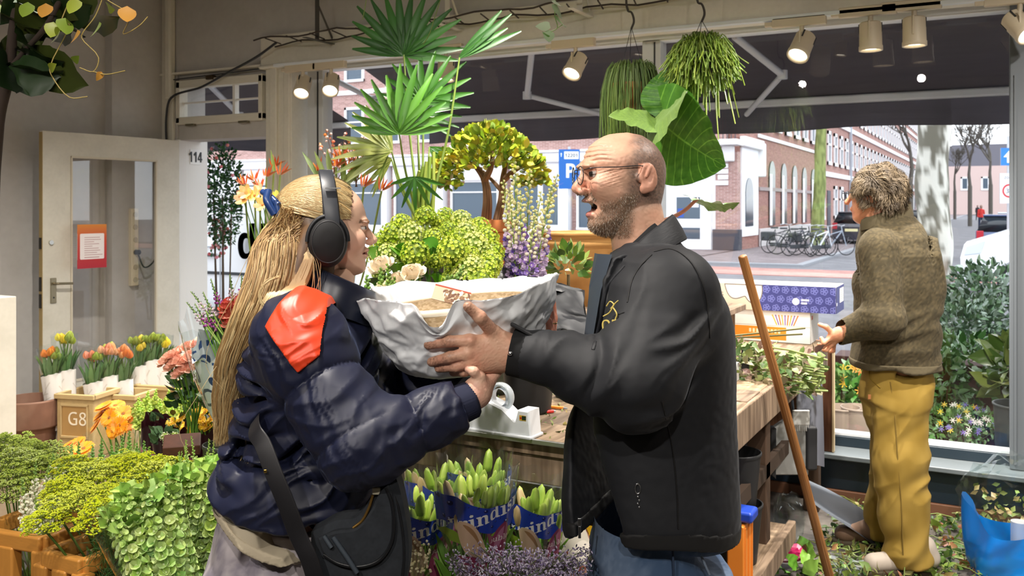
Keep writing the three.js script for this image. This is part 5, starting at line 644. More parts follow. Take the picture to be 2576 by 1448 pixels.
    // loose hair hanging down the back
    for (let i = 0; i < 6400; i++) { const a = R() * 6.283, side = R(), start = R() < 0.45 ? H(-0.1 + R() * 0.02, 0.05 - R() * 0.06, (R() - 0.5) * 0.1) : H(-0.1 + R() * 0.075, 0.045 - R() * 0.1, 0.05 + R() * 0.022); const ca = Math.cos(a), sa = Math.sin(a), e = 0.7 + R() * 0.42, pts = [start], stop = 3 + Math.floor(R() * 4.2), wv = R() * 6;
      for (let k = 1; k <= Math.min(6, stop); k++) { const [c, r] = fall[k], r2 = r * e; pts.push(V(c.x + ca * r2 + 0.006 * Math.sin(wv + k * 1.7), c.y + (k === 6 ? -R() * 0.05 + 0.02 : 0), c.z + Math.abs(sa) * r2 * 0.9 - (sa < 0 ? r2 * 0.5 : 0) + 0.006 * Math.cos(wv + k * 2))); }
      const tn = Math.pow(R(), 1.1); list.push({ pts: curve(pts, 16), w: 0.0014 + R() * 0.0016, c0: tone(tn * 0.75), c1: tone(0.2 + tn * 0.8), n: V(0.2 + ca * 0.5, 0.1, 1) }); }
    for (let i = 0; i < 1300; i++) { const u = R(), k = R(); list.push({ pts: curve([H(-0.05 + u * 0.045, 0.03 - k * 0.06, 0.068), J(790 - u * 60, 630, 0.105), J(775 - u * 80, 690 + k * 20, 0.118), J(735 - u * 80, 770, 0.14 + k * 0.02), J(680 - u * 60, 860 + k * 60, 0.13)], 14), w: 0.002, c0: tone(0.25 + 0.4 * k), c1: tone(0.3 + 0.5 * k), n: V(0.4, 0.2, 1) }); }
    // fly-away strands and one loop
    for (let i = 0; i < 24; i++) { const k = 1 + Math.floor(R() * 5), c = fall[k][0], r = fall[k][1] * 1.2, s = R() < 0.15 ? -1 : 1; list.push({ pts: curve([V(c.x + s * r * 0.7, c.y, c.z + 0.05), V(c.x + s * (r + 0.02 * R()), c.y - 0.05, c.z + 0.06), V(c.x + s * (r + R() * 0.05) - 0.03, c.y - 0.12 - R() * 0.06, c.z + 0.05), V(c.x + s * r * 0.6 - 0.05, c.y - 0.2 - R() * 0.05, c.z + 0.04)], 12), w: 0.0011, c0: tone(0.8), c1: tone(0.9), n: V(0, 0, 1) }); }
    for (let i = 0; i < 8; i++) list.push({ pts: curve([J(700, 700, 0.15), J(668, 712, 0.165), J(650, 740, 0.165), J(660, 770, 0.165), J(690, 762, 0.16), J(640, 850, 0.14)].map((p) => p.add(V(R() * 0.006, R() * 0.006, 0))), 24), w: 0.002, c0: tone(0.7), c1: tone(0.95), n: V(0, 0, 1) });
    mesh('hair', join([coreG, strands(list)]), vmat(0.42), g);
    const cg = mesh('hair_clip', join([sweep(curve([H(-0.125, 0.08, 0.03), H(-0.128, 0.06, 0.04), H(-0.112, 0.03, 0.045)], 10), 0.009, 8), sweep(curve([H(-0.138, 0.078, 0.0), H(-0.12, 0.066, 0.03), H(-0.105, 0.05, 0.048)], 10), 0.007, 8), sweep(curve([H(-0.11, 0.06, 0.045), H(-0.104, 0.03, 0.05), H(-0.1, 0.012, 0.05)], 8), 0.006, 8)]), pmat(0x243f74, 0.3, { clearcoat: 0.5 }), g); cg.userData.label = 'blue plastic claw clip'; }
}
// the bag she wears
{ const D = 1.76, o = P(900, HOR, D), t = thing('shoulder_bag', 'dark grey saddle bag with a long black strap at the hip of the woman', 'bag', [o.x, 0, o.z], YAW); const Q = (x, y) => [(x - 900) / F * D, EYE + (HOR - y) / F * D];
  const fel = pmat(0x33373c, 0.9, { map: noiseT(0.75, 0.77, 0.8, 0.25, 31, 30) }), lea = mat(0x15171b, 0.4);
  const sm = (pts, n = 60) => new THREE.SplineCurve(pts.map((p) => new THREE.Vector2(...Q(...p)))).getPoints(n).map((p) => [p.x, p.y]);
  mesh('body', poly(sm([[800, 1345], [850, 1322], [905, 1312], [945, 1262], [968, 1212], [985, 1212], [1002, 1280], [1014, 1370], [1008, 1450], [985, 1520], [900, 1545], [825, 1520], [800, 1440], [800, 1345]]), 0.055, 0.012).translate(0, 0, -0.05), fel, t);
  mesh('flap', poly(sm([[812, 1346], [850, 1330], [905, 1320], [945, 1272], [968, 1220], [982, 1222], [990, 1290], [985, 1350], [955, 1392], [910, 1408], [860, 1400], [826, 1380], [812, 1346]]), 0.006, 0.004).translate(0, 0, 0.016), fel, t);
  mesh('flap_piping', sweep(curve([[975, 1216], [988, 1250], [994, 1300], [988, 1352], [958, 1396], [910, 1412], [858, 1404], [820, 1382]].map((p) => V(...Q(...p), 0.024)), 50), 0.0038, 8), lea, t); mesh('edge_piping', sweep(curve([[984, 1212], [1004, 1280], [1016, 1370], [1010, 1450], [985, 1522]].map((p) => V(...Q(...p), 0.012)), 40), 0.004, 8), lea, t);
  mesh('zip', sweep(curve([[942, 1236], [932, 1268], [915, 1300], [893, 1318]].map((p) => V(...Q(...p), 0.02)), 20), 0.003, 6), mat(0xb08a4a, 0.35, { metalness: 0.9 }), t); mesh('zip_end', box(0.016, 0.014, 0.006, ...Q(951, 1226), 0.02, 0.002), mat(0xc9c3ac, 0.5), t);
  mesh('tassel', sweep([V(...Q(845, 1338), 0.026), V(...Q(880, 1385), 0.03), V(...Q(905, 1424), 0.03)], 0.005, 6), mat(0x3d4650, 0.6), t); mesh('tassel', sweep([V(...Q(822, 1335), 0.026), V(...Q(842, 1362), 0.03)], 0.0045, 6), mat(0x3d4650, 0.6), t);
  const sp = [[606, 1060, -0.12], [640, 1085, 0.0], [668, 1110, 0.02], [700, 1175, 0.035], [735, 1255, 0.04], [763, 1330, 0.04], [790, 1385, 0.042], [806, 1440, 0.04], [812, 1500, 0.02]].map(([x, y, z]) => V(...Q(x, y), z)); const c = curve(sp, 50);
  mesh('strap', loft(c.map((p, i) => { const T = c[Math.min(50, i + 1)].clone().sub(c[Math.max(0, i - 1)]).normalize(), S = V(T.y, -T.x, 0).normalize(); return [p.clone().addScaledVector(S, -0.017), p.clone().addScaledVector(S, -0.015).add(V(0, 0, 0.004)), p.clone().addScaledVector(S, 0.015).add(V(0, 0, 0.004)), p.clone().addScaledVector(S, 0.017), p.clone().add(V(0, 0, -0.003))]; }), true, true), mat(0x17161a, 0.5), t);
  mesh('strap_rivet', box(0.006, 0.006, 0.003, ...Q(683, 1168), 0.044, 0.001), mat(0xd9b45a, 0.3, { metalness: 1 }), t); }
// ================================================================ the man at the boxes
{
  const { g, J } = person('man with tousled grey-brown hair, olive fleece and mustard trousers reaching for the boxes', 4.14, 2262);
  const skin = L3(0xdc9f7c), red = L3(0xc97c5e), K = 2300 / 4.14;
  const E = J(2196, 490, 0.0), hm = new THREE.Matrix4().compose(E, new THREE.Quaternion().setFromEuler(new THREE.Euler(0, Math.PI - 0.62, 0.0)), V(1, 1, 1));
  const prof = [[0.0, 0.1], [0.05, 0.09], [0.085, 0.06], [0.096, 0.02], [0.09, 0.0], [0.09, -0.04], [0.09, -0.08], [0.085, -0.115], [0.05, -0.135], [0.0, -0.12], [-0.05, -0.1], [-0.08, -0.05], [-0.095, 0.0], [-0.085, 0.05], [-0.05, 0.09]];
  const headF = headField(prof, [[0.1, 0.06], [0.04, 0.076], [0.0, 0.074], [-0.05, 0.068], [-0.1, 0.058], [-0.14, 0.05]], { add: [[cone(0.094, 0, 0, 0.007, 0.115, -0.034, 0, 0.012), 0.014], [ell(-0.02, -0.008, 0.08, 0.018, 0.032, 0.009), 0.005], [ell(0.09, -0.065, 0, 0.01, 0.01, 0.024), 0.01]], cut: [[ell(0.1, 0, 0.03, 0.016, 0.01, 0.016), 0.01]], hard: [cone(-0.02, -0.09, 0, 0.06, -0.04, -0.22, 0, 0.064)] });
  const hg = nets(headF, [-0.12, -0.2, -0.1], [0.14, 0.11, 0.1], 0.004, (x, y, z) => mix3(skin, red, 0.4 + fbm(x * 30, y * 30, z * 30))).applyMatrix4(hm);
  const sh = J(2208, 625, 0.14), el = J(2222, 800, 0.2), wr = J(2118, 838, 0.06), sh2 = J(2315, 650, -0.11), el2 = J(2315, 800, -0.24), wr2 = J(2240, 850, -0.34);
  const hand = fingers(J, [[0.0115, 0.009, [2088, 850, 0.06], [2072, 862, 0.07], [2066, 850, 0.06]], [0.0115, 0.009, [2086, 858, 0.05], [2070, 872, 0.05], [2060, 866, 0.045]], [0.011, 0.0085, [2092, 864, 0.04], [2080, 880, 0.03], [2072, 880, 0.02]], [0.0105, 0.008, [2098, 866, 0.02], [2096, 882, 0.01], [2088, 884, 0.0]], [0.013, 0.0095, [2095, 838, 0.06], [2078, 822, 0.06], [2062, 816, 0.05]]], [[0.025, 0.016, [2112, 840, 0.06], [2088, 850, 0.055]], [0.024, 0.016, [2112, 842, 0.05], [2092, 864, 0.035]], [0.024, 0.017, [2112, 838, 0.06], [2096, 840, 0.058]], [0.027, 0.03, [2114, 840, 0.06], [2140, 832, 0.08]]]);
  const h0 = J(2088, 850, 0.04), ng = nets(hand, [h0.x - 0.08, h0.y - 0.09, -0.05], [h0.x + 0.1, h0.y + 0.09, 0.13], 0.0045, (x, y, z) => mix3(skin, red, 0.35 + fbm(x * 40, y * 40, z * 40)));
  const hip = J(2262, 930), F1 = V(J(2285, 0).x, 0, 0.1), F2 = V(J(2228, 0).x, 0, -0.22);
  const bodyF = blend([stack(J, [[560, 2200, 2310, 0.12], [640, 2200, 2325, 0.14], [900, 2205, 2310, 0.11], [960, 2215, 2300, 0.09]]), bone(J(2225, 545), 0.06, J(2245, 590), 0.07), bone(sh, 0.055, el, 0.045), bone(el, 0.045, wr, 0.03), bone(sh2, 0.055, el2, 0.045), bone(el2, 0.045, wr2, 0.03), bone(V(hip.x, hip.y, 0.06), 0.06, J(2262, 1150, 0.07), 0.05), bone(J(2262, 1150, 0.07), 0.05, V(F1.x, 0.1, 0.08), 0.035), bone(V(hip.x, hip.y, -0.08), 0.06, J(2255, 1150, -0.12), 0.05), bone(J(2255, 1150, -0.12), 0.05, V(F2.x + 0.06, 0.1, -0.2), 0.035)], 0.03);
  mesh('body', join([hg, ng, nets(bodyF, [hip.x - 0.3, 0.06, -0.4], [hip.x + 0.24, 1.6, 0.3], 0.016, () => skin)]), M_skin, g);
  // fleece
  const tors = stack(J, [[548, 2170, 2292, 0.09], [570, 2168, 2312, 0.14], [600, 2160, 2340, 0.18], [640, 2156, 2356, 0.2], [720, 2158, 2363, 0.2], [800, 2165, 2352, 0.19], [860, 2160, 2346, 0.185], [920, 2156, 2348, 0.185]], 2.3), fl = blend([bone(sh, 0.085, el, 0.075), bone(el, 0.075, wr, 0.05)], 0.04), fl2 = blend([bone(sh2, 0.085, el2, 0.07), bone(el2, 0.07, wr2, 0.048)], 0.04), c1 = creases(V(1, 0.35, 0), V(-0.3, 1, 0), 9, 0.015, 3), c2 = creases(V(0.15, 1, 0), V(1, 0, 0.3), 8, 0.014, 8);
  const fle = (x, y, z) => { const a = smax(fl(x, y, z), wr.x - 0.012 - x, 0.01), t = smax(tors(x, y, z), J(0, 916).y - y, 0.012); let d = smin(smin(t, a, 0.022), fl2(x, y, z), 0.03); if (d < 0.05 && d > -0.05) d -= c1(x, y, z) * smooth(J(0, 740).y, J(0, 800).y, y) + c2(x, y, z) * smooth(J(0, 800).y, J(0, 700).y, y) * 0.7 + 0.0015 * N3(x * 90, y * 90, z * 90); return d; };
  const oa = L3(0x3b3422), ob = L3(0x574c34), M_fl = vmat(0.95, { sheen: 0.3, sheenColor: C(0x8c8060), sheenRoughness: 0.7 });
  mesh('fleece_jacket', nets(fle, [J(2095, 0).x, J(0, 935).y, -0.44], [J(2385, 0).x, J(0, 540).y, 0.32], 0.0095, (x, y, z) => mix3(oa, ob, clamp(0.35 + 1.2 * N3(x * 130, y * 130, z * 130) + 0.6 * fbm(x * 20, y * 20, z * 20)))), M_fl, g);
  mesh('hem_band', nets((x, y, z) => smax(fle(x, y, z) - 0.004, y - J(0, 903).y, 0.003), [J(2130, 0).x, J(0, 935).y, -0.26], [J(2385, 0).x, J(0, 890).y, 0.28], 0.009), mat(0x5a513c, 0.95), g);
  { const ring = (l, r, py, sl, rz) => Array.from({ length: 36 }, (_, i) => { const a = i / 36 * 6.2832; return J((l + r) / 2 + (r - l) / 2 * Math.cos(a), py - sl * Math.cos(a) + (Math.sin(a) > 0 ? -0 : 0), rz * Math.sin(a)); });
    mesh('collar', loft([ring(2164, 2300, 566, 14, 0.105), ring(2163, 2298, 550, 16, 0.1), ring(2167, 2291, 532, 20, 0.092), ring(2176, 2284, 530, 19, 0.082), ring(2182, 2278, 550, 18, 0.078)]), mat(0x544b36, 0.95), g); }
  // trousers and shoes
  const legs = blend([stack(J, [[880, 2180, 2338, 0.15], [930, 2176, 2340, 0.16], [1000, 2178, 2328, 0.15]], 2.3), bone(V(J(2258, 0).x, J(0, 1010).y, 0.06), 0.118, J(2262, 1150, 0.07), 0.105), bone(J(2262, 1150, 0.07), 0.105, J(2284, 1385, 0.09), 0.098), bone(V(J(2250, 0).x, J(0, 1010).y, -0.08), 0.11, J(2255, 1150, -0.12), 0.09), bone(J(2255, 1150, -0.12), 0.09, V(F2.x + 0.06, 0.12, -0.2), 0.075)], 0.05);
  const c3 = creases(V(0.7, 0.7, 0), V(0.7, -0.7, 0.2), 9, 0.013, 17), mu = L3(0x8d7126), mv = L3(0xa88b40);
  const tro = (x, y, z) => { let d = smax(legs(x, y, z), 0.055 - y, 0.006); if (d < 0.04 && d > -0.04) d -= c3(x, y, z) * (0.6 + 0.6 * smooth(0.9, 0.4, y)); return d; };
  mesh('trousers', nets(tro, [J(2150, 0).x, 0.03, -0.34], [J(2365, 0).x, J(0, 900).y, 0.24], 0.0095, (x, y, z) => mix3(mu, mv, clamp(0.4 + fbm(x * 9, y * 6, z * 9) * 1.4))), vmat(0.88), g);
  const onT = (px, py) => { let lo = 0, hi = 0.3; for (let k = 0; k < 18; k++) { const m = (lo + hi) / 2, q = J(px, py, m); tro(q.x, q.y, q.z) < 0 ? lo = m : hi = m; } return J(px, py, hi); };
  mesh('leg_seam', sweep(curve([[2240, 960], [2252, 1050], [2258, 1150], [2268, 1280], [2272, 1395]].map((p) => onT(...p)), 40), 0.003, 5), mat(0x7a6224, 0.9), g); mesh('label_patch', box(0.024, 0.022, 0.004, ...onT(2190, 998).toArray(), 0.002), mat(0xb7784a, 0.8), g);
  mesh('pocket_edge', sweep(curve([[2186, 925], [2190, 950], [2215, 975]].map((p) => onT(...p)), 14), 0.004, 5), mat(0x8f7426, 0.9), g);
  const shoeM = mat(0xb7ab9d, 0.6), sole = mat(0x4a4030, 0.8);
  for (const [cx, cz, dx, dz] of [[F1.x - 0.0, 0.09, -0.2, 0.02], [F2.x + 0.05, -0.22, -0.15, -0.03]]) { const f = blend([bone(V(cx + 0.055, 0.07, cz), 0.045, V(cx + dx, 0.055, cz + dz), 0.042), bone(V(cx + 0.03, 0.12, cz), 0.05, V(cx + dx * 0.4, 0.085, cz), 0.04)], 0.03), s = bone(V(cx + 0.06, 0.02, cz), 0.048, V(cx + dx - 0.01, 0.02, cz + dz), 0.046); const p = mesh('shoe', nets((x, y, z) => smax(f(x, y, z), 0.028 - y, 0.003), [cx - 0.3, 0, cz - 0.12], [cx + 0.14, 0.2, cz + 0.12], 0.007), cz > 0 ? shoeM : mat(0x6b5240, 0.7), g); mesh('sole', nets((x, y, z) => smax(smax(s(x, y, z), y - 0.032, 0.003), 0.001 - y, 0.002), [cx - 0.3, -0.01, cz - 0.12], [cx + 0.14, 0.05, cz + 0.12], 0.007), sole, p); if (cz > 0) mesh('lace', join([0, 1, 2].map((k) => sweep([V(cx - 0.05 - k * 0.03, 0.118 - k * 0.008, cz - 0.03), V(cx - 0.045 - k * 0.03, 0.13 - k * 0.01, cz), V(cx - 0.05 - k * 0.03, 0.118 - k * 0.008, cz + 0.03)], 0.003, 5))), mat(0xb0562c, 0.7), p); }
  // glasses and hair
  { const G = new THREE.Group(); G.name = 'glasses'; g.add(G); G.applyMatrix4(hm); const wire = mat(0x2a3340, 0.3, { metalness: 0.6 }); for (const s of [1, -1]) { mesh('rim', new THREE.TorusGeometry(0.021, 0.0018, 6, 24).rotateY(Math.PI / 2).translate(0.122, -0.003, s * 0.034), wire, G); mesh('lens', new THREE.CircleGeometry(0.02, 20).rotateY(Math.PI / 2).translate(0.122, -0.003, s * 0.034), GLASS, G); mesh('temple', sweep([V(0.12, 0.006, s * 0.055), V(0.09, 0.01, s * 0.076), V(-0.03, 0.01, s * 0.08)], 0.0016, 5), wire, G); } mesh('bridge', sweep([V(0.122, 0.004, 0.014), V(0.122, 0.004, -0.014)], 0.0016, 5), wire, G); }
  { const R = rng(5), core = blend([ell(-0.022, 0.04, 0, 0.106, 0.1, 0.09), ell(-0.07, -0.02, 0, 0.05, 0.06, 0.07)], 0.03), cutF = ell(0.1, -0.055, 0, 0.085, 0.085, 0.12), cutE = ell(0.02, -0.045, 0.09, 0.05, 0.05, 0.03), hair = (x, y, z) => Math.max(smax(smax(core(x, y, z) + 0.012 * N3(x * 26, y * 26, z * 26), -cutF(x, y, z), 0.01), -cutE(x, y, Math.abs(z)), 0.01), -(y + 0.07)), a = C(0x463a2c), b = C(0x87755b), list = [];
    const cg = nets(hair, [-0.16, -0.09, -0.12], [0.12, 0.17, 0.12], 0.0055, () => L3(0x3a3025)), p = cg.attributes.position, n = cg.attributes.normal;
    for (let i = 0; i < p.count; i++) for (let k = 0; k < 4; k++) { if (R() < 0.5) continue; const o = V().fromBufferAttribute(p, i), N = V().fromBufferAttribute(n, i); if (o.y < -0.05 || N.y < -0.5) continue; const sw = 3 * N3(o.x * 22, o.y * 22, o.z * 22), T = V(-N.y * 0.7 - 0.3, -Math.abs(N.x) * 0.5 - 0.55, N.z * 0.3).applyAxisAngle(N, sw).normalize(), l = 0.026 + R() * 0.03, e = 0.006 + R() * 0.012; const c = a.clone().lerp(b, clamp(0.5 + 0.9 * N3(o.x * 30 + 4, o.y * 30, o.z * 30) + (R() - 0.5) * 0.5)); list.push({ pts: curve([o, o.clone().addScaledVector(T, l * 0.4).addScaledVector(N, e * 0.8), o.clone().addScaledVector(T, l * 0.8).addScaledVector(N, e), o.clone().addScaledVector(T, l).addScaledVector(N, e * 0.4)], 5), w: 0.0022, c0: c, c1: c, n: N.clone() }); }
    mesh('hair', join([cg, strands(list)]).applyMatrix4(hm), vmat(0.6), g); }
}
// ================================================================ the pot they hand over, wrapped in white paper
{
  const D = 2.0, o = P(1165, HOR, D), t = thing('wrapped_pot', 'stone planter wrapped in crumpled white paper held between the two people', 'pot', [o.x, 0, o.z], YAW), J = (x, y, z) => V((x - 1165) / F * D, EYE + (HOR - y) / F * D, z), c0 = J(1168, 900, 0), tilt = 0.1;
  const R = 0.186, base = EYE + (HOR - 922) / F * D, M = new THREE.Matrix4().makeRotationZ(tilt), ctr = V(0, base, 0);
  const pot = lathe([[0, 0.01], [0.07, 0.008], [0.12, 0.035], [0.16, 0.08], [0.175, 0.13], [0.176, 0.14], [0.17, 0.144], [0.16, 0.14], [0.158, 0.11], [0.0, 0.1]], 64).applyMatrix4(M).translate(0, base, 0);
  mesh('planter', pot, mat(0xffffff, 0.9, { map: dataTex(256, 256, (u, v) => { const n = fbm(u * 90, v * 40, 2, 2), k = n > 0.05 ? 0.15 : 0; return [0.72 - k + n * 0.2, 0.63 - k + n * 0.2, 0.5 - k + n * 0.18]; }) }), t);
  mesh('rim_band', new THREE.TorusGeometry(0.1725, 0.0075, 8, 64).rotateX(Math.PI / 2).translate(0, 0.14, 0).applyMatrix4(M).translate(0, base, 0), mat(0xe2d8c4, 0.9), t);
  // crumple: planar facets from a cellular pattern
  const RR = rng(19), rid = (x, y, z) => 1 - 2.4 * Math.abs(N3(x, y, z)), cr = (a, v) => { const x = Math.cos(a) * 2.1, z = Math.sin(a) * 2.1, y = v * 2.4; return 0.012 * rid(x, y, z) + 0.007 * rid(x * 2.3 + 5, y * 2.1, z * 2.3) + 0.003 * rid(x * 5, y * 4.5 + 3, z * 5); };
  const prof = (v) => v < 0.12 ? [0.085 * Math.sqrt(v / 0.12), 0.0] : (() => { const u = (v - 0.12) / 0.88; return [lerp(0.085, 0.186, Math.pow(u, 0.55)), -0.005 + 0.168 * Math.pow(u, 1.15)]; })();
  const n = 220, m = 60, rings = [], rip = Math.PI * 0.5; 
  for (let j = 0; j <= m; j++) { const v = j / m, r = []; for (let i = 0; i < n; i++) { const a = i / n * 2 * Math.PI, [pr, py] = prof(v), k = cr(a, v); let da = a - 1.72; const notch = smooth(0.22, 0.03, Math.abs(da)) * smooth(0.6, 1, v) * 0.045 - 0.006 * smooth(0.75, 1, v); const top = smooth(0.82, 1, v) * (0.007 * Math.sin(a * 3 + 0.7) + 0.012 * N3(Math.cos(a) * 3, Math.sin(a) * 3, 2)) + smooth(0.85, 1, v) * 0.01 * smooth(0.5, 1, Math.cos(a + 0.35)) + smooth(0.85, 1, v) * 0.018 * smooth(0.6, 1, -Math.cos(a - 0.4)); const rr = pr + 0.008 + k * (0.4 + 0.6 * v) + 0.012 * v * Math.max(0, Math.cos(a)); r.push(V(rr * Math.cos(a) * (1 + 0.05 * v), py + top - notch, rr * Math.sin(a)).applyMatrix4(M).add(ctr)); } rings.push(r); }
  // folded-in lip
  for (let q = 1; q <= 10; q++) { const r = rings[m].map((p, i) => { const a = i / n * 2 * Math.PI, k = cr(a + 1, 0.5 + q * 0.04); const c = p.clone().sub(ctr); c.x *= 1 - 0.028 * q; c.z *= 1 - 0.028 * q; c.y -= 0.0009 * q * q + k * 0.5; return c.add(ctr); }); rings.push(r); }
  const pg = loft(rings);
  mesh('paper', pg, pmat(0xf6f9fc, 0.42, { transmission: 0.12, thickness: 0, sheen: 0.2 }), t);
  mesh('soil', new THREE.CircleGeometry(0.155, 40).rotateX(-Math.PI / 2).translate(0, 0.112, 0).applyMatrix4(M).translate(0, base, 0), mat(0x4a3a2c, 1), t);
  const b = mesh('care_card', new THREE.BoxGeometry(0.085, 0.04, 0.002).rotateX(-0.6).rotateZ(-0.25).translate(...J(1128, 755, -0.1).toArray()), mat(0xffffff, 0.5, { map: canvasTex(128, 64, (x, w, h) => { x.fillStyle = '#cdb79c'; x.fillRect(0, 0, w, h); x.fillStyle = '#a8472e'; x.fillRect(0, 0, w, 7); const R2 = rng(3); for (let i = 0; i < 60; i++) { x.fillStyle = ['#8a6a4c', '#e8ddc8', '#6e4c38'][i % 3]; x.beginPath(); x.ellipse(40 + R2() * 88, 12 + R2() * 50, 4 + R2() * 9, 3 + R2() * 5, R2() * 3, 0, 7); x.fill(); } }) }), t); b.userData.label = 'printed card with brown pattern';
}
// ---------------------------------------------------------------- flower builders (colours are the petals' own)
const M_leafv = vmat(0.5, { transmission: 0.18, thickness: 0 }), M_petal = vmat(0.55, { transmission: 0.22, thickness: 0 }), M_stemg = mat(0x5f8a2c, 0.6), M_waxy = vmat(0.38), M_bucket = mat(0x1d1e20, 0.45);
const ruv = (R) => { const z = R() * 2 - 1, a = R() * 6.283, s = Math.sqrt(1 - z * z); return V(s * Math.cos(a), z, s * Math.sin(a)); };
const fib = (i, n) => { const y = 1 - 2 * (i + 0.5) / n, r = Math.sqrt(1 - y * y), a = i * 2.39996; return V(r * Math.cos(a), y, r * Math.sin(a)); };
const octa = (r) => new THREE.OctahedronGeometry(r, 0), ico = (r) => new THREE.IcosahedronGeometry(r, 0);
// petal patch: cupped sheet along +y
const petal = (L, W, cup = 0.5, curl = 0.3, n = 4) => leaf(L, W, { n, fold: cup, bend: curl, across: 2, shape: (t) => 0.35 + 0.65 * Math.sin(Math.PI * Math.min(1, 0.12 + t * 0.82)) });
function rose(R, r, inner, outer, edge) { const gs = []; const ci = C(inner), co = C(outer); for (let l = 0; l < 6; l++) { const n = l < 2 ? 4 : 5; for (let k = 0; k < n; k++) { const t = l / 5, a = k / n * 6.283 + l * 0.7 + R() * 0.3, rad = r * (0.08 + 0.62 * t), lean = 0.04 + 0.75 * t * t, g = plain(petal(r * (1.25 - 0.15 * t), r * (0.75 + 0.75 * t), 0.55 - 0.2 * t, 0.9 - 1.3 * t, 5), ci.clone().lerp(co, t * (0.7 + 0.5 * R()))); if (edge) { const ce = C(edge), p = g.attributes.uv, c = g.attributes.color; for (let i = 0; i < p.count; i++) if (p.getY(i) > 0.75 || Math.abs(p.getX(i) - 0.5) > 0.4 && p.getY(i) > 0.4) c.setXYZ(i, lerp(c.getX(i), ce.r, 0.8), lerp(c.getY(i), ce.g, 0.8), lerp(c.getZ(i), ce.b, 0.8)); } g.rotateX(lean); g.translate(0, -r * 0.5, rad); gs.push(g.rotateY(a)); } } gs.push(plain(sph(r * 0.28, 8, 6).scale(1, 1.3, 1).translate(0, -r * 0.1, 0), inner), plain(sph(r * 0.3, 8, 6).translate(0, -r * 0.55, 0), 0x5d7c34)); return join(gs).scale(0.62, 0.62, 0.62); }
function daisy(R, r, n, col, eye, eyeR, rows = 2) { const gs = []; for (let q = 0; q < rows; q++) for (let k = 0; k < n; k++) gs.push(plain(leaf(r * (1 - q * 0.16) * (0.94 + R() * 0.1), r * 0.24, { n: 3, fold: 0.1, bend: -0.12, shape: (t) => 0.5 + 0.5 * Math.sin(Math.PI * (0.15 + t * 0.8)) }), tint(col, R, 0.06, 0.015)).rotateX(Math.PI / 2 - 0.1 - q * 0.2).rotateY((k + q * 0.5) / n * 6.283)); gs.push(plain(sph(r * eyeR, 12, 6).scale(1, 0.45, 1), eye)); for (let i = 0; i < 24; i++) { const a = i * 2.4, d = r * eyeR * Math.sqrt(i / 24) * 1.15; gs.push(plain(octa(r * 0.035), tint(col, R, 0.12)).translate(d * Math.cos(a), r * eyeR * 0.4, d * Math.sin(a))); } return join(gs); }
function snowball(R, r, n, col) { const gs = [], fl = []; for (let v = 0; v < 4; v++) { const q = []; for (let k = 0; k < 5; k++) q.push(leaf(r * 0.155, r * 0.15, { n: 2, fold: 0.3, bend: 0.4, shape: (t) => Math.sin(Math.PI * (0.2 + t * 0.75)) }).rotateX(Math.PI / 2 - 0.35).rotateY(k * 1.2566 + v)); fl.push(join(q)); } for (let i = 0; i < n; i++) { const d = fib(i, n); if (d.y < -0.75) continue; d.add(ruv(R).multiplyScalar(0.12)).normalize(); gs.push(plain(put(fl[i % 4], d.clone().multiplyScalar(r * (0.9 + R() * 0.16)), d, R() * 6, 0.85 + R() * 0.4), tint(col, R, 0.07, 0.02))); } gs.push(plain(sph(r * 0.8, 12, 9), 0x7f9a2a)); return join(gs); }
function umbel(R, r, rays, dots, col, stemC, droop = 0.25) { const gs = []; for (let i = 0; i < rays; i++) { const t = Math.sqrt((i + 0.5) / rays), a = i * 2.4, el = lerp(1.5, droop, t) , d = V(Math.cos(a) * Math.cos(el), Math.sin(el), Math.sin(a) * Math.cos(el)), L = r * (0.82 + R() * 0.3), e = d.clone().multiplyScalar(L); gs.push(plain(sweep([V(0, 0, 0), e.clone().multiplyScalar(0.55).add(V(0, -0.004, 0)), e], 0.0009, 3, false), tint(stemC, R))); const sr = r * 0.24; for (let k = 0; k < dots; k++) { const q = ruv(R); q.y = Math.abs(q.y) * 0.7; gs.push(plain(octa(0.0019 + R() * 0.0014), tint(col, R, 0.09, 0.012)).translate(e.x + q.x * sr, e.y + q.y * sr * 0.6 + 0.003, e.z + q.z * sr)); if (k % 4 === 0) gs.push(plain(sweep([e, V(e.x + q.x * sr, e.y + q.y * sr * 0.6, e.z + q.z * sr)], 0.0005, 3, false), C(stemC))); } } return join(gs); }
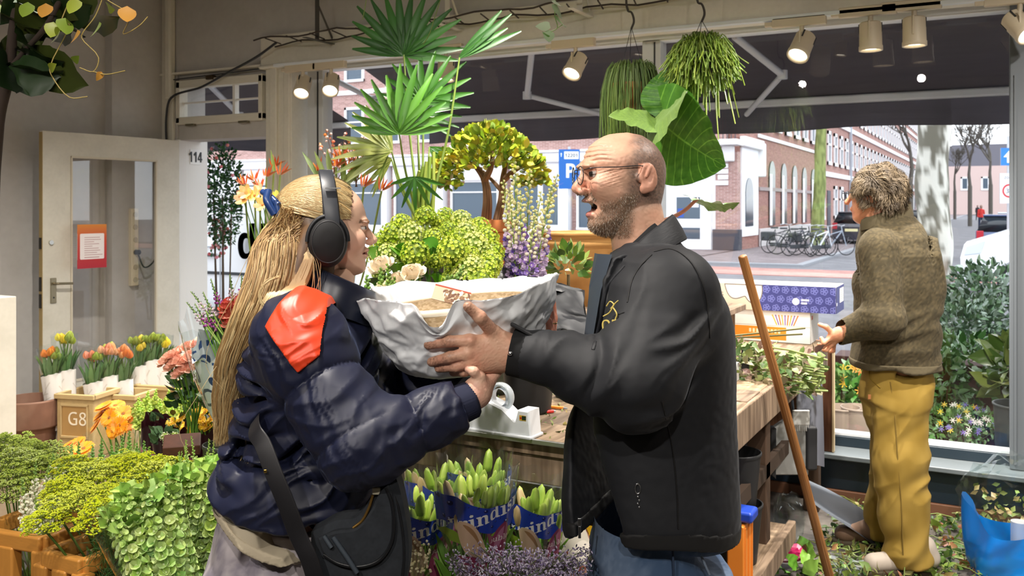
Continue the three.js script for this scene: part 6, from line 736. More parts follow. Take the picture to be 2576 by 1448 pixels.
function bellStem(R, L, col) { const gs = [], cup = lathe([[0.002, 0], [0.008, 0.004], [0.0125, 0.012], [0.0165, 0.019], [0.0155, 0.0195], [0.011, 0.0125], [0.004, 0.006]], 9), bud = sph(0.004, 6, 5); gs.push(plain(sweep([V(0, 0, 0), V(0.004, L * 0.5, 0), V(0, L, 0)], 0.0028, 5), 0x9bbf4a)); for (let y = 0.04; y < L; y += 0.021) { const k = 1 - 0.6 * smooth(L * 0.6, L, y), n = 6; for (let i = 0; i < n; i++) { const a = i / n * 6.283 + y * 40 + R() * 0.5, d = V(Math.cos(a), 0.35 + R() * 0.5, Math.sin(a)).normalize(), p = V(Math.cos(a) * 0.004, y + (R() - 0.5) * 0.008, Math.sin(a) * 0.004), c = tint(col, R, 0.06, 0.02); gs.push(plain(put(cup, p, d, R() * 6, k * (0.8 + R() * 0.35)), c)); if (k > 0.7) gs.push(plain(put(bud, p.clone().addScaledVector(d, 0.007), d), 0xe6efb8)); } if (R() < 0.25) { const a = R() * 6.283; gs.push(plain(put(leaf(0.04, 0.035, { n: 4, wave: 0.003 }), V(0, y, 0), V(Math.cos(a), 0.3, Math.sin(a)), 0), tint(0x8fb850, R))); } } for (let i = 0; i < 6; i++) gs.push(plain(put(leaf(0.04, 0.034, { n: 4, wave: 0.004 }), V(0, L - 0.01, 0), V(Math.cos(i), 0.9, Math.sin(i)), i), tint(0xa9cc62, R))); return join(gs); }
function spike(R, L, low, top, open = 0.5, size = 1) { const gs = []; gs.push(plain(sweep([V(0, -0.2, 0), V(0, L * 0.5, 0), V(0.003, L, 0)], (t) => 0.0032 - 0.002 * t, 5), 0x8eb04a)); const n = Math.round(L / 0.0042); for (let i = 0; i < n; i++) { const t = i / n, y = t * L, a = i * 2.4, s = lerp(0.0085, 0.0022, Math.pow(t, 0.8)) * size, d = V(Math.cos(a), 0.75, Math.sin(a)).normalize(), p = V(Math.cos(a) * s * 1.0, y, Math.sin(a) * s * 1.0); if (t < open) { const c = tint(low, R, 0.05, 0.02); gs.push(plain(put(new THREE.IcosahedronGeometry(s, 1).scale(1, 1.35, 1), p.clone().addScaledVector(d, s * 0.6), d), c)); for (let k = 0; k < 3; k++) gs.push(plain(put(petal(s * 2.0, s * 2.0, 0.5, 0.9, 2), p.clone().addScaledVector(d, s), d.clone().add(ruv(R).multiplyScalar(0.6)), R() * 6), tint(low, R, 0.06, 0.02))); } else gs.push(plain(put(ico(s * 1.2).scale(1, 1.3, 1), p, d), tint(top, R, 0.08))); } return join(gs); }
function delph(R, L, buds, mid, low) { const gs = [], cb = C(buds), cm = C(mid), cl = C(low); gs.push(plain(sweep([V(0, -0.12, 0), V(0.006, L * 0.5, 0), V(0, L, 0)], (t) => 0.004 - 0.003 * t, 5), 0x87a83c)); const n = Math.round(L / 0.0075), B = new THREE.IcosahedronGeometry(0.0085, 1).scale(1, 1.15, 1); for (let i = 0; i < n; i++) { const t = i / n, a = i * 2.4, s = lerp(1.35, 0.55, t), reach = lerp(0.03, 0.008, t), d = V(Math.cos(a), 0.45, Math.sin(a)).normalize(), p = V(Math.cos(a) * reach, t * L, Math.sin(a) * reach); gs.push(plain(sweep([V(0, t * L - 0.012, 0), p], 0.0009, 3, false), 0x8fae48)); if (t < 0.42 + (R() - 0.5) * 0.12) { const c = R() < 0.5 ? cm : cl; for (let k = 0; k < 5; k++) gs.push(plain(petal(0.017, 0.017, 0.4, 0.5, 2), tint(c, R, 0.08, 0.02)).rotateX(0.85).rotateY(k * 1.2566).applyMatrix4(M4.compose(p, Q4.setFromUnitVectors(UPV, d).clone(), V(s, s, s)))); gs.push(plain(put(ico(0.004), p.clone().addScaledVector(d, 0.003), d), 0xe9e4d4)); } else gs.push(plain(put(B, p, d, 0, s), cb.clone().lerp(cm, smooth(0.65, 0.4, t) * 0.5).offsetHSL((R() - 0.5) * 0.02, 0, (R() - 0.5) * 0.06))); } return join(gs); }
function tulip(R, h, col) { const gs = []; for (let k = 0; k < 6; k++) gs.push(plain(leaf(h, h * 0.62, { n: 5, fold: 0.55, bend: 0.95, shape: (t) => Math.sin(Math.PI * (0.16 + t * 0.8)) }), tint(col, R, 0.06)).rotateX(0.38).translate(0, 0, h * 0.12).rotateY(k * 1.047)); gs.push(plain(sweep([V(0, -0.12, 0), V(0, 0, 0)], 0.003, 5), 0x86a860)); return join(gs); }
const lilyBud = (R, L, c0, c1) => { const g = plain(lathe([[0, 0], [0.16, 0.05], [0.2, 0.25], [0.19, 0.55], [0.13, 0.85], [0, 1]], 9).scale(L, L, L)), p = g.attributes.position, a = new Float32Array(p.count * 3), x = C(c0), y = C(c1), c = new THREE.Color(); for (let i = 0; i < p.count; i++) { const th = Math.atan2(p.getZ(i), p.getX(i)), k = 0.5 + 0.5 * Math.cos(th * 3); const s = 1 + 0.1 * Math.cos(th * 3); p.setX(i, p.getX(i) * s); p.setZ(i, p.getZ(i) * s); c.copy(x).lerp(y, k); a[3 * i] = c.r; a[3 * i + 1] = c.g; a[3 * i + 2] = c.b; } g.setAttribute('color', new THREE.BufferAttribute(a, 3)); return g; };
// shared helper: heads of a bunch are parts, stems converge to a foot
function addHeads(t, name, variants, m, spots, foot, stemMat = M_stemg, stemR = 0.0028) { spots.forEach(([p, d, s = 1, roll = 0, v], i) => { place(mesh(name, variants[(v ?? i) % variants.length], m, t), p, d, roll, s); if (foot) mesh('stem', sweep(curve([p, p.clone().lerp(foot, 0.45).addScaledVector(d, -p.distanceTo(foot) * 0.12), foot.clone().add(V((i % 5 - 2) * 0.012, 0, (i % 3 - 1) * 0.014))], 8), stemR, 5, false), stemMat, t); }); }
function bucket(label, p, r, h, color = 0x1d1e20, cat = 'bucket', name = 'bucket') { const t = thing(name, label, cat, p); mesh('wall', lathe([[0, 0], [r * 0.78, 0], [r * 0.8, 0.01], [r, h], [r * 1.05, h + 0.004], [r * 1.05, h + 0.014], [r * 0.97, h + 0.014], [r * 0.76, 0.02], [0, 0.018]], 36), color.isMaterial ? color : mat(color, 0.5), t); return t; }
// clear cone sleeve round an axis from foot to mouth
function sleeve(foot, top, r0, r1, m = CELLO, jag = 0.02, n = 40, a0 = 0, a1 = 6.283) { const ax = top.clone().sub(foot), L = ax.length(), q = new THREE.Quaternion().setFromUnitVectors(UPV, ax.normalize()), rings = []; for (let j = 0; j <= 8; j++) { const v = j / 8, r = []; for (let i = 0; i <= n; i++) { const a = lerp(a0, a1, i / n), rr = lerp(r0, r1, Math.pow(v, 0.8)) * (1 + 0.05 * Math.sin(a * 5 + v * 4) + 0.03 * Math.sin(a * 11)); r.push(V(rr * Math.cos(a), v * L + (v > 0.9 ? jag * Math.sin(a * 2 + 1) + jag * 0.4 * Math.sin(a * 9) : 0), rr * Math.sin(a)).applyQuaternion(q).add(foot)); } rings.push(r); } return loft(rings, false); }
struct('display_stand_front', boxUV(slab(-3.35, -1.66, 0, 0.2, -1.25, -2.45, 0.01)), mat(0x6e5a44, 0.8));
struct('display_stand_rear', boxUV(slab(-5.3, -2.5, 0, 0.16, -2.6, -4.6, 0.01)), mat(0x6e5a44, 0.8));
// ---------------------------------------------------------------- the cut flowers at the left
{ // yellow dill
  const R = rng(101), foot = P(330, 1500, 2.75), c = P(300, 1215, 2.8), t = thing('dill_bunch', 'big bunch of yellow flowering dill with wide umbels', 'flowers', foot), L = (p) => p.sub(foot);
  const vs = [0, 1, 2].map(() => umbel(R, 0.062, 30, 34, 0xc6d01c, 0x8aa03a)), spots = [];
  for (const [px, py, d] of [[180, 1210, 2.7], [150, 1260, 2.62], [230, 1175, 2.75], [215, 1245, 2.6], [280, 1170, 2.9], [300, 1220, 2.65], [340, 1165, 2.85], [355, 1205, 2.75], [400, 1185, 2.8], [420, 1225, 2.72], [265, 1290, 2.45], [120, 1300, 2.55], [430, 1160, 2.95], [330, 1250, 2.6], [245, 1215, 2.72], [385, 1230, 2.68], [190, 1160, 2.95], [310, 1150, 3.0], [450, 1200, 2.85], [160, 1225, 2.75], [420, 1150, 3.05], [285, 1245, 2.6]]) { const p = L(P(px, py, d)); spots.push([p.clone().add(V(0, -0.045, 0)), p.clone().sub(V(0, -0.9, 0)).add(V((R() - 0.5) * 0.25, 0.2, (R() - 0.5) * 0.25)), 0.9 + R() * 0.3, R() * 6]); }
  addHeads(t, 'flower_umbel', vs, M_petal, spots, V(0, 0.02, 0), mat(0x55772c, 0.6), 0.0035);
  mesh('sleeve', sleeve(V(-0.02, 0.05, 0), L(P(215, 1320, 2.72)), 0.08, 0.13), CELLO, t);
  // feathery foliage
  const gs = []; for (let i = 0; i < 520; i++) { const p = L(P(240 + R() * 260, 1330 + R() * 150, 2.45 + R() * 0.4)); for (let k = 0; k < 3; k++) { const e = p.clone().add(ruv(R).multiplyScalar(0.03 + R() * 0.03)); gs.push(plain(sweep([p, p.clone().lerp(e, 0.5).add(V(0, 0.008, 0)), e], 0.0008, 3, false), tint(0x3f6a24, R, 0.1))); } } stuff(mesh('foliage', join(gs), M_leafv, t));
  bucket('black bucket under the yellow dill', V(foot.x, 0.2, foot.z), 0.14, 0.3);
}
{ // green lace flower at the far left
  const R = rng(102), foot = P(70, 1480, 3.15), t = thing('lace_flower_bunch', 'bunch of green lace flowers with flat fluffy heads at the left edge', 'flowers', foot), L = (p) => p.sub(foot), vs = [0, 1].map(() => umbel(R, 0.06, 34, 34, 0x9db03c, 0x7d9440, 0.1)), spots = [];
  for (const [px, py, d] of [[20, 1170, 3.0], [75, 1140, 3.2], [120, 1150, 3.25], [40, 1205, 2.95], [5, 1130, 3.3], [95, 1180, 3.1], [60, 1165, 3.1], [15, 1235, 2.9], [130, 1180, 3.15], [45, 1120, 3.35]]) spots.push([L(P(px, py + 22, d)), V((R() - 0.5) * 0.3, 1, (R() - 0.5) * 0.3), 1.05 + R() * 0.3, R() * 6]);
  addHeads(t, 'flower_umbel', vs, M_petal, spots, V(0, -0.02, 0)); mesh('sleeve', sleeve(V(0.02, 0, 0), L(P(60, 1260, 3.05)), 0.07, 0.15), CELLO, t);
}
function spikeBunch(label, list, foot, low, top, seed, o = {}) { const R = rng(seed), t = thing(o.name ?? 'snapdragon_bunch', label, 'flowers', foot), vs = [0, 1, 2].map((k) => spike(R, (o.len ?? 0.13) * (0.85 + 0.15 * k), low, top, o.open ?? 0.5, o.size ?? 1)); addHeads(t, 'flower_spike', vs, M_petal, list.map(([px, py, d, lx = 0]) => { const p = P(px, py, d).sub(foot); return [p.clone().sub(V(0, o.len ?? 0.13, 0)), V(lx + (R() - 0.5) * 0.25, 1, (R() - 0.5) * 0.25), 1, R() * 6]; }), V(0, 0.02, 0)); if (o.sleeve) mesh('sleeve', sleeve(V(0, 0.03, 0), P(...o.sleeve).sub(foot), 0.06, o.sr ?? 0.11), CELLO, t); return t; }
spikeBunch('white snapdragon spikes between the lace flowers and the dill', [[110, 1150, 2.95], [135, 1165, 2.9], [85, 1180, 2.9], [120, 1195, 2.8], [150, 1150, 3.05], [70, 1215, 2.8], [100, 1225, 2.75], [135, 1135, 3.1]], P(150, 1470, 2.95), 0xf2f2dc, 0x8fae4e, 201, { open: 0.7, len: 0.16, sleeve: [110, 1290, 2.85] });
spikeBunch('green budded spikes behind the middle of the dill', [[285, 1105, 3.3], [305, 1095, 3.35], [325, 1092, 3.3], [345, 1098, 3.4], [365, 1105, 3.35], [290, 1125, 3.2], [330, 1115, 3.25], [380, 1120, 3.3], [312, 1130, 3.2], [350, 1125, 3.25]], P(330, 1450, 3.3), 0xbfd27a, 0x7fae4a, 202, { open: 0.45, len: 0.11 });
spikeBunch('green budded spikes left behind the dill', [[160, 1125, 3.3], [178, 1115, 3.35], [195, 1120, 3.3], [205, 1130, 3.25], [232, 1118, 3.35], [252, 1112, 3.3], [172, 1140, 3.2]], P(200, 1450, 3.3), 0xc8d69a, 0x7aa94e, 203, { open: 0.35, len: 0.1 });
spikeBunch('pale green bud clusters in front of the tulip crates', [[345, 990, 4.2], [365, 982, 4.25], [385, 985, 4.2], [400, 990, 4.3], [420, 978, 4.25], [440, 975, 4.3], [455, 980, 4.25], [470, 985, 4.3], [480, 1000, 4.25], [360, 1005, 4.15], [380, 1012, 4.1], [405, 1010, 4.15], [430, 1005, 4.2], [450, 1010, 4.15], [350, 1020, 4.1], [420, 1030, 4.1], [375, 1030, 4.05], [460, 1028, 4.15]], P(410, 1230, 4.25), 0xb9c95a, 0xaed04e, 204, { open: 0.6, len: 0.1, size: 1.35, name: 'hypericum_bunch', sleeve: [410, 1050, 4.15], sr: 0.13 });
spikeBunch('airy light green seed stems beside the brown board', [[450, 1120, 2.7], [470, 1105, 2.75], [495, 1110, 2.7], [515, 1120, 2.65], [535, 1105, 2.75], [480, 1135, 2.6], [505, 1140, 2.6], [530, 1140, 2.65], [460, 1150, 2.6], [550, 1130, 2.7], [520, 1100, 2.8], [545, 1160, 2.6], [490, 1165, 2.6]], P(510, 1480, 2.7), 0xc6dc86, 0x9ec356, 205, { open: 0.6, len: 0.12, size: 0.62, name: 'pennycress_bunch' });
function bells(label, foot, top, n, seed, r, leaves, groupTop) { const R = rng(seed), t = thing('bells_of_ireland_bunch', label, 'flowers', foot), vs = [0, 1].map(() => bellStem(R, 0.44, 0xd6ea92)), ax = top.clone().sub(foot), L = ax.length(); ax.normalize(); for (let i = 0; i < n; i++) { const a = i * 2.4, rr = Math.sqrt((i + 0.5) / n), d = ax.clone().add(V(Math.cos(a) * rr * r * 1.3, 0, Math.sin(a) * rr * r * 1.3)).normalize(); place(mesh('flower_stem', vs[i % 2], M_petal, t), V(Math.cos(a) * rr * 0.035, L - 0.46 + (R() - 0.5) * 0.06, Math.sin(a) * rr * 0.035).applyQuaternion(new THREE.Quaternion().setFromUnitVectors(UPV, ax)), d, R() * 6, 0.95 + R() * 0.12); } for (let i = 0; i < leaves; i++) { const a = R() * 6.283; place(mesh('leaf', leaf(0.05, 0.045, { n: 5, wave: 0.004, fold: 0.15 }), mat(tint(0x94be5a, R, 0.06), 0.5), t), ax.clone().multiplyScalar(L - 0.06 + R() * 0.06).add(V(Math.cos(a) * r * 0.5, 0, Math.sin(a) * r * 0.5)), V(Math.cos(a), 0.5, Math.sin(a)), R() * 6); } mesh('sleeve', sleeve(V(0, 0.02, 0), ax.clone().multiplyScalar(L - 0.05), 0.05, r), CELLO, t); return t; }
bells('bunch of bells of Ireland in a clear sleeve leaning left in front', P(455, 1600, 2.25), P(335, 1235, 2.35), 12, 301, 0.115, 6);
bells('second bunch of bells of Ireland right behind the front one', P(525, 1620, 2.5), P(500, 1175, 2.55), 10, 302, 0.1, 8);
bells('upright bells of Ireland against the back of the woman', P(560, 1640, 2.7), P(545, 1195, 2.75), 6, 303, 0.08, 6);
// gerberas
{ const R = rng(110), v = [0, 1].map(() => daisy(R, 0.044, 26, 0xf2a21c, 0x5a3418, 0.2));
  const ger = (label, list, foot) => { const t = thing('gerbera_bunch', label, 'flowers', foot); addHeads(t, 'flower_head', v, M_petal, list.map(([px, py, d, dx, dy, dz]) => [P(px, py, d).sub(foot), V(dx, dy, dz), 0.95 + R() * 0.15, R() * 6]), V(0, 0.02, 0)); mesh('sleeve', sleeve(V(0, 0, 0), P(280, 1085, 4.2).sub(foot), 0.05, 0.12), CELLO, t); };
  ger('bunch of orange gerberas in a clear sleeve', [[275, 1050, 4.2, 0.2, 0.5, 1], [310, 1040, 4.25, 0.5, 0.7, 0.6], [262, 1022, 4.3, -0.2, 1, 0.4], [290, 1020, 4.35, 0.2, 1, 0.3], [300, 1070, 4.15, 0.4, 0.4, 1], [242, 1070, 4.25, -0.5, 0.6, 0.7], [320, 1062, 4.25, 0.8, 0.4, 0.6], [255, 1042, 4.3, -0.4, 0.8, 0.6], [285, 1080, 4.15, 0, 0.3, 1]], P(285, 1290, 4.3));
  const f2 = P(190, 1418, 3.7), t = thing('gerbera_bunch', 'orange gerberas half hidden behind the green spikes', 'flowers', f2); addHeads(t, 'flower_head', v, M_petal, [[165, 1125, 3.7], [190, 1115, 3.75], [210, 1128, 3.65], [180, 1140, 3.65]].map(([px, py, d], i) => [P(px, py, d).sub(f2), V((i - 1.5) * 0.3, 1, 0.5), 1, i]), V(0, 0.02, 0));
  // yellow button chrysanthemums in dark wraps
  const y = [0, 1].map(() => daisy(R, 0.024, 18, 0xeec11c, 0xc88a14, 0.35, 3)), wrapT = canvasTex(256, 128, (x, w, h) => { x.fillStyle = '#2a0d14'; x.fillRect(0, 0, w, h); x.fillStyle = '#c06a82'; x.fillRect(0, 40, w, 36); x.fillStyle = '#8d1c34'; x.fillRect(0, 48, w, 20); x.fillStyle = '#e7c3cc'; for (let i = 0; i < 20; i++) x.fillRect(10 + i * 12 + (i % 5 === 0 ? 4 : 0), 53, 7, 9); });
  for (const [label, pts, fx, d] of [['yellow chrysanthemum bunch in dark red wrap, left one', [[432, 1060], [455, 1050], [440, 1078], [465, 1070], [478, 1052], [450, 1065], [425, 1075], [470, 1085]], 440, 3.9], ['yellow chrysanthemum bunch in dark red wrap beside the hair of the woman', [[495, 1030], [515, 1035], [530, 1055], [505, 1055], [525, 1075], [540, 1035], [490, 1050], [512, 1070], [538, 1080]], 515, 3.85]]) { const foot = P(fx, 1260, d), u = thing('chrysanthemum_bunch', label, 'flowers', foot); addHeads(u, 'flower_head', y, M_petal, pts.map(([px, py]) => [P(px, py, d + (R() - 0.5) * 0.15).sub(foot), V((R() - 0.5) * 0.8, 1, 0.5 + R() * 0.4), 1 + R() * 0.2, R() * 6]), V(0, 0.02, 0)); for (let i = 0; i < 9; i++) place(mesh('leaf', leaf(0.06, 0.026, { n: 4 }), mat(tint(0x39523a, R, 0.06), 0.5), u), P(fx - 30 + R() * 90, 1040 + R() * 40, d).sub(foot), V((R() - 0.5) * 1.4, 0.7, 0.5), R() * 6); const w = sleeve(V(0, 0.02, 0), P(fx - 5, 1082, d - 0.05).sub(foot), 0.05, 0.085, null, 0.03); mesh('wrap', w, mat(0xffffff, 0.35, { map: wrapT }), u); }
  for (const [px, label] of [[390, 'dark wrap sleeve with pink band holding cut stems']]) { const foot = P(px, 1260, 4.0), u = thing('wrapped_bunch', label, 'flowers', foot); mesh('wrap', sleeve(V(0, 0, 0), P(px + 10, 1055, 3.95).sub(foot), 0.05, 0.07, null, 0.02), mat(0xffffff, 0.35, { map: wrapT }), u); for (let i = 0; i < 8; i++) place(mesh('leaf', leaf(0.05, 0.03, { n: 4 }), mat(tint(0x4b6a44, R, 0.06), 0.5), u), P(px + R() * 30 - 15, 1060, 3.95).sub(foot), V((R() - 0.5), 1, 0.3), R() * 6); }
}
// leafy bits, brown board
{ const R = rng(120), foot = P(430, 1250, 3.4), t = thing('filler_bunch', 'round-leaved filler greens with cream flowers behind the brown board', 'flowers', foot); for (let i = 0; i < 26; i++) place(mesh('leaf', leaf(0.04, 0.034, { n: 4, fold: 0.1 }), mat(tint(0x46663f, R, 0.08), 0.5), t), P(385 + R() * 70, 1085 + R() * 35, 3.4 + R() * 0.1).sub(foot), V((R() - 0.5) * 1.4, 0.6, R() - 0.2), R() * 6); const v = [snowball(R, 0.016, 24, 0xe9e3c2)]; addHeads(t, 'flower_head', v, M_petal, Array.from({ length: 10 }, () => [P(400 + R() * 60, 1095 + R() * 25, 3.38).sub(foot), V(0, 1, 0.3), 1, R() * 6]), V(0, 0.05, 0));
  const b = P(458, 1118, 3.0); solo('wooden_board', boxUV(box(0.115, 0.035, 0.09, 0, 0, 0, 0.003).rotateX(0.25).rotateY(YAW + 0.3)), mat(0x6a4030, 0.7, { map: noiseT(0.8, 0.78, 0.76, 0.2, 3) }), 'dark brown wooden block lying among the green flowers', 'board').position.copy(b);
  bucket('black bucket holding the brown board and seed stems', P(480, 1200, 2.95).setY(0.2), 0.14, 0.52); }
// peach roses, red roses
{ const R = rng(130), v = [0, 1, 2].map(() => rose(R, 0.031, 0xf4a68a, 0xfbd6c2)), vr = [rose(R, 0.024, 0xa8101c, 0xd02030)], foot = P(480, 1130, 3.7), t = thing('rose_bunch', 'bunch of peach pink roses with dark leaves', 'flowers', foot);
  addHeads(t, 'flower_head', v, M_petal, [[412, 905], [430, 890], [428, 918], [450, 880], [455, 905], [448, 935], [470, 870], [475, 895], [482, 920], [495, 865], [500, 885], [515, 905], [520, 870], [462, 922], [438, 905], [510, 855], [485, 880], [530, 885], [420, 895], [497, 905]].map(([px, py]) => [P(px, py, 3.55 + (py < 885 ? 0.12 : 0)).sub(foot), V((px - 470) / 120, 0.75, 0.45), 1 + R() * 0.2, R() * 6]), V(0, 0.0, 0));
  for (let i = 0; i < 60; i++) place(mesh('leaf', leaf(0.055, 0.035, { n: 4, fold: 0.2 }), mat(tint(0x33502a, R, 0.08), 0.45), t), P(430 + R() * 110, 935 + R() * 90, 3.6 + R() * 0.15).sub(foot), V((R() - 0.5) * 1.6, 0.3, 0.6), R() * 6);
  const f2 = P(545, 1130, 3.4), t2 = thing('rose_bunch', 'small bunch of red roses beside the blonde hair', 'flowers', f2); addHeads(t2, 'flower_head', vr, M_petal, [[535, 940], [525, 965], [545, 972], [555, 950], [560, 985]].map(([px, py]) => [P(px, py, 3.4).sub(f2), V(-0.3, 0.7, 0.6), 1, R() * 6]), V(0, 0.0, 0)); for (let i = 0; i < 14; i++) place(mesh('leaf', leaf(0.05, 0.032, { n: 4 }), mat(tint(0x3b5a2c, R, 0.08), 0.45), t2), P(520 + R() * 50, 960 + R() * 50, 3.42).sub(f2), V((R() - 0.5) * 1.6, 0.3, 0.6), R() * 6);
  bucket('dark bucket under the peach roses', V(foot.x, 0.16, foot.z), 0.13, 0.4, 0x2a2c2e);
  // two-tone rose bouquet
  const vb = [0, 1].map(() => rose(R, 0.036, 0xd8402e, 0xf2c4a4, 0xc22a20)), f3 = P(560, 1070, 2.9), t3 = thing('mixed_bouquet', 'bouquet of red edged cream roses with veronica spikes in printed wrap', 'flowers', f3);
  addHeads(t3, 'flower_head', vb, M_petal, [[570, 765], [595, 785], [580, 800], [610, 760], [600, 810], [625, 790], [575, 780]].map(([px, py]) => [P(px, py, 2.85).sub(f3), V((px - 590) / 70, 0.8, 0.7), 1, R() * 6]), V(0, 0.05, 0));
  const vv = [0, 1].map((k) => spike(R, 0.085, k ? 0xa94f9a : 0xd9c9d2, 0x5f7a4c, 0.45, 0.55)); addHeads(t3, 'flower_spike', vv, M_petal, [[510, 790, -0.9], [525, 800, -0.7], [540, 775, -0.5], [552, 745, -0.3], [585, 735, 0.1], [605, 735, 0.3], [520, 765, -0.8], [545, 810, -0.3]].map(([px, py, l]) => [P(px, py + 20, 2.85).sub(f3), V(l, 1, 0.2), 1, R() * 6]), V(0, 0.05, 0));
  for (let i = 0; i < 18; i++) place(mesh('leaf', leaf(0.06, 0.03, { n: 4 }), mat(tint(0x4a6440, R, 0.08), 0.5), t3), P(540 + R() * 60, 820 + R() * 40, 2.88).sub(f3), V((R() - 0.5) * 1.6, 0.8, 0.5), R() * 6);
  const wt = canvasTex(256, 256, (x, w, h) => { x.fillStyle = '#dfe6ea'; x.fillRect(0, 0, w, h); x.strokeStyle = '#27406e'; x.lineWidth = 9; for (let i = 0; i < 6; i++) { x.beginPath(); x.ellipse(20 + i * 45, 90 + (i % 2) * 70, 34, 20, i, 0, 7); x.stroke(); } x.fillStyle = '#27508e'; for (let i = 0; i < 14; i++) x.fillRect(i * 19, 20, 11, 12); }); mesh('wrap', sleeve(V(0, 0.02, 0), P(568, 868, 2.85).sub(f3), 0.03, 0.1, null, 0.03), mat(0xffffff, 0.4, { map: wt }), t3); mesh('sleeve', sleeve(V(0, 0.04, 0), P(560, 800, 2.86).sub(f3), 0.04, 0.13), CELLO, t3);
  bucket('tall dark vase under the two-tone rose bouquet', V(f3.x, 0.2, f3.z), 0.06, 0.66, 0x343a30, 'vase', 'floor_vase'); }
// tulips in white sleeves
{ const R = rng(140), pt = canvasTex(256, 256, (x, w, h) => { x.fillStyle = '#e9e6e2'; x.fillRect(0, 0, w, h); x.fillStyle = '#3c4238'; for (let i = 0; i < 5; i++) { x.fillRect(18 + i * 52, 190, 16, 14); x.fillRect(38 + i * 52, 194, 18, 8); } x.strokeStyle = '#d2cdc6'; x.lineWidth = 5; for (let i = 0; i < 9; i++) { x.beginPath(); x.moveTo(R() * w, R() * 170); x.lineTo(R() * w, R() * 170); x.stroke(); } });
  const M_paper = mat(0xffffff, 0.5, { map: pt });
  const kinds = { o: 0xf0a04a, y: 0xf0e04a, p: 0xf2b48c, g: 0xa9b84e };
  [[130, 895, 5.4, 'oog', 940, 'orange tulips in a white sleeve by the terracotta pot'], [165, 860, 5.45, 'yyg', 930, 'yellow tulips in a white sleeve above the terracotta pot'], [235, 900, 5.5, 'pgg', 960, 'pale peach tulips, leftmost sleeve of the middle crate'], [272, 890, 5.55, 'pgp', 945, 'pale pink tulips, second sleeve of the middle crate'], [310, 890, 5.6, 'ppo', 955, 'peach orange tulips, third sleeve of the middle crate'], [345, 870, 5.8, 'ggy', 920, 'closed green tulips, left sleeve of the back row'], [378, 860, 5.85, 'ggg', 905, 'closed green tulips, middle sleeve of the back row'], [408, 865, 5.9, 'ggy', 912, 'closed green tulips, right sleeve of the back row']].forEach(([px, py, d, k, ty, label], n) => {
    const foot = P(px + 12, 1080, d), t = thing('tulip_bunch', label, 'flowers', foot, 0, 'tulips in white sleeves'), vs = [...k].map((c) => tulip(R, 0.045, kinds[c]));
    addHeads(t, 'flower_head', vs, M_petal, Array.from({ length: 9 }, (_, i) => { const a = i * 2.4, r = 0.045 * Math.sqrt(i / 9); return [P(px, py, d).sub(foot).add(V(r * Math.cos(a), (R() - 0.5) * 0.05, r * Math.sin(a))), V(Math.cos(a) * 0.25, 1, Math.sin(a) * 0.25), 0.9 + R() * 0.25, R() * 6]; }), null);
    for (let i = 0; i < 16; i++) { const a = i * 2.4; place(mesh('leaf', leaf(0.16, 0.03, { n: 4, bend: 0.4 }), mat(tint(0x5c7c48, R, 0.06), 0.5), t), P(px, ty + 14, d).sub(foot).add(V(0.03 * Math.cos(a), 0, 0.03 * Math.sin(a))), V(Math.cos(a) * 0.22, 1, Math.sin(a) * 0.22), a); }
    mesh('sleeve', sleeve(V(0, 0, 0), P(px, ty, d).sub(foot), 0.04, 0.058, null, 0.006, 28), M_paper, t); mesh('clear_top', sleeve(P(px, ty, d).sub(foot), P(px - 2, py - 22, d).sub(foot), 0.058, 0.075, null, 0.01, 28), CELLO, t); });
  // crates that hold them
  const cream = mat(0xd9c08e, 0.6, { map: noiseT(0.88, 0.86, 0.82, 0.08, 44) });
  const crate = (label, px, py, d, w, h, dp, mark) => { const p = P(px, py, d), t = thing('flower_crate', label, 'crate', [p.x, 0.0, p.z], YAW * 0.55); const y0 = p.y - h; const by = 0.16 < y0 ? 0.16 : 0.0; const H = p.y - by; t.position.y = by; mesh('wall', join([slab(-w / 2, w / 2, 0, H, 0, 0.012, 0.004), slab(-w / 2, w / 2, 0, H, -dp, -dp + 0.012, 0.004), slab(-w / 2, -w / 2 + 0.012, 0, H, -dp, 0.01, 0.004), slab(w / 2 - 0.012, w / 2, 0, H, -dp, 0.01, 0.004), slab(-w / 2, w / 2, 0, 0.012, -dp, 0.01)]), cream, t); mesh('rim', join([slab(-w / 2 - 0.012, w / 2 + 0.012, H - 0.03, H, 0.0, 0.026, 0.005), slab(-w / 2 - 0.012, -w / 2 + 0.01, H - 0.03, H, -dp, 0.02, 0.005), slab(w / 2 - 0.01, w / 2 + 0.012, H - 0.03, H, -dp, 0.02, 0.005)]), cream, t); if (mark) { mesh('panel', slab(-w * 0.34, w * 0.34, H - 0.24, H - 0.07, 0.012, 0.016, 0.003), mat(0xb08a52, 0.6), t); mesh('frame', join([slab(-w * 0.38, w * 0.38, H - 0.07, H - 0.055, 0.012, 0.024, 0.003), slab(-w * 0.38, w * 0.38, H - 0.255, H - 0.24, 0.012, 0.024, 0.003), slab(-w * 0.38, -w * 0.34, H - 0.25, H - 0.06, 0.012, 0.024, 0.003), slab(w * 0.34, w * 0.38, H - 0.25, H - 0.06, 0.012, 0.024, 0.003)]), cream, t); mesh('lettering', text('G8', 0.075, 0.002, fontR).translate(0.02, H - 0.14, 0.0165), mat(0xf4ead2, 0.5), t); } return t; };
  crate('cream plastic flower crate with embossed letters by the terracotta pot', 192, 990, 5.3, 0.24, 0.28, 0.22, true); crate('cream plastic crate holding the middle tulips', 285, 990, 5.45, 0.3, 0.2, 0.2, false); crate('cream plastic crate holding the back row of tulips', 400, 968, 5.7, 0.32, 0.2, 0.2, false);
}
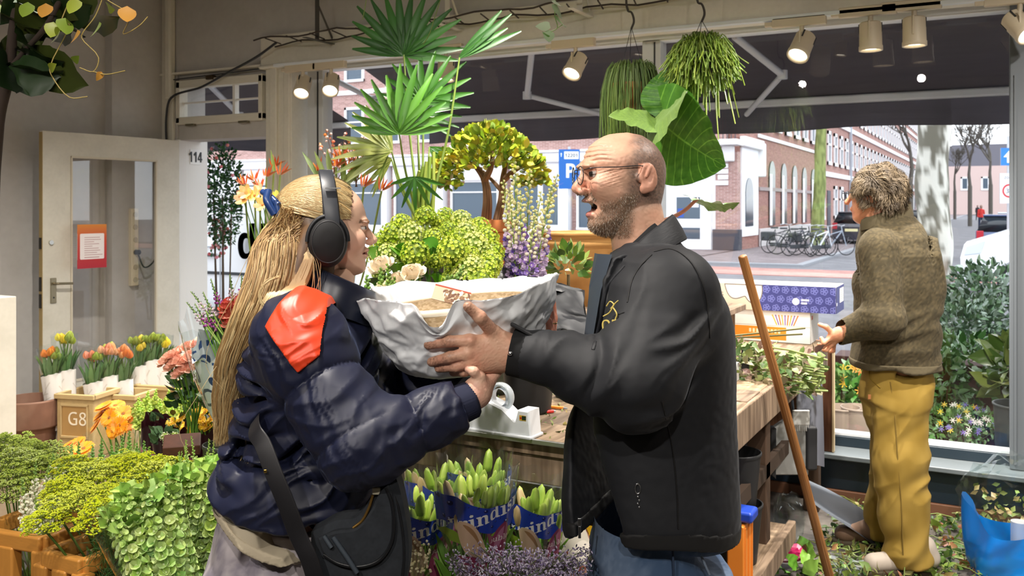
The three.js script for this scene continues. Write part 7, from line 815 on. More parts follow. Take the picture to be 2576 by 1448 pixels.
// terracotta pot, plinth, green vase
{ const p = P(78, 1110, 5.35), t = thing('terracotta_pot', 'empty weathered terracotta flower pot on the floor display', 'pot', [p.x, 0.0, p.z]); const top = P(78, 1000, 5.35).y, k = 0.155; mesh('pot', lathe([[0, 0], [k * 0.68, 0], [k * 0.9, top * 0.68], [k, top * 0.68], [k * 1.04, top * 0.7], [k * 1.08, top - 0.01], [k * 1.05, top], [k * 0.98, top], [k * 0.86, top * 0.6], [k * 0.6, 0.05], [0, 0.04]], 40), mat(0xffffff, 0.9, { map: dataTex(256, 256, (u, v) => { const n = fbm(u * 8, v * 10, 2, 4), w = Math.max(0, fbm(u * 5, v * 4, 9, 3)) * 0.5; return [0.5 + n * 0.15 + w * 0.4, 0.36 + n * 0.12 + w * 0.5, 0.29 + n * 0.1 + w * 0.5]; }) }), t); t.position.y = 0.0;
  const q = P(-104, 757, 4.7); struct('plinth_left', boxUV(slab(q.x - 0.4, q.x + 0.02, 0, q.y, q.z - 0.3, q.z + 0.1, 0.004)), M_white);
  const v = thing('glass_vase', 'tall green glass vase with a dark rim on the white plinth', 'vase', [q.x - 0.12, q.y, q.z - 0.05]), h = P(0, 558, 4.7).y - q.y; mesh('glass', lathe([[0, 0.01], [0.035, 0.01], [0.05, 0.03], [0.09, 0.14], [0.12, 0.24], [0.128, h - 0.02], [0.126, h], [0.119, h], [0.12, h - 0.03], [0.11, 0.24], [0.08, 0.14], [0.04, 0.04], [0, 0.035]], 40), pmat(0x2f6a34, 0.08, { transmission: 0.55, thickness: 0.01, ior: 1.5 }), v); mesh('rim', new THREE.TorusGeometry(0.124, 0.009, 10, 40).rotateX(Math.PI / 2).translate(0, h, 0), mat(0x2a3028, 0.2), v); }
// orange crates at the lower left corner
{ const orange = mat(0xd99a48, 0.5, { map: noiseT(0.9, 0.88, 0.85, 0.06, 14) }); const crate = (label, px, py, d, turn, w, dp) => { const p = P(px, py, d), t = thing('bucket_crate', label, 'crate', [p.x, 0.2, p.z], turn), H = p.y - 0.2; mesh('rim', join([slab(-w, w, H - 0.05, H, -0.015, 0.015, 0.008), slab(-w, w, H - 0.05, H, -dp - 0.015, -dp + 0.015, 0.008), slab(-w - 0.015, -w + 0.015, H - 0.05, H, -dp, 0, 0.008), slab(w - 0.015, w + 0.015, H - 0.05, H, -dp, 0, 0.008)]), orange, t); for (const [x, z] of [[-w, 0], [w, 0], [-w, -dp], [w, -dp], [0, 0], [0, -dp]]) mesh('post', slab(x - 0.03, x + 0.03, 0, H - 0.04, z - 0.02, z + 0.02, 0.008), orange, t); mesh('tray', join([slab(-w, w, 0, 0.12, -0.012, 0.012, 0.006), slab(-w, w, 0, 0.12, -dp - 0.012, -dp + 0.012, 0.006), slab(-w - 0.012, -w + 0.012, 0, 0.12, -dp, 0, 0.006), slab(w - 0.012, w + 0.012, 0, 0.12, -dp, 0, 0.006), slab(-w, w, 0, 0.01, -dp, 0)]), orange, t); };
  crate('orange open-sided plastic crate at the lower left corner', 25, 1335, 2.75, YAW - 0.35, 0.13, 0.25); crate('orange open-sided plastic crate under the dill', 160, 1392, 2.6, YAW - 0.45, 0.08, 0.2); }
// ---------------------------------------------------------------- workbench and the plants on and behind it
const plankT = (a, b, c, k) => dataTex(256, 512, (u, v) => { const g = fbm(u * 22, v * 2.2, k, 4), f = fbm(u * 90, v * 6, k + 3, 2), kn = Math.max(0, 0.12 - Math.hypot(u - 0.4, (v - 0.6) * 2.5)) * 1.5; const n = g * 0.3 + f * 0.18 - kn; return [a + n, b + n * 0.95, c + n * 0.85]; });
const plankMs = [mat(0xffffff, 0.8, { map: plankT(0.50, 0.42, 0.33, 1) }), mat(0xffffff, 0.8, { map: plankT(0.44, 0.37, 0.30, 6) }), mat(0xffffff, 0.8, { map: plankT(0.53, 0.45, 0.35, 11) })], M_rough = mat(0xffffff, 0.85, { map: plankT(0.5, 0.42, 0.34, 21) });
const BX0 = -2.35, BX1 = -0.82, BZ0 = -2.55, BZ1 = -5.15, BT = 0.9;
{ const t = thing('workbench', 'rough wooden florist workbench with plank top and lower shelf', 'workbench', [0, 0, 0]), R = rng(8);
  const n = 12, w = (BZ0 - BZ1) / n; for (let i = 0; i < n; i++) { const z = BZ0 - i * w; mesh('plank', boxUV(slab(BX0, BX1 - (i % 3) * 0.004, BT - 0.05 - (i % 2) * 0.001, BT - (i % 4) * 0.0012, z - 0.003, z - w + 0.003, 0.004)), plankMs[i % 3], t); }
  mesh('metal_edge', slab(BX0, BX1, BT - 0.012, BT + 0.003, BZ0 + 0.012, BZ0, 0.002), mat(0xb4b4b0, 0.35, { metalness: 0.8 }), t);
  mesh('apron', boxUV(slab(BX1 - 0.03, BX1 + 0.012, BT - 0.14, BT - 0.005, BZ0, BZ1, 0.006)), M_rough, t); mesh('apron', boxUV(slab(BX0, BX1, BT - 0.14, BT - 0.05, BZ0 - 0.01, BZ0 - 0.04, 0.006)), M_rough, t);
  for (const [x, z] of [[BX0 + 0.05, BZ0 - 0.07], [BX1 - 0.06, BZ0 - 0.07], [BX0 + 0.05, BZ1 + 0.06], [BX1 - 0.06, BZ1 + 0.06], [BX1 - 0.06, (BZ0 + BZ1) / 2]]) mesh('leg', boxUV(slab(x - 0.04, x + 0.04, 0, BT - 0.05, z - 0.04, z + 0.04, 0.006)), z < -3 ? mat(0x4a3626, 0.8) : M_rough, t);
  for (let i = 0; i < 4; i++) mesh('shelf_plank', boxUV(slab(BX0 + 0.05 + i * 0.36, BX0 + 0.4 + i * 0.36 + (i === 3 ? 0.06 : 0), 0.2, 0.235, BZ0 - 0.03, -4.1, 0.004)), plankMs[i % 3], t); mesh('shelf_edge', boxUV(slab(BX1 - 0.0, BX1 + 0.035, 0.15, 0.24, BZ0 - 0.02, -4.15, 0.006)), M_rough, t);
  mesh('cross_rail', slab(BX1 - 0.05, BX1 - 0.02, 0.5, 0.56, BZ0, BZ1), mat(0x3b2c20, 0.8), t);
  mesh('back_panel', boxUV(slab(BX0, BX1 - 0.1, 0.24, 0.8, -4.2, -4.22)), mat(0x8d8d90, 0.9, { map: noiseT(0.6, 0.6, 0.62, 0.25, 4) }), t);
}
{ const t = thing('wood_panel', 'brown plywood panel standing at the far end of the workbench', 'panel', [0, 0, 0]); const a = PW(2088, 980, 5.28); mesh('board', boxUV(slab(-1.15, a.x + 0.02, 0.27, 0.88, -5.28, -5.31, 0.003)), mat(0xffffff, 0.7, { map: plankT(0.46, 0.3, 0.2, 31) }), t); mesh('edge', slab(a.x + 0.01, a.x + 0.022, 0.27, 0.88, -5.275, -5.312, 0.002), mat(0xd9c29a, 0.7), t); mesh('rod', sweep([V(a.x - 0.14, 0.84, -5.27), V(a.x - 0.14, 0.45, -5.27)], 0.006, 6), mat(0xc79452, 0.6), t); }
const SH = 1.12;
{ const t = thing('plant_shelf', 'wooden shelf standing on the back of the workbench under the potted plants', 'shelf', [0, 0, 0]); mesh('board', boxUV(slab(-2.78, -1.15, SH - 0.03, SH, -3.6, -4.75, 0.004)), plankMs[1], t); for (const x of [-2.7, -2.28, -1.75, -1.22]) mesh('support', boxUV(slab(x - 0.02, x + 0.02, x < -2.4 ? 0 : BT, SH - 0.03, -3.64, -4.72)), M_rough, t); }
// snowball viburnum in a bucket
{ const R = rng(401), foot = P(1100, 880, 3.15).setY(BT), t = thing('viburnum_bunch', 'huge bunch of lime green snowball viburnum', 'flowers', foot), L = (p) => p.sub(foot), vs = [0xd4e354, 0xc2d644, 0xe4ec92].map((k) => snowball(R, 0.043, 150, k)), spots = [];
  for (const [px, py, d, s] of [[1140, 632, 2.85, 1.25], [1045, 640, 2.95, 1.2], [1000, 640, 3.1, 0.9], [1100, 560, 3.35, 0.95], [1070, 545, 3.3, 1], [1160, 555, 3.3, 1], [1010, 565, 3.2, 1], [985, 590, 3.15, 1.05], [1035, 590, 3.1, 1.1], [1090, 600, 3.1, 0.9], [1130, 580, 3.2, 0.9], [1175, 585, 3.15, 1.05], [1205, 575, 3.2, 1.05], [1155, 605, 3.05, 1], [1195, 615, 3.0, 1.15], [1225, 600, 3.1, 1.05], [1240, 635, 3.05, 1], [1215, 640, 3.0, 1], [1180, 645, 2.95, 0.9], [1150, 665, 2.9, 1], [1185, 675, 2.85, 1.15], [1222, 680, 2.9, 1.1], [1205, 710, 2.82, 1.2], [1165, 690, 2.85, 0.9], [1235, 660, 2.95, 1], [960, 610, 3.2, 0.95], [975, 640, 3.1, 1], [1095, 660, 3.05, 0.75], [1130, 700, 2.9, 0.65], [945, 640, 3.2, 0.9], [1020, 620, 3.15, 0.9], [1120, 545, 3.4, 0.9], [955, 680, 3.1, 0.8]]) { const p = L(P(px, py, d)); spots.push([p, p.clone().sub(V(0, 0.25, 0)).normalize().add(V(0, 0.3, 0.15)), s * 0.88, R() * 6]); }
  addHeads(t, 'flower_head', vs, M_petal, spots, V(0, 0.06, 0), mat(0x8aa544, 0.6));
  for (let i = 0; i < 80; i++) place(mesh('leaf', leaf(0.06, 0.05, { n: 4, wave: 0.004, fold: 0.15 }), mat(tint(0x5f9a2a, R, 0.08), 0.5), t), L(P(950 + R() * 280, 620 + R() * 120, 3.0 + R() * 0.2)), V((R() - 0.5) * 1.8, 0.4, 0.7), R() * 6);
  bucket('black bucket of snowball viburnum on the workbench', foot.clone(), 0.13, 0.28); }
// white roses and snapdragons in front of it
{ const R = rng(402), foot = P(1010, 960, 2.75).setY(BT), t = thing('white_rose_bunch', 'creamy white roses in front of the snowball viburnum', 'flowers', foot), v = [0, 1].map(() => rose(R, 0.04, 0xf2ddb8, 0xf6ecda)); addHeads(t, 'flower_head', v, M_petal, [[955, 665, -0.1], [1035, 685, 0.1], [995, 700, -0.2]].map(([px, py, l], i) => [P(px, py, 2.7).sub(foot), V(l, 1, 0.55), i === 2 ? 0.85 : 1.1, R() * 6]), V(0, 0.05, 0)); for (let i = 0; i < 14; i++) place(mesh('leaf', leaf(0.06, 0.04, { n: 4 }), mat(tint(0x4f7d2e, R, 0.08), 0.5), t), P(940 + R() * 130, 700 + R() * 60, 2.75).sub(foot), V((R() - 0.5) * 1.6, 0.4, 0.6), R() * 6); bucket('grey zinc bucket of white roses on the workbench', foot.clone(), 0.1, 0.22, 0x8a8f90); }
spikeBunch('cream snapdragon spikes in front of the white roses', [[965, 650, 2.6], [930, 690, 2.55], [985, 680, 2.58], [950, 705, 2.5], [910, 700, 2.6], [975, 715, 2.5], [1095, 650, 2.65, 0.6], [1080, 668, 2.6, 0.6], [1062, 690, 2.6, 0.5], [920, 730, 2.48], [995, 735, 2.5], [940, 745, 2.45], [965, 750, 2.45], [1110, 640, 2.7, 0.7]], P(1000, 960, 2.62).setY(BT), 0xf4eecb, 0x86ab48, 403, { open: 0.62, len: 0.15, size: 1.3 });
// black paper bouquet
{ const R = rng(404), t = thing('black_paper_bouquet', 'bouquet wrapped in folded black paper on the workbench', 'wrapping', P(1340, 860, 3.0)), L = (p) => p.sub(t.position), g = []; const sheet = (q, seed, m) => { const rows = [], n = 18; for (let j = 0; j <= n; j++) { const r = []; for (let i = 0; i <= n; i++) { const u = i / n, v = j / n, a = q[0].clone().lerp(q[1], u), b = q[3].clone().lerp(q[2], u); r.push(a.lerp(b, v).add(V(0, 0.03 * fbm(u * 3 + seed, v * 3, seed), 0.05 * fbm(u * 3, v * 3 + seed, 4)))); } rows.push(r); } return loft(rows, false); };
  const M_bp = mat(0x34363a, 0.45); mesh('paper', sheet([L(P(1215, 880, 3.0)), L(P(1480, 890, 2.95)), L(P(1465, 735, 3.1)), L(P(1245, 690, 3.1))], 3), M_bp, t); mesh('paper', sheet([L(P(1240, 700, 3.05)), L(P(1270, 665, 3.2)), L(P(1465, 730, 3.15)), L(P(1330, 740, 2.98))], 7), M_bp, t); mesh('paper', sheet([L(P(1215, 885, 2.95)), L(P(1300, 890, 2.85)), L(P(1330, 745, 2.95)), L(P(1225, 720, 3.02))], 9), M_bp, t); mesh('paper_back', sheet([L(P(1230, 880, 3.3)), L(P(1480, 890, 3.3)), L(P(1470, 730, 3.3)), L(P(1260, 670, 3.35))], 12), M_bp, t); }
// delphiniums
{ const R = rng(405), foot = P(1330, 900, 3.25).setY(BT), t = thing('delphinium_bunch', 'tall delphiniums with cream buds fading to violet flowers', 'flowers', foot), vs = [0, 1, 2].map((k) => delph(R, 0.36 + k * 0.03, 0xe6e2a2, 0xd4c0dc, [0x9a7cc4, 0x7c5fb4, 0xb49ad0][k])); const spots = []; for (const [px, py, d, lx, s, v] of [[1295, 395, 3.2, -0.02, 1.1, 0], [1270, 460, 3.2, -0.15, 0.85, 1], [1330, 455, 3.3, 0.05, 0.95, 2], [1360, 470, 3.25, 0.15, 0.9, 0], [1395, 440, 3.2, 0.28, 0.95, 1], [1380, 490, 3.15, 0.2, 0.85, 2], [1310, 490, 3.1, 0.02, 0.85, 1], [1345, 520, 3.05, 0.1, 0.75, 0], [1285, 500, 3.1, -0.08, 0.8, 2]]) spots.push([P(px, py, d).sub(foot).sub(V(lx * 0.33 * s, 0.37 * s, 0)), V(lx, 1, 0), s, R() * 6, v]); addHeads(t, 'flower_spike', vs, M_petal, spots, V(0, 0.02, 0)); bucket('black bucket of delphiniums on the workbench', foot.clone(), 0.1, 0.24); }
// small green shrub and big tan planter
{ const R = rng(406), c = P(1468, 720, 4.75), t = thing('tan_planter', 'large sandy tan planter with a rolled rim behind the shopkeeper', 'pot', [c.x, SH, c.z]), h = P(1468, 582, 4.75).y - SH; mesh('pot', lathe([[0, 0], [0.16, 0], [0.2, h * 0.4], [0.22, h - 0.075], [0.235, h - 0.07], [0.24, h - 0.055], [0.232, h - 0.045], [0.225, h - 0.03], [0.24, h - 0.02], [0.245, h - 0.006], [0.235, h], [0.21, h], [0.2, h - 0.05], [0, h - 0.06]], 48), mat(0xffffff, 0.85, { map: dataTex(256, 256, (u, v) => { const n = fbm(u * 9, v * 12, 5, 4), d = Math.max(0, fbm(u * 4, v * 5, 2, 3)) * 0.5; return [0.72 + n * 0.16 - d * 0.5, 0.54 + n * 0.15 - d * 0.5, 0.31 + n * 0.12 - d * 0.4]; }) }), t);
  const foot = P(1430, 800, 3.5).setY(BT), s = thing('small_shrub', 'small round-leaved green plant beside the violet delphiniums', 'plant', foot), lg = leaf(0.045, 0.028, { n: 4, fold: 0.15 }), ms = [0x7d9a3c, 0x55782c, 0x9bb05a, 0x46682a].map((k) => mat(k, 0.4)); for (let i = 0; i < 70; i++) { const d = fib(i, 90), p = P(1430, 668, 3.5).sub(foot).add(V(d.x * 0.055, d.y * 0.06, d.z * 0.055)); place(mesh('leaf', lg, ms[i % 4], s), p, d.clone().add(V(0, 0.4, 0)), R() * 6, 0.8 + R() * 0.5); } mesh('stem', sweep([V(0, 0.05, 0), P(1430, 690, 3.5).sub(foot)], 0.006, 6), mat(0x6b5a3a, 0.8), s); mesh('pot', lathe([[0, 0], [0.05, 0], [0.07, 0.12], [0.075, 0.125], [0.065, 0.125], [0, 0.11]], 24), mat(0x2b2d2c, 0.5), s);
  // elephant ear leaves growing from the planter
  const e = thing('elephant_ear_plant', 'elephant ear plant with large ribbed green leaves above the bald head', 'plant', [c.x, SH + h - 0.06, c.z]), Lq = (p) => p.sub(e.position), big = (L, W, o = {}) => { const n = 14, ac = 12, rows = []; for (let i = 0; i <= n; i++) { const v = i / n, r = []; for (let k = 0; k <= ac; k++) { const s = k / ac * 2 - 1; const w = W / 2 * (v < 0.25 ? 0.62 + 0.38 * Math.sin(v / 0.25 * 1.57) : Math.pow(Math.max(0.0001, Math.cos((v - 0.25) / 0.75 * 1.5707)), 0.75)); const lobe = v < 0.3 ? -0.28 * L * Math.pow(Math.abs(s), 1.3) * (1 - v / 0.3) : 0; r.push(V(s * w, v * L + lobe, -(o.bend ?? 0.25) * L * v * v + (o.fold ?? 0.25) * Math.abs(s) * w + 0.004 * Math.sin(v * 34 - Math.abs(s) * 6) * Math.abs(s) + (o.wave ?? 0.006) * Math.sin(v * 21 + s * 3) * s * s)); } rows.push(r); } return loft(rows, false); };
  const lt = dataTex(256, 256, (u, v) => { const s = Math.abs(u - 0.5) * 2, rib = Math.abs(((v * 9 - s * 2.2) % 1 + 1) % 1 - 0.5) < 0.05 || s < 0.02 ? 0.16 : 0, n = fbm(u * 14, v * 14, 3, 3) * 0.12; return [0.24 + rib + n, 0.43 + rib + n, 0.12 + rib * 0.6 + n * 0.6]; }), M_big = pmat(0xffffff, 0.4, { map: lt, transmission: 0.15, thickness: 0 }), lt2 = dataTex(128, 128, (u, v) => { const n = fbm(u * 20, v * 20, 3, 3) * 0.1, s = Math.abs(u - 0.5) * 2, rib = Math.abs(((v * 9 - s * 2.2) % 1 + 1) % 1 - 0.5) < 0.05 ? 0.06 : 0; return [0.36 + n + rib, 0.47 + n + rib, 0.2 + n]; });
  const stalk = (a, b, c2, col) => mesh('leaf_stalk', sweep(curve([a, b, c2], 16), (t2) => 0.013 - 0.005 * t2, 7), mat(col, 0.5), e), O = V(0, 0, 0);
  const leafAt = (base, tip, W, m, roll, o) => { const d = tip.clone().sub(base); const q = mesh('leaf', big(d.length(), W, o), m, e); place(q, base, d, roll); return q; };
  const b1 = Lq(P(1640, 325, 4.4)), b2 = Lq(P(1672, 315, 4.5)), b3 = Lq(P(1690, 340, 4.75)), b4 = Lq(P(1755, 500, 4.3));
  stalk(O, Lq(P(1640, 480, 4.6)), b1, 0xb6b45a); stalk(O, Lq(P(1660, 450, 4.7)), b2, 0xa8924a); stalk(O, Lq(P(1640, 480, 4.8)), b3, 0x9a8a4a); stalk(V(0.05, 0, 0.05), Lq(P(1705, 540, 4.4)), b4, 0xa8705a);
  leafAt(b1, Lq(P(1740, 245, 4.15)), 0.34, pmat(0xffffff, 0.45, { map: lt2, transmission: 0.2, thickness: 0 }), 1.9, { fold: 0.1, bend: 0.1 }); leafAt(Lq(P(1650, 318, 4.4)), Lq(P(1542, 275, 4.3)), 0.2, pmat(0xffffff, 0.45, { map: lt2, transmission: 0.2, thickness: 0 }), 1.8, { fold: 0.1, bend: 0.15 });
  leafAt(b2, Lq(P(1790, 420, 4.2)), 0.5, M_big, -0.5, { fold: 0.15, bend: 0.2 }); leafAt(b3, Lq(P(1735, 420, 4.65)), 0.36, M_big, 0.2, {}); leafAt(b4, Lq(P(1850, 532, 4.15)), 0.16, M_big, 0.9, { bend: 0.2 }); leafAt(Lq(P(1690, 260, 4.7)), Lq(P(1672, 175, 4.7)), 0.3, M_big, 0.2, { bend: 0.1 }); }
// jade tree
{ const R = rng(407), c = P(1228, 560, 4.75), t = thing('jade_tree', 'bushy jade tree with yellow green leaves and forked brown trunk', 'plant', [c.x, SH, c.z]), h = P(1228, 552, 4.75).y - SH, L = (p) => p.sub(t.position); mesh('pot', lathe([[0, 0], [0.1, 0], [0.13, h - 0.06], [0.145, h - 0.06], [0.15, h], [0.13, h], [0.12, h - 0.04], [0, h - 0.05]], 36), mat(0xb8703e, 0.85), t);
  const bark = mat(0xffffff, 0.85, { map: plankT(0.46, 0.34, 0.23, 41) }), br = (pts, r0, r1) => mesh('branch', sweep(curve(pts.map((p) => L(P(...p))), 14), (u) => lerp(r0, r1, u), 9), bark, t); br([[1222, 560, 4.75], [1226, 500, 4.75], [1218, 450, 4.75], [1195, 415, 4.75]], 0.03, 0.014); br([[1218, 455, 4.75], [1235, 420, 4.7], [1240, 380, 4.7]], 0.02, 0.01); br([[1250, 560, 4.8], [1262, 500, 4.85], [1265, 450, 4.85], [1275, 400, 4.85]], 0.026, 0.012); br([[1265, 455, 4.85], [1300, 425, 4.8], [1335, 410, 4.75]], 0.018, 0.008); br([[1200, 420, 4.75], [1160, 405, 4.7], [1130, 415, 4.7]], 0.014, 0.006); br([[1262, 480, 4.85], [1240, 455, 4.9], [1215, 430, 4.95]], 0.014, 0.007);
  const lg = join([leaf(0.042, 0.026, { n: 4, fold: 0.12, bend: 0.25, shape: (u) => Math.sin(Math.PI * (0.1 + 0.85 * Math.pow(u, 1.3))) }), leaf(0.042, 0.026, { n: 4, fold: 0.05, bend: 0.35, shape: (u) => Math.sin(Math.PI * (0.1 + 0.85 * Math.pow(u, 1.3))) }).translate(0, 0, -0.005)]), ms = [0x9caf32, 0xb5bd3e, 0x7f9a30, 0xc4b844, 0x6f8a2c, 0xb2b23c].map((k) => mat(k, 0.3)), rest = [];
  const cr = (k) => { const a = R() * 6.283, u = Math.sqrt(R()), px = 1228 + Math.cos(a) * 142 * u, top = 318 + 95 * Math.pow(Math.abs(px - 1230) / 130, 1.8), py = lerp(top, 445 + (Math.abs(px - 1230) > 60 ? 18 : -22), Math.pow(R(), 1.25)); return L(P(px, py, 4.75 + Math.sin(a) * 0.24 * u)); };
  const cen = L(P(1230, 430, 4.75)); for (let i = 0; i < 1200; i++) { const p = cr(i), d = p.clone().sub(cen).normalize().add(ruv(R).multiplyScalar(0.7)).add(V(0, 0.25, 0)), s = 0.8 + R() * 0.45, roll = R() * 6; if (i < 300) place(mesh('leaf', lg, ms[Math.floor(R() * 6)], t), p, d, roll, s); else rest.push(plain(put(lg, p, d, roll, s), tint([0x9caf32, 0xb5bd3e, 0x7f9a30, 0xc4b844, 0x6f8a2c][i % 5], R, 0.05))); } stuff(mesh('leaves', join(rest), vmat(0.3), t));
  const dr = mesh('drooping_twig', sweep(curve([[1130, 415, 4.7], [1124, 440, 4.7], [1128, 470, 4.7]].map((p) => L(P(...p))), 8), 0.003, 5), bark, t); for (let i = 0; i < 8; i++) place(mesh('leaf', lg, ms[2], dr), L(P(1112 + R() * 40, 440 + R() * 35, 4.7)), ruv(R), R() * 6, 0.8); }
// fan palm
{ const R = rng(408), c = P(1065, 600, 4.55), t = thing('fan_palm', 'potted fan palm with spread green leaves in front of the window', 'plant', [c.x, SH, c.z]), L = (p) => p.sub(t.position); mesh('pot', lathe([[0, 0], [0.1, 0], [0.13, 0.24], [0.14, 0.25], [0.125, 0.25], [0, 0.22]], 32), mat(0x2d2f2e, 0.5), t);
  const fan = (base, dir, face, r, n, spread, cols, droop = 0.25) => { const f = new THREE.Group(); f.name = 'fan_leaf'; t.add(f); f.position.copy(base); const y = dir.clone().normalize(), z = face.clone().addScaledVector(y, -face.dot(y)).normalize(), x = V().crossVectors(y, z); f.quaternion.setFromRotationMatrix(new THREE.Matrix4().makeBasis(x, y, z)); for (let i = 0; i < n; i++) { const a = lerp(-spread, spread, n > 1 ? i / (n - 1) : 0.5), len = r * (0.75 + 0.25 * Math.cos(a)) * (0.88 + R() * 0.2); const g = leaf(len * 1.08, r * 0.145, { n: 7, fold: 0.45, bend: droop * (0.6 + R() * 0.8), shape: (u) => Math.pow(Math.sin(Math.PI * Math.min(0.97, 0.06 + u * 0.86)), 0.7) * (1 - 0.5 * u * u) }); const m = mesh('leaflet', g, cols[i % cols.length], f); m.rotation.set(0.12 * (R() - 0.5), 0, -a, 'ZXY'); } return f; };
  const gm = (a) => a.map((k) => pmat(k, 0.42, { transmission: 0.2, thickness: 0 })), dk = gm([0x2f5f22, 0x28561e, 0x376a26]), md = gm([0x3f7a24, 0x386e22, 0x4a8428]), lt = gm([0x558f2a, 0x4a8426, 0x609a32]), ol = gm([0x8a9448, 0x7b8a40, 0x9da45a]);
  const B = (px, py, d) => L(P(px, py, d)), st = (px, py, d, tx, ty) => mesh('leaf_stalk', sweep(curve([B(1062 + (px - 1060) * 0.12, 560, 4.55), B(lerp(1062, px, 0.7), lerp(560, py, 0.55), lerp(4.55, d, 0.5)), B(px, py, d)], 18), (u) => 0.008 - 0.004 * u, 6), mat(0x7d9440, 0.5), t);
  const Rt = V(CY, 0, -SY), Fw = V(SY, 0, CY);       // right and towards the room
  const at = (px, py, d, r, n, sp, cols, up, side, fc, dr) => { st(px, py, d); fan(B(px, py, d), UPV.clone().multiplyScalar(up).addScaledVector(Rt, side), Fw.clone().addScaledVector(UPV, fc), r, n, sp, cols, dr); };
  at(1016, 138, 4.7, 0.35, 15, 1.55, dk, 1, 0.12, 0.5, 0.2); at(1156, 145, 4.6, 0.3, 4, 0.22, dk, 0.75, 1, 0.1, 0.1); at(1065, 255, 4.65, 0.28, 11, 1.5, md, 1, 0.2, 0.5, 0.3); at(1004, 335, 4.35, 0.31, 13, 1.45, lt, 1, 0.0, 0.7, 0.35); at(985, 380, 4.5, 0.3, 9, 1.0, ol, 0.4, -1, 0.6, 0.4); at(985, 400, 4.6, 0.2, 6, 0.7, ol, -0.4, -1, 0.4, 0.3); at(1044, 445, 4.4, 0.17, 7, 1.3, md, -0.1, 0, 1.2, 0.7); at(1080, 370, 4.7, 0.17, 4, 0.5, md, -0.7, 1, 0.4, 0.4); at(1050, 270, 4.75, 0.22, 5, 0.5, dk, 0.4, -0.9, 0.5, 0.3); at(1050, 290, 4.8, 0.24, 6, 0.7, md, 0.15, 1, 0.5, 0.4);
  for (let i = 0; i < 5; i++) mesh('cane', sweep(curve([V((i - 2) * 0.02, 0.22, (i % 2) * 0.02), V((i - 2) * 0.03, 0.55, 0), B(1055 + i * 9, 430 - i * 12, 4.55)], 10), 0.009, 7), mat(i % 2 ? 0x7f9a3c : 0x97a848, 0.5), t); }
// birds of paradise
function paradise(label, foot, list, seed, extra) { const R = rng(seed), t = thing('bird_of_paradise_bunch', label, 'flowers', foot), L = (p) => p.sub(foot), or = [0xd9601c, 0xe0801f, 0xc24818].map((k) => pmat(k, 0.45, { transmission: 0.15, thickness: 0 })), gr = mat(0x6f7f3a, 0.5); for (const [px, py, d, lx] of list) { const p = L(P(px, py, d)), dir = V(lx, 1, 0.1).normalize(), fl = mesh('flower_head', put(leaf(0.085, 0.014, { n: 5, fold: 0.9, bend: 0.2 }), V(0, 0, 0), V(lx > 0 ? 1 : -1, 0.45, 0)), mat(0x9a5a34, 0.5), t); fl.position.copy(p); for (let k = 0; k < 4; k++) mesh('petal', put(leaf(0.05 + R() * 0.035, 0.011, { n: 4, fold: 0.5, bend: 0.2 }), V((k - 1.5) * 0.008, 0.0, 0), V((k - 1.5) * 0.35 + lx * 0.4, 1, (R() - 0.5) * 0.5), R()), or[k % 3], fl); mesh('stem', sweep(curve([p, p.clone().lerp(V(0, 0.05, 0), 0.5).add(V(lx * 0.03, 0, 0)), V((R() - 0.5) * 0.04, 0.05, 0)], 10), 0.005, 6), gr, t); } for (const [px, py, tx, ty, w] of extra) { const a = L(P(px, py, list[0][2])), b = L(P(tx, ty, list[0][2])), d = b.clone().sub(a); place(mesh('leaf', leaf(d.length(), w, { n: 6, fold: 0.4, bend: 0.15 }), mat(tint(0x7a8c44, R, 0.06), 0.45), t), a, d, R() * 2); } return { t, L, R }; }
{ const f = P(860, 560, 4.6).setY(SH - 0.2), { t, L, R } = paradise('orange birds of paradise and twigs in front of the left window', f, [[845, 420, 4.5, 0.2], [860, 400, 4.5, -0.1], [915, 470, 4.4, 0.7], [800, 430, 4.6, -0.6], [880, 430, 4.55, 0.3], [960, 480, 4.4, 0.9]], 411, [[860, 470, 920, 405, 0.05], [800, 450, 762, 378, 0.03], [820, 450, 790, 378, 0.025], [835, 445, 820, 372, 0.03], [870, 470, 858, 360, 0.03], [930, 490, 990, 370, 0.012], [945, 490, 980, 395, 0.012], [890, 460, 905, 380, 0.03]]); const g = [], bl = []; for (let i = 0; i < 16; i++) { const a = L(P(820 + R() * 80, 470, 4.6)), b = L(P(800 + R() * 130, 325 + R() * 70, 4.6)); mesh('twig', sweep([a, a.clone().lerp(b, 0.5).add(V(0.01, 0, 0)), b], 0.0022, 4), mat(0x6a4a3c, 0.7), t); for (let k = 0; k < 7; k++) bl.push(plain(ico(0.006 + R() * 0.004), tint(R() < 0.6 ? 0xf0c6b8 : 0xf08a5a, R, 0.06)).translate(...a.clone().lerp(b, 0.35 + R() * 0.65).add(ruv(R).multiplyScalar(0.008)).toArray())); } stuff(mesh('blossoms', join(bl), vmat(0.6), t)); bucket('dark vase of birds of paradise behind the headphones', f.clone().setY(SH - 0.22), 0.08, 0.24, 0x2a2d30, 'vase', 'display_vase'); solo('side_pedestal', boxUV(box(0.3, SH - 0.22, 0.3, f.x, (SH - 0.22) / 2, f.z)), M_white2, 'white pedestal under the vase of birds of paradise', 'pedestal'); }
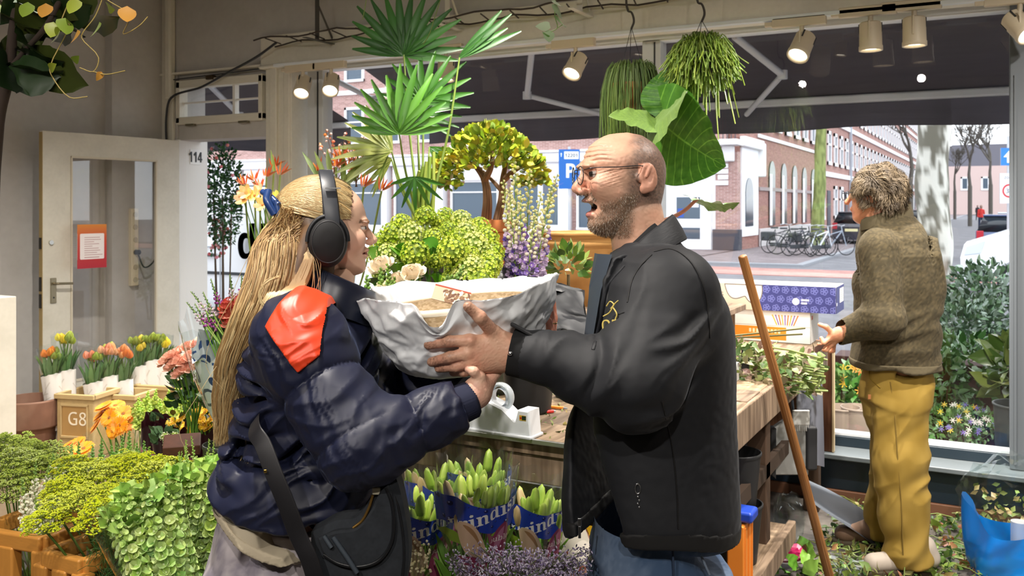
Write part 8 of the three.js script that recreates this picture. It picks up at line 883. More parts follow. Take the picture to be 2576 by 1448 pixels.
{ const f = P(660, 640, 4.9).setY(1.0), { t, L, R } = paradise('orange birds of paradise and cream orchids beside the door post', f, [[640, 455, 4.9, -0.4], [670, 445, 4.9, 0.2], [690, 420, 4.95, 0.1], [615, 465, 4.85, -0.8], [705, 440, 4.9, 0.6], [655, 470, 4.85, -0.2]], 412, [[690, 440, 683, 375, 0.02], [640, 500, 610, 480, 0.02]]); const v = [0xf2c98c, 0xf0dd7a, 0xf6d8b0].map((k) => { const q = []; for (let i = 0; i < 6; i++) q.push(plain(petal(0.05, 0.034, 0.3, 0.3, 4), tint(k, R, 0.05)).rotateX(1.15).rotateY(i * 1.047)); q.push(plain(sph(0.01, 8, 6), 0xd8923c)); return join(q); }); addHeads(t, 'orchid', v, M_petal, [[620, 485, 4.8], [642, 492, 4.78], [672, 495, 4.75], [662, 515, 4.7], [690, 500, 4.75], [655, 480, 4.82], [612, 500, 4.8]].map(([px, py, d], i) => [L(P(px, py, d)), V((R() - 0.5) * 0.8, 0.4, 1), 1, i]), V(0, 0.02, 0)); bucket('glass cylinder vase of orchids and birds of paradise', f.clone().setY(0.76), 0.08, 0.26, pmat(0xdfeaea, 0.05, { transmission: 0.9, thickness: 0 }), 'vase', 'display_vase'); solo('side_pedestal', boxUV(box(0.3, 0.76, 0.3, f.x, 0.38, f.z)), M_white2, 'white pedestal hidden behind the woman under the orchids', 'pedestal'); }
// ---------------------------------------------------------------- on the bench, under it and on the floor
const at = (t) => (px, py, d) => P(px, py, d).sub(t.position);
{ // tape dispenser
  const p = PY(1290, 1092, BT), t = thing('tape_dispenser', 'white desk tape dispenser with a roll of clear tape', 'tape dispenser', p, YAW - 0.55), W = mat(0xe9edf2, 0.4);
  mesh('body', poly([[-0.15, 0.008], [-0.15, 0.1], [-0.135, 0.115], [-0.115, 0.112], [-0.02, 0.082], [0.025, 0.048], [0.032, 0.05], [0.042, 0.085], [0.075, 0.085], [0.082, 0.012], [0.08, 0.008]], 0.062, 0.004).translate(0, 0, -0.031), W, t); mesh('base', slab(-0.158, 0.09, 0, 0.012, -0.042, 0.042, 0.005), mat(0xd7dbe0, 0.5), t);
  const r = mesh('tape_roll', new THREE.TorusGeometry(0.04, 0.007, 12, 40).scale(1, 1, 2.2).translate(-0.045, 0.115, 0), pmat(0xdfe6ea, 0.15, { transmission: 0.35, thickness: 0 }), t); mesh('core', cyl(0.028, 0.028, 0.03, 0, 0, 0, 30, true).rotateX(Math.PI / 2).translate(-0.045, 0.115, -0.015), W, r); mesh('sticker', slab(0.046, 0.07, 0.058, 0.074, 0.0355, 0.0362), mat(0xffffff, 0.5, { map: canvasTex(64, 48, (x, w, h) => { x.fillStyle = '#e8b72a'; x.fillRect(0, 0, w, h); x.fillStyle = '#15301c'; x.fillRect(24, 4, 40, 40); x.fillStyle = '#c2361e'; x.fillRect(4, 16, 18, 22); }) }), t); }
{ const p = PY(1180, 1072, BT), t = thing('white_jar', 'small white jar beside the tape dispenser', 'jar', p); mesh('jar', lathe([[0, 0], [0.028, 0], [0.03, 0.005], [0.03, 0.06], [0.026, 0.065], [0, 0.066]], 24), mat(0xe8ebee, 0.4), t);
  const g = PY(1250, 985, BT), u = thing('grey_pot', 'ribbed grey ceramic bowl behind the tape dispenser', 'pot', g); mesh('bowl', lathe([[0, 0], [0.05, 0], [0.075, 0.04], [0.082, 0.09], [0.078, 0.09], [0.07, 0.04], [0, 0.015]], 40), mat(0x8f9a94, 0.6, { map: noiseT(0.8, 0.82, 0.8, 0.2, 6, 20) }), u);
  const pen = (n, l, a, b, c) => { const q = thing(n, l, 'pen', a); mesh('barrel', sweep([V(0, 0.006, 0), b.clone().sub(a).add(V(0, 0.006, 0))], 0.006, 10), mat(c, 0.4), q); mesh('tip', sweep([b.clone().sub(a).add(V(0, 0.006, 0)), b.clone().sub(a).multiplyScalar(1.14).add(V(0, 0.006, 0))], (k) => 0.005 - 0.003 * k, 8), mat(0x8a8f92, 0.4), q); }; pen('grafting_knife', 'orange handled knife on the bench planks', PY(1352, 1024, BT), PY(1418, 1030, BT), 0xe8892a); pen('marker_pen', 'red pen below the orange knife', PY(1345, 1042, BT), PY(1392, 1038, BT), 0xc8281e);
  const R = rng(61), gs = []; for (let i = 0; i < 190; i++) { const q = PY(1000 + R() * 640, 985 + R() * 120, BT + 0.001); if (q.x < BX0 || q.x > BX1 || q.z > BZ0 - 0.02) continue; gs.push(plain(put(leaf(0.008 + R() * R() * 0.03, 0.006 + R() * R() * 0.02, { n: 2, fold: 0.3 }), q, V(R() - 0.5, 0.25 * R(), R() - 0.5), R() * 6), tint([0x7f8a3c, 0x5a7a34, 0xb8a868, 0xa0b078][i % 4], R, 0.08))); } const o = solo('leaf_litter', join(gs), M_leafv, 'scraps of leaf and petals scattered on the bench planks', 'litter'); stuff(o); }
// lilies in printed sleeves
{ const R = rng(62), draw = (mask) => (x, w, h) => { x.fillStyle = mask ? '#000' : '#24389a'; x.fillRect(0, 0, w, h); const wave = () => { x.beginPath(); x.moveTo(0, 150); x.quadraticCurveTo(130, 60, 256, 140); x.quadraticCurveTo(390, 200, 512, 90); x.lineTo(512, 250); x.quadraticCurveTo(380, 330, 256, 262); x.quadraticCurveTo(120, 210, 0, 280); x.closePath(); x.fill(); };
    const blob = (c, pts) => { x.fillStyle = mask ? '#fff' : c; x.beginPath(); x.moveTo(...pts[0]); for (let i = 1; i < pts.length; i += 2) x.quadraticCurveTo(...pts[i], ...pts[i + 1]); x.fill(); };
    x.fillStyle = mask ? '#fff' : '#2540a8'; wave(); if (!mask) { const r = rng(9); for (let i = 0; i < 60; i++) { const a = 2 + r() * r() * 14, px = r() * 512, py = 110 + r() * 150; x.fillStyle = '#141c5c'; x.beginPath(); x.arc(px, py, a, 0, 7); x.fill(); x.fillStyle = '#aab6f0'; x.beginPath(); x.arc(px - a * 0.3, py - a * 0.4, a * 0.35, 0, 7); x.fill(); } x.save(); x.translate(300, 215); x.rotate(-0.32); x.fillStyle = '#f4f2ea'; x.font = 'italic bold 84px serif'; x.textAlign = 'center'; x.fillText('Brindisi', 0, 20); x.restore(); }
    blob('#7d9a2c', [[60, 300], [150, 230], [240, 330], [170, 350], [60, 300]]); blob('#8fb03a', [[330, 300], [420, 240], [500, 320], [420, 350], [330, 300]]); blob('#d9b89a', [[180, 240], [250, 170], [300, 330], [330, 420], [300, 430], [200, 400], [180, 240]]); blob('#a87f58', [[215, 235], [262, 220], [300, 400], [270, 300], [215, 235]]); blob('#8c3a58', [[180, 400], [240, 370], [310, 430], [330, 300], [390, 240], [430, 260], [420, 420], [440, 512], [300, 512], [210, 512], [180, 400]]); blob('#b0708c', [[345, 400], [350, 300], [390, 260], [385, 360], [345, 400]]); if (!mask) { x.fillStyle = '#e9e4da'; x.font = 'italic 34px serif'; x.save(); x.translate(300, 345); x.rotate(-0.2); x.fillText('Double', 0, 0); x.restore(); } };
  const map = canvasTex(512, 512, draw(false)), al = canvasTex(512, 512, draw(true), false); map.wrapS = map.wrapT = al.wrapS = al.wrapT = THREE.ClampToEdgeWrapping; const M_print = mat(0xffffff, 0.3, { map, alphaMap: al, alphaTest: 0.5 });
  const buds = [lilyBud(R, 0.075, 0x9dba3a, 0xc4d468), lilyBud(R, 0.08, 0x86a834, 0xb0c856), lilyBud(R, 0.075, 0xb89a68, 0xd0b88a)], lf = leaf(0.1, 0.02, { n: 4, bend: 0.4 }), lm = [0x5d8a2a, 0x74a036].map((k) => mat(k, 0.45)), face = Math.atan2(CY, SY);
  [[1205, 1168, 2.3, 0.1, 'pink lily bunch in a blue printed sleeve, frontmost in the middle'], [1065, 1205, 2.4, 0.095, 'pink lily bunch in a blue printed sleeve beside the bag'], [1350, 1195, 2.45, 0.09, 'pink lily bunch in a blue printed sleeve against the black jacket'], [1110, 1150, 2.6, 0.09, 'pink lily bunch in a blue printed sleeve, back left'], [1215, 1130, 2.65, 0.09, 'pink lily bunch in a blue printed sleeve, back middle'], [1010, 1190, 2.62, 0.08, 'pink lily bunch in a blue printed sleeve partly behind the arm']].forEach(([px, py, d, r, label], n) => { const top = P(px, py, d), foot = P(px - 10, py + 420, d), t = thing('lily_bunch', label, 'flowers', foot, 0, 'lilies in printed sleeves'), L = at(t), h = top.y - foot.y; for (let i = 0; i < 24; i++) { const a = i * 2.4, rr = r * 0.82 * Math.sqrt(i / 24); place(mesh('bud', buds[i % 5 === 4 ? 2 : i % 2], vmat(0.4), t), V(rr * Math.cos(a), h - 0.115 + (R() - 0.5) * 0.07, rr * Math.sin(a)), V(Math.cos(a) * 0.3, 1, Math.sin(a) * 0.3), R() * 6, 0.55 + R() * 0.35); } for (let i = 0; i < 26; i++) { const a = i * 2.4, rr = r * 0.85; place(mesh('leaf', lf, lm[i % 2], t), V(rr * 0.7 * Math.cos(a), h - 0.22 - R() * 0.12, rr * 0.7 * Math.sin(a)), V(Math.cos(a) * 0.4, 1, Math.sin(a) * 0.4), R() * 6); } for (let i = 0; i < 4; i++) mesh('stem', sweep([V((i - 1.5) * 0.012, 0.01, 0), V((i - 1.5) * 0.03, h - 0.12, (i % 2) * 0.03)], 0.004, 5), M_stemg, t); mesh('sleeve', sleeve(V(0, h * 0.1, 0), V(0, h, 0), 0.04, r * 1.05), CELLO, t); const g = sleeve(V(0, h - 0.26, 0), V(0, h - 0.0, 0), r * 0.7, r * 1.06, null, 0, 40, face + 1.75, face - 1.75); mesh('printed_sleeve', g, M_print, t); });
  const lb = P(1200, 1590, 2.45); const tub = thing('lily_tub', 'black tub under the lily bunches', 'bucket', [lb.x, 0, lb.z], YAW * 0.4); mesh('wall', join([slab(-0.34, 0.34, 0, 0.34, 0.12, 0.135, 0.004), slab(-0.34, 0.34, 0, 0.34, -0.2, -0.185, 0.004), slab(-0.34, -0.325, 0, 0.34, -0.2, 0.13, 0.004), slab(0.325, 0.34, 0, 0.34, -0.2, 0.13, 0.004), slab(-0.34, 0.34, 0, 0.02, -0.2, 0.13)]), M_bucket, tub);
  // statice in front
  const gs = [], gw = []; for (let i = 0; i < 34; i++) { const b = P(1150 + R() * 300, 1520, 2.05 + R() * 0.1), tip = P(1130 + R() * 350 + (i % 3) * 10, 1370 + R() * 55, 2.05 + R() * 0.1); gw.push(plain(sweep([b, b.clone().lerp(tip, 0.6), tip], 0.0012, 3, false), 0x6f7a58)); for (let k = 0; k < 60; k++) { const q = tip.clone().lerp(b, R() * 0.4).add(ruv(R).multiplyScalar(0.018)); gs.push(plain(put(ico(0.0018), q, ruv(R), 0, V(1, 2.4, 1)), tint([0xb9aac8, 0xd8cfe0, 0x8f7fa6][k % 3], R, 0.06))); if (k % 5 === 0) gw.push(plain(sweep([q, tip.clone().lerp(b, 0.2)], 0.0006, 3, false), 0x7a7368)); } } const sb = P(1290, 1560, 2.1), st = thing('statice_bunch', 'lavender statice sprigs at the bottom edge in front of the lilies', 'flowers', sb); stuff(mesh('florets', join(gs).translate(-sb.x, -sb.y, -sb.z), vmat(0.7), st)); stuff(mesh('stems', join(gw).translate(-sb.x, -sb.y, -sb.z), vmat(0.8), st)); bucket('dark bucket of statice', sb.clone().setY(0), 0.12, Math.max(0.3, sb.y), 0x26282a);
  const bb = P(1040, 1540, 2.2), bs = [], b2 = thing('baby_breath_sprig', 'dry sprig of tiny cream buds beside the bag', 'flowers', bb); for (let i = 0; i < 70; i++) { const q = P(1025 + R() * 60, 1360 + R() * 80, 2.2).sub(bb); bs.push(plain(ico(0.0035), tint(0xd9cfa6, R, 0.06)).translate(q.x, q.y, q.z), plain(sweep([q, V(0, 0.05, 0)], 0.0006, 3, false), 0x8a7f58)); } stuff(mesh('sprig', join(bs), vmat(0.8), b2)); b2.position.copy(bb);
  const mg = P(1450, 1380, 2.75), m1 = thing('magazine_roll', 'rolled glossy catalogue with flower photographs beside the jeans', 'magazine', mg); mesh('roll', cyl(0.05, 0.055, 0.22, 0, -0.12, 0, 24).rotateZ(0.5), mat(0xffffff, 0.3, { map: canvasTex(128, 128, (x, w, h) => { const r = rng(4); x.fillStyle = '#cfc8b8'; x.fillRect(0, 0, w, h); for (let i = 0; i < 60; i++) { x.fillStyle = ['#8a4a3a', '#e6ded0', '#5c6a3a', '#b88a7a'][i % 4]; x.beginPath(); x.ellipse(r() * w, r() * h, 5 + r() * 12, 4 + r() * 8, r() * 3, 0, 7); x.fill(); } x.fillStyle = '#20284a'; x.fillRect(0, 96, w, 32); }) }), m1); const yb = P(1470, 1338, 2.8); solo('yellow_tray', box(0.11, 0.02, 0.08, yb.x, yb.y, yb.z, 0.004), mat(0xd9a91e, 0.5), 'yellow plastic tray edge beside the zip of the jacket', 'tray'); }
// cardboard flower boxes at the window end
{ const face = (w, h, draw) => mat(0xffffff, 0.6, { map: canvasTex(1024, Math.round(1024 * h / w), draw) }), carton = (label, x0, x1, y0, y1, z0, z1, base, fm, em) => { const t = thing('flower_box', label, 'box', [0, 0, 0]); mesh('carton', slab(x0, x1, y0, y1, z0, z1, 0.003), mat(base, 0.7), t); mesh('printed_front', new THREE.PlaneGeometry(x1 - x0, y1 - y0).translate((x0 + x1) / 2, (y0 + y1) / 2, z0 + 0.0015), fm, t); mesh('printed_end', new THREE.PlaneGeometry(z0 - z1, y1 - y0).rotateY(Math.PI / 2).translate(x1 + 0.0015, (y0 + y1) / 2, (z0 + z1) / 2), em, t); return t; };
  carton('long white flower box with orange panel, lower of the stack', -2.1, -0.87, BT, 1.065, -4.98, -5.22, 0xe4e2de, face(1.23, 0.165, (x, w, h) => { x.fillStyle = '#e9e6e0'; x.fillRect(0, 0, w, h); x.fillStyle = '#e58a1f'; x.fillRect(w * 0.5, h * 0.52, w * 0.4, h * 0.42); x.fillRect(w * 0.3, 6, 70, h * 0.4); x.fillStyle = '#7a8a34'; x.fillRect(w * 0.3, 6, 26, h * 0.4); x.fillStyle = '#f6d9b0'; for (let i = 0; i < 9; i++) x.fillRect(w * 0.74 + i * 16, h * 0.6, 10, 17); x.strokeStyle = '#e0a040'; x.lineWidth = 5; for (let i = 0; i < 9; i++) { x.strokeStyle = ['#e8a838', '#7a5aa0', '#d86a2a'][i % 3]; x.beginPath(); x.moveTo(w * 0.88 + i * 9 - 20, h * 0.45); x.lineTo(w * 0.86 + i * 14 - 20, h * 0.12); x.stroke(); } x.strokeStyle = '#9a948a'; x.lineWidth = 2; x.beginPath(); x.moveTo(0, h * 0.48); x.lineTo(w, h * 0.48); x.stroke(); x.beginPath(); x.arc(w * 0.62, h * 0.25, 12, 0, 7); x.stroke(); }), face(0.24, 0.165, (x, w, h) => { x.fillStyle = '#d9d6d0'; x.fillRect(0, 0, w, h); x.fillStyle = '#c2481c'; x.fillRect(120, 90, 180, 90); }));
  carton('long flower box printed with blue flowers and the word amaryllis, upper of the stack', -2.0, -0.74, 1.066, 1.205, -4.97, -5.24, 0xd8d2ca, face(1.26, 0.139, (x, w, h) => { x.fillStyle = '#d3c5ae'; x.fillRect(0, 0, w, h); x.fillStyle = '#3b3f7e'; x.fillRect(w * 0.66, 0, w * 0.34, h); x.strokeStyle = '#6b70b4'; x.lineWidth = 4; for (let i = 0; i < 9; i++) for (let j = 0; j < 3; j++) { const cx = w * 0.68 + i * 40 + (j % 2) * 20, cy = 20 + j * 40; for (let k = 0; k < 5; k++) { x.beginPath(); x.arc(cx + 9 * Math.cos(k * 1.26), cy + 9 * Math.sin(k * 1.26), 6, 0, 7); x.stroke(); } } x.fillStyle = '#ddd6d0'; x.strokeStyle = '#6a625c'; x.beginPath(); x.moveTo(w * 0.54, 4); x.bezierCurveTo(w * 0.56, h, w * 0.62, h * 0.4, w * 0.63, h * 0.5); x.bezierCurveTo(w * 0.66, h, w * 0.71, h * 0.7, w * 0.7, 4); x.closePath(); x.fill(); x.stroke(); x.fillStyle = '#3a3836'; x.font = '34px sans-serif'; x.fillText('amaryllis', w * 0.4, h * 0.52); x.fillStyle = '#f0f0f4'; x.beginPath(); x.arc(w * 0.84, h * 0.6, 15, 0, 7); x.fill(); x.fillRect(w * 0.862, h * 0.5, 32, 8); x.fillRect(w * 0.862, h * 0.62, 24, 8); }), face(0.27, 0.139, (x, w, h) => { x.fillStyle = '#30366e'; x.fillRect(0, 0, w, h); x.fillStyle = '#e4e2da'; x.fillRect(w * 0.45, 60, w * 0.5, h * 0.55); x.fillStyle = '#8a8a90'; for (let i = 0; i < 5; i++) x.fillRect(w * 0.5, 110 + i * 40, w * 0.4, 12); x.fillStyle = '#c9cbe0'; x.fillRect(40, h * 0.6, 120, 60); })); }
{ const a = P(1868, 645, 3.35), b = P(2092, 1478, 3.9); b.y = 0.012; const t = thing('broom_handle', 'long worn wooden broom handle leaning against the bench', 'broom handle', b); mesh('shaft', sweep(curve([a.sub(b), a.clone().multiplyScalar(0.5).add(V(0.004, 0, 0)), V(0, 0, 0)], 20), (u) => 0.0165 + 0.003 * u, 14), mat(0xffffff, 0.6, { map: plankT(0.56, 0.37, 0.18, 51) }), t); }
{ // pile of cut foliage with stems on the bench corner
  const R = rng(63), b = P(1960, 935, 3.9), t = thing('cut_foliage', 'heap of cut rose foliage and stems hanging over the bench corner', 'cuttings', [b.x, BT, b.z]), L = (p) => p.sub(t.position), gs = []; for (let i = 0; i < 420; i++) { const px = 1838 + R() * 230, py = 865 + R() * 105 + (px > 1950 ? 25 : 0) - Math.abs(px - 1950) * 0.05, q = L(P(px, py, 3.75 + R() * 0.35)); gs.push(plain(put(leaf(0.03 + R() * 0.025, 0.022 + R() * 0.02, { n: 3, fold: 0.25, bend: 0.5 }), q, ruv(R).add(V(0, 0.2, 0)), R() * 6), tint([0x6f8a44, 0x8a9a5c, 0x55703a, 0x8f8a6a, 0x7a5f52][i % 5], R, 0.07))); } const o = mesh('leaves', join(gs), M_leafv, t); stuff(o); for (let i = 0; i < 14; i++) { const y = 865 + i * 9, q = L(P(1850 + R() * 60, y, 3.9)), e = L(P(2050 + R() * 35, 905 + i * 6, 3.85)); mesh('stem', sweep([q, q.clone().lerp(e, 0.5).add(V(0, 0.01, 0)), e], 0.0045, 6), mat(tint(0x93a35a, R), 0.6), t); } for (const [x0, y0, x1, y1] of [[1835, 845, 2025, 825], [1835, 850, 2018, 840]]) mesh('twig', sweep([L(P(x0, y0, 3.7)), L(P(x1, y1, 3.8))], 0.004, 6), mat(0x5c5a30, 0.7), t);
  const tw = thing('twine_spool', 'spool of beige twine in front of the flower boxes', 'twine', PY(1900, 850, BT)); mesh('spool', lathe([[0, 0], [0.055, 0], [0.058, 0.01], [0.055, 0.07], [0.02, 0.072], [0.018, 0.05]], 28), mat(0xc2a878, 0.9, { map: noiseT(0.85, 0.85, 0.85, 0.2, 3, 30) }), tw); const fb = thing('foil_bag', 'crinkled pale blue foil bag beside the shopkeeper on the bench', 'bag', PY(1840, 845, BT)); mesh('foil', new THREE.IcosahedronGeometry(0.06, 2).scale(0.7, 1.2, 0.6).translate(0, 0.07, 0), mat(0xb8d0dc, 0.2, { metalness: 0.6, flatShading: true }), fb); const nb = thing('stapler_box', 'white staple box and black tool on the bench edge', 'box', PY(1842, 955, BT)); mesh('case', box(0.05, 0.075, 0.04, 0, 0.037, 0, 0.003), mat(0xdcdfe2, 0.5), nb); mesh('tool', box(0.03, 0.1, 0.03, 0.04, 0.08, -0.06, 0.006), mat(0x1a1b1d, 0.5), nb); }
// under the bench end
{ const p = P(1890, 1270, 3.55); bucket('black bucket, upper of two nested under the bench', V(p.x - 0.06, 0.45, p.z - 0.02), 0.09, 0.2); bucket('black bucket, lower of two nested under the bench', V(p.x - 0.06, 0.235, p.z - 0.02), 0.095, 0.215); const pl = thing('white_placard', 'white card standing in the black bucket', 'card', V(p.x - 0.08, 0.5, p.z - 0.02), 0.6); mesh('card', box(0.12, 0.26, 0.004, 0, 0.12, 0).rotateZ(0.4), mat(0xd9d6d2, 0.6), pl); const oc = P(1862, 1300, 3.3); solo('orange_crate', join([box(0.06, 0.26, 0.14, oc.x, 0.365, oc.z, 0.006), ...[0, 1, 2].map((i) => box(0.066, 0.24, 0.012, oc.x, 0.365, oc.z - 0.05 + i * 0.05))]), mat(0xe8872a, 0.5), 'ribbed orange plastic crate under the bench behind the jacket', 'crate'); solo('blue_crate_lid', box(0.09, 0.04, 0.1, oc.x + 0.01, 0.52, oc.z, 0.012), mat(0x1f45b4, 0.4), 'blue plastic piece on the orange crate', 'lid');
  const R = rng(64), dp = P(1985, 1110, 4.2), t = thing('dustpan_set', 'grey dustpan with black brush hanging at the bench leg', 'dustpan', dp, YAW); mesh('pan', poly([[-0.075, -0.14], [0.075, -0.14], [0.085, 0.06], [0.03, 0.1], [-0.03, 0.1], [-0.085, 0.06]], 0.03, 0.004), mat(0x9a9b98, 0.5), t); mesh('rim', poly([[-0.1, -0.13], [-0.08, -0.15], [-0.08, 0.07], [-0.1, 0.07]], 0.06, 0.004), mat(0x2a2b2d, 0.6), t); mesh('brush', box(0.05, 0.2, 0.05, 0.09, -0.02, 0.03, 0.012), mat(0x26272a, 0.7), t); mesh('comb', join([box(0.08, 0.07, 0.012, 0.04, 0.12, 0.045, 0.01), ...Array.from({ length: 9 }, (_, i) => box(0.004, 0.03, 0.008, 0.008 + i * 0.008, 0.075, 0.045))]), mat(0xc9cac6, 0.5), t); for (const x of [-0.01, 0.015]) mesh('handle', sweep([V(x, 0.1, 0.03), V(x - 0.02, 0.32, 0.02)], 0.006, 6), mat(0x3a4450, 0.5), t); mesh('cloth', loft(Array.from({ length: 8 }, (_, j) => Array.from({ length: 8 }, (_, i) => V(0.04 + i * 0.018, 0.3 - j * 0.06, -0.03 + 0.02 * Math.sin(i * 1.7 + j * 0.3)))), false), mat(0x8a8d98, 0.9), t); }
// floor litter
const film = (seed, a, b, c) => { const g = new THREE.IcosahedronGeometry(1, 4), p = g.attributes.position; for (let i = 0; i < p.count; i++) { const x = p.getX(i), y = p.getY(i), z = p.getZ(i), k = 1 + 0.45 * fbm(x * 2 + seed, y * 2, z * 2, 2) + 0.22 * Math.abs(N3(x * 5, y * 5 + seed, z * 5)); p.setXYZ(i, x * a * k, Math.max(0, (y * 0.75 + 0.6) * b * k), z * c * k); } g.computeVertexNormals(); return g; };
{ const R = rng(65), gs = [], big = []; for (let i = 0; i < 2600; i++) { const px = 1845 + R() * 800, py = 1225 + R() * 240; const q = PY(px, py, 0.004 + R() * R() * 0.05); if (q.z < -5.25 || q.x < BX1 + 0.06) continue; const s = 0.02 + R() * R() * 0.06; gs.push(plain(put(leaf(s, s * (0.3 + R() * 0.5), { n: 3, fold: 0.3, bend: 0.5 }), q, V(R() - 0.5, 0.35 * R(), R() - 0.5), R() * 6), tint([0x5f7f34, 0x7f9a44, 0x3f5f2a, 0xa0a860, 0x8a7f4a, 0x6f8f3c, 0x9a6a4a][i % 7], R, 0.08))); if (i % 9 === 0) { const e = q.clone().add(V((R() - 0.5) * 0.35, 0.02 * R(), (R() - 0.5) * 0.35)); gs.push(plain(sweep([q, q.clone().lerp(e, 0.5).add(V(0, 0.015, 0)), e], 0.0025, 4, false), tint(0x7a8a44, R, 0.08))); } if (i % 40 === 0) gs.push(plain(ico(0.008), tint(0xc23a2a, R)).translate(q.x, q.y, q.z)); } stuff(solo('leaf_litter', join(gs), M_leafv, 'cut leaves and stems covering the floor at the right', 'litter'));
  for (let i = 0; i < 16; i++) { const q = PY(1860 + R() * 180, 1390 + R() * 60, 0.05); const l = solo('fallen_leaf', put(leaf(0.09 + R() * 0.05, 0.07, { n: 6, fold: 0.2, wave: 0.006, bend: 0.4 }), q, V(R() - 0.5, 0.35, R() - 0.5), R() * 6), mat(tint(0x6a9a3a, R, 0.07), 0.45), 'broad green leaf lying on the floor beside the jeans', 'leaf', 'broad leaves on the floor'); }
  [[1985, 1360, 0.07, 0.16, 0.05, 'clear crumpled cellophane standing on the floor by the broom handle'], [1900, 1360, 0.1, 0.07, 0.09, 'clear cellophane scrap beside the jeans'], [2125, 1435, 0.12, 0.04, 0.09, 'clear cellophane scrap in front of the shoe']].forEach(([px, py, a, b, c, l], i) => { const q = PY(px, py, 0); solo('cellophane_scrap', film(i + 1, a, b, c), CELLO, l, 'cellophane').position.copy(q); });
  const bg = PY(2545, 1345, 0), t = thing('clear_bag', 'large clear plastic bag full of cuttings by the window wall', 'bag', bg); mesh('film', film(8, 0.22, 0.28, 0.13), CELLO, t); const bl = []; for (let i = 0; i < 120; i++) bl.push(plain(put(leaf(0.04, 0.025, { n: 2 }), V((R() - 0.5) * 0.36, 0.02 + R() * 0.2, (R() - 0.5) * 0.24), ruv(R), 0), tint(i % 3 ? 0x7f8f4a : 0xb09a6a, R))); stuff(mesh('cuttings', join(bl), M_leafv, t));
  const q = PY(1965, 1408, 0.03), mw = thing('printed_wrap', 'magenta printed flower sleeve with a green end on the floor', 'wrapping', q, YAW - 0.2); mesh('sleeve', film(12, 0.1, 0.05, 0.05).scale(1, 1, 1), mat(0xffffff, 0.3, { map: canvasTex(128, 128, (x, w, h) => { x.fillStyle = '#b81f5c'; x.fillRect(0, 0, w, h); x.fillStyle = '#e8a8c4'; x.fillRect(30, 20, 30, 30); x.fillRect(70, 60, 34, 20); x.strokeStyle = '#f0d8e0'; x.lineWidth = 4; for (let i = 0; i < 6; i++) { x.beginPath(); x.moveTo(64, 110); x.lineTo(20 + i * 18, 70); x.stroke(); } }) }), mw); mesh('green_end', film(15, 0.05, 0.06, 0.04).translate(-0.12, 0, -0.03), mat(0x7fc43a, 0.35), mw);
  const bb = PY(2530, 1448, 0); const bag = thing('blue_bag', 'bright blue plastic bag standing at the lower right corner', 'bag', bb, YAW); const n = 40, rings = []; for (let j = 0; j <= 14; j++) { const v = j / 14, r = []; for (let i = 0; i < n; i++) { const a = i / n * 6.283, k = 1 + 0.1 * Math.sin(a * 5 + v * 4) + 0.12 * fbm(Math.cos(a) * 2, v * 4, Math.sin(a) * 2); r.push(V((0.14 + 0.03 * v) * k * Math.cos(a), v * 0.2 + (v > 0.8 ? 0.16 * (v - 0.8) * 5 * Math.max(0, -Math.cos(a - 0.3)) ** 3 : 0), 0.12 * k * Math.sin(a))); } rings.push(r); } mesh('film', loft(rings), pmat(0x1582d8, 0.25, { transmission: 0.3, thickness: 0 }), bag); mesh('bottle', cyl(0.035, 0.035, 0.16, 0.06, 0.08, 0, 18), pmat(0xe4e8ea, 0.1, { transmission: 0.7, thickness: 0 }), bag);
  const bs = thing('black_film', 'sheet of black plastic film lying from the bench leg to the floor', 'plastic sheet', [0, 0, 0]); mesh('film', loft(Array.from({ length: 16 }, (_, j) => { const u = j / 15; return Array.from({ length: 10 }, (_, i) => { const v = i / 9, a = P(2010, 1165, 4.5).lerp(P(2235, 1255, 4.45), u), b = P(2040, 1195, 4.35).lerp(P(2205, 1295, 4.3), u); return a.lerp(b, v).add(V(0, 0.02 * Math.sin(v * 5 + u * 3) + 0.012 * N3(u * 6, v * 4, 1), 0)).setY(Math.max(0.02, lerp(0.3, 0.06, u) - v * 0.06 + 0.02 * Math.sin(v * 5 + u * 3))); }); }), false), mat(0x3a3d42, 0.2), bs); }
// ---------------------------------------------------------------- hanging plants, vines, plants outside
function hanging(label, px, py, d, hookY, mk) { const p = P(px, py, d), t = thing('hanging_plant', label, 'plant', p); const top = P(px, hookY, d).y - p.y; mesh('pot', lathe([[0, -0.1], [0.07, -0.1], [0.1, 0.02], [0.105, 0.03], [0.09, 0.03], [0, 0.0]], 28), mat(mk.pot, 0.6), t); for (const a of [0, 2.1, 4.2]) mesh('wire', sweep([V(0.09 * Math.cos(a), 0.03, 0.09 * Math.sin(a)), V(0, top - 0.06, 0)], 0.0018, 4), M_dark, t); mesh('hook', sweep(curve([V(0, top - 0.07, 0), V(0.015, top - 0.03, 0), V(0, top + 0.02, 0), V(-0.02, top + 0.03, 0), V(0, CE - p.y - 0.01, 0)], 18), 0.006, 6), mat(0x3a332c, 0.6), t); mesh('strands', join(mk.strands(rng(mk.seed))), M_leafv, t).userData.kind = 'stuff'; return t; }
hanging('hanging basket of long thin rhipsalis with an orange pot showing', 1588, 225, 4.9, 40, { pot: 0xb0602c, seed: 71, strands: (R) => Array.from({ length: 520 }, () => { const a = R() * 6.283, r = 0.09 + R() * 0.075, L = 0.2 + R() * 0.2, p = [V(0.03 * Math.cos(a), 0.06, 0.03 * Math.sin(a)), V(r * 0.7 * Math.cos(a), 0.1 + R() * 0.05, r * 0.7 * Math.sin(a)), V(r * Math.cos(a), 0.0, r * Math.sin(a)), V(r * Math.cos(a) + (R() - 0.5) * 0.04, -L, r * Math.sin(a))]; return plain(sweep(curve(p, 9), 0.0017, 3, false), tint(0x5c7430, R, 0.08)); }) });
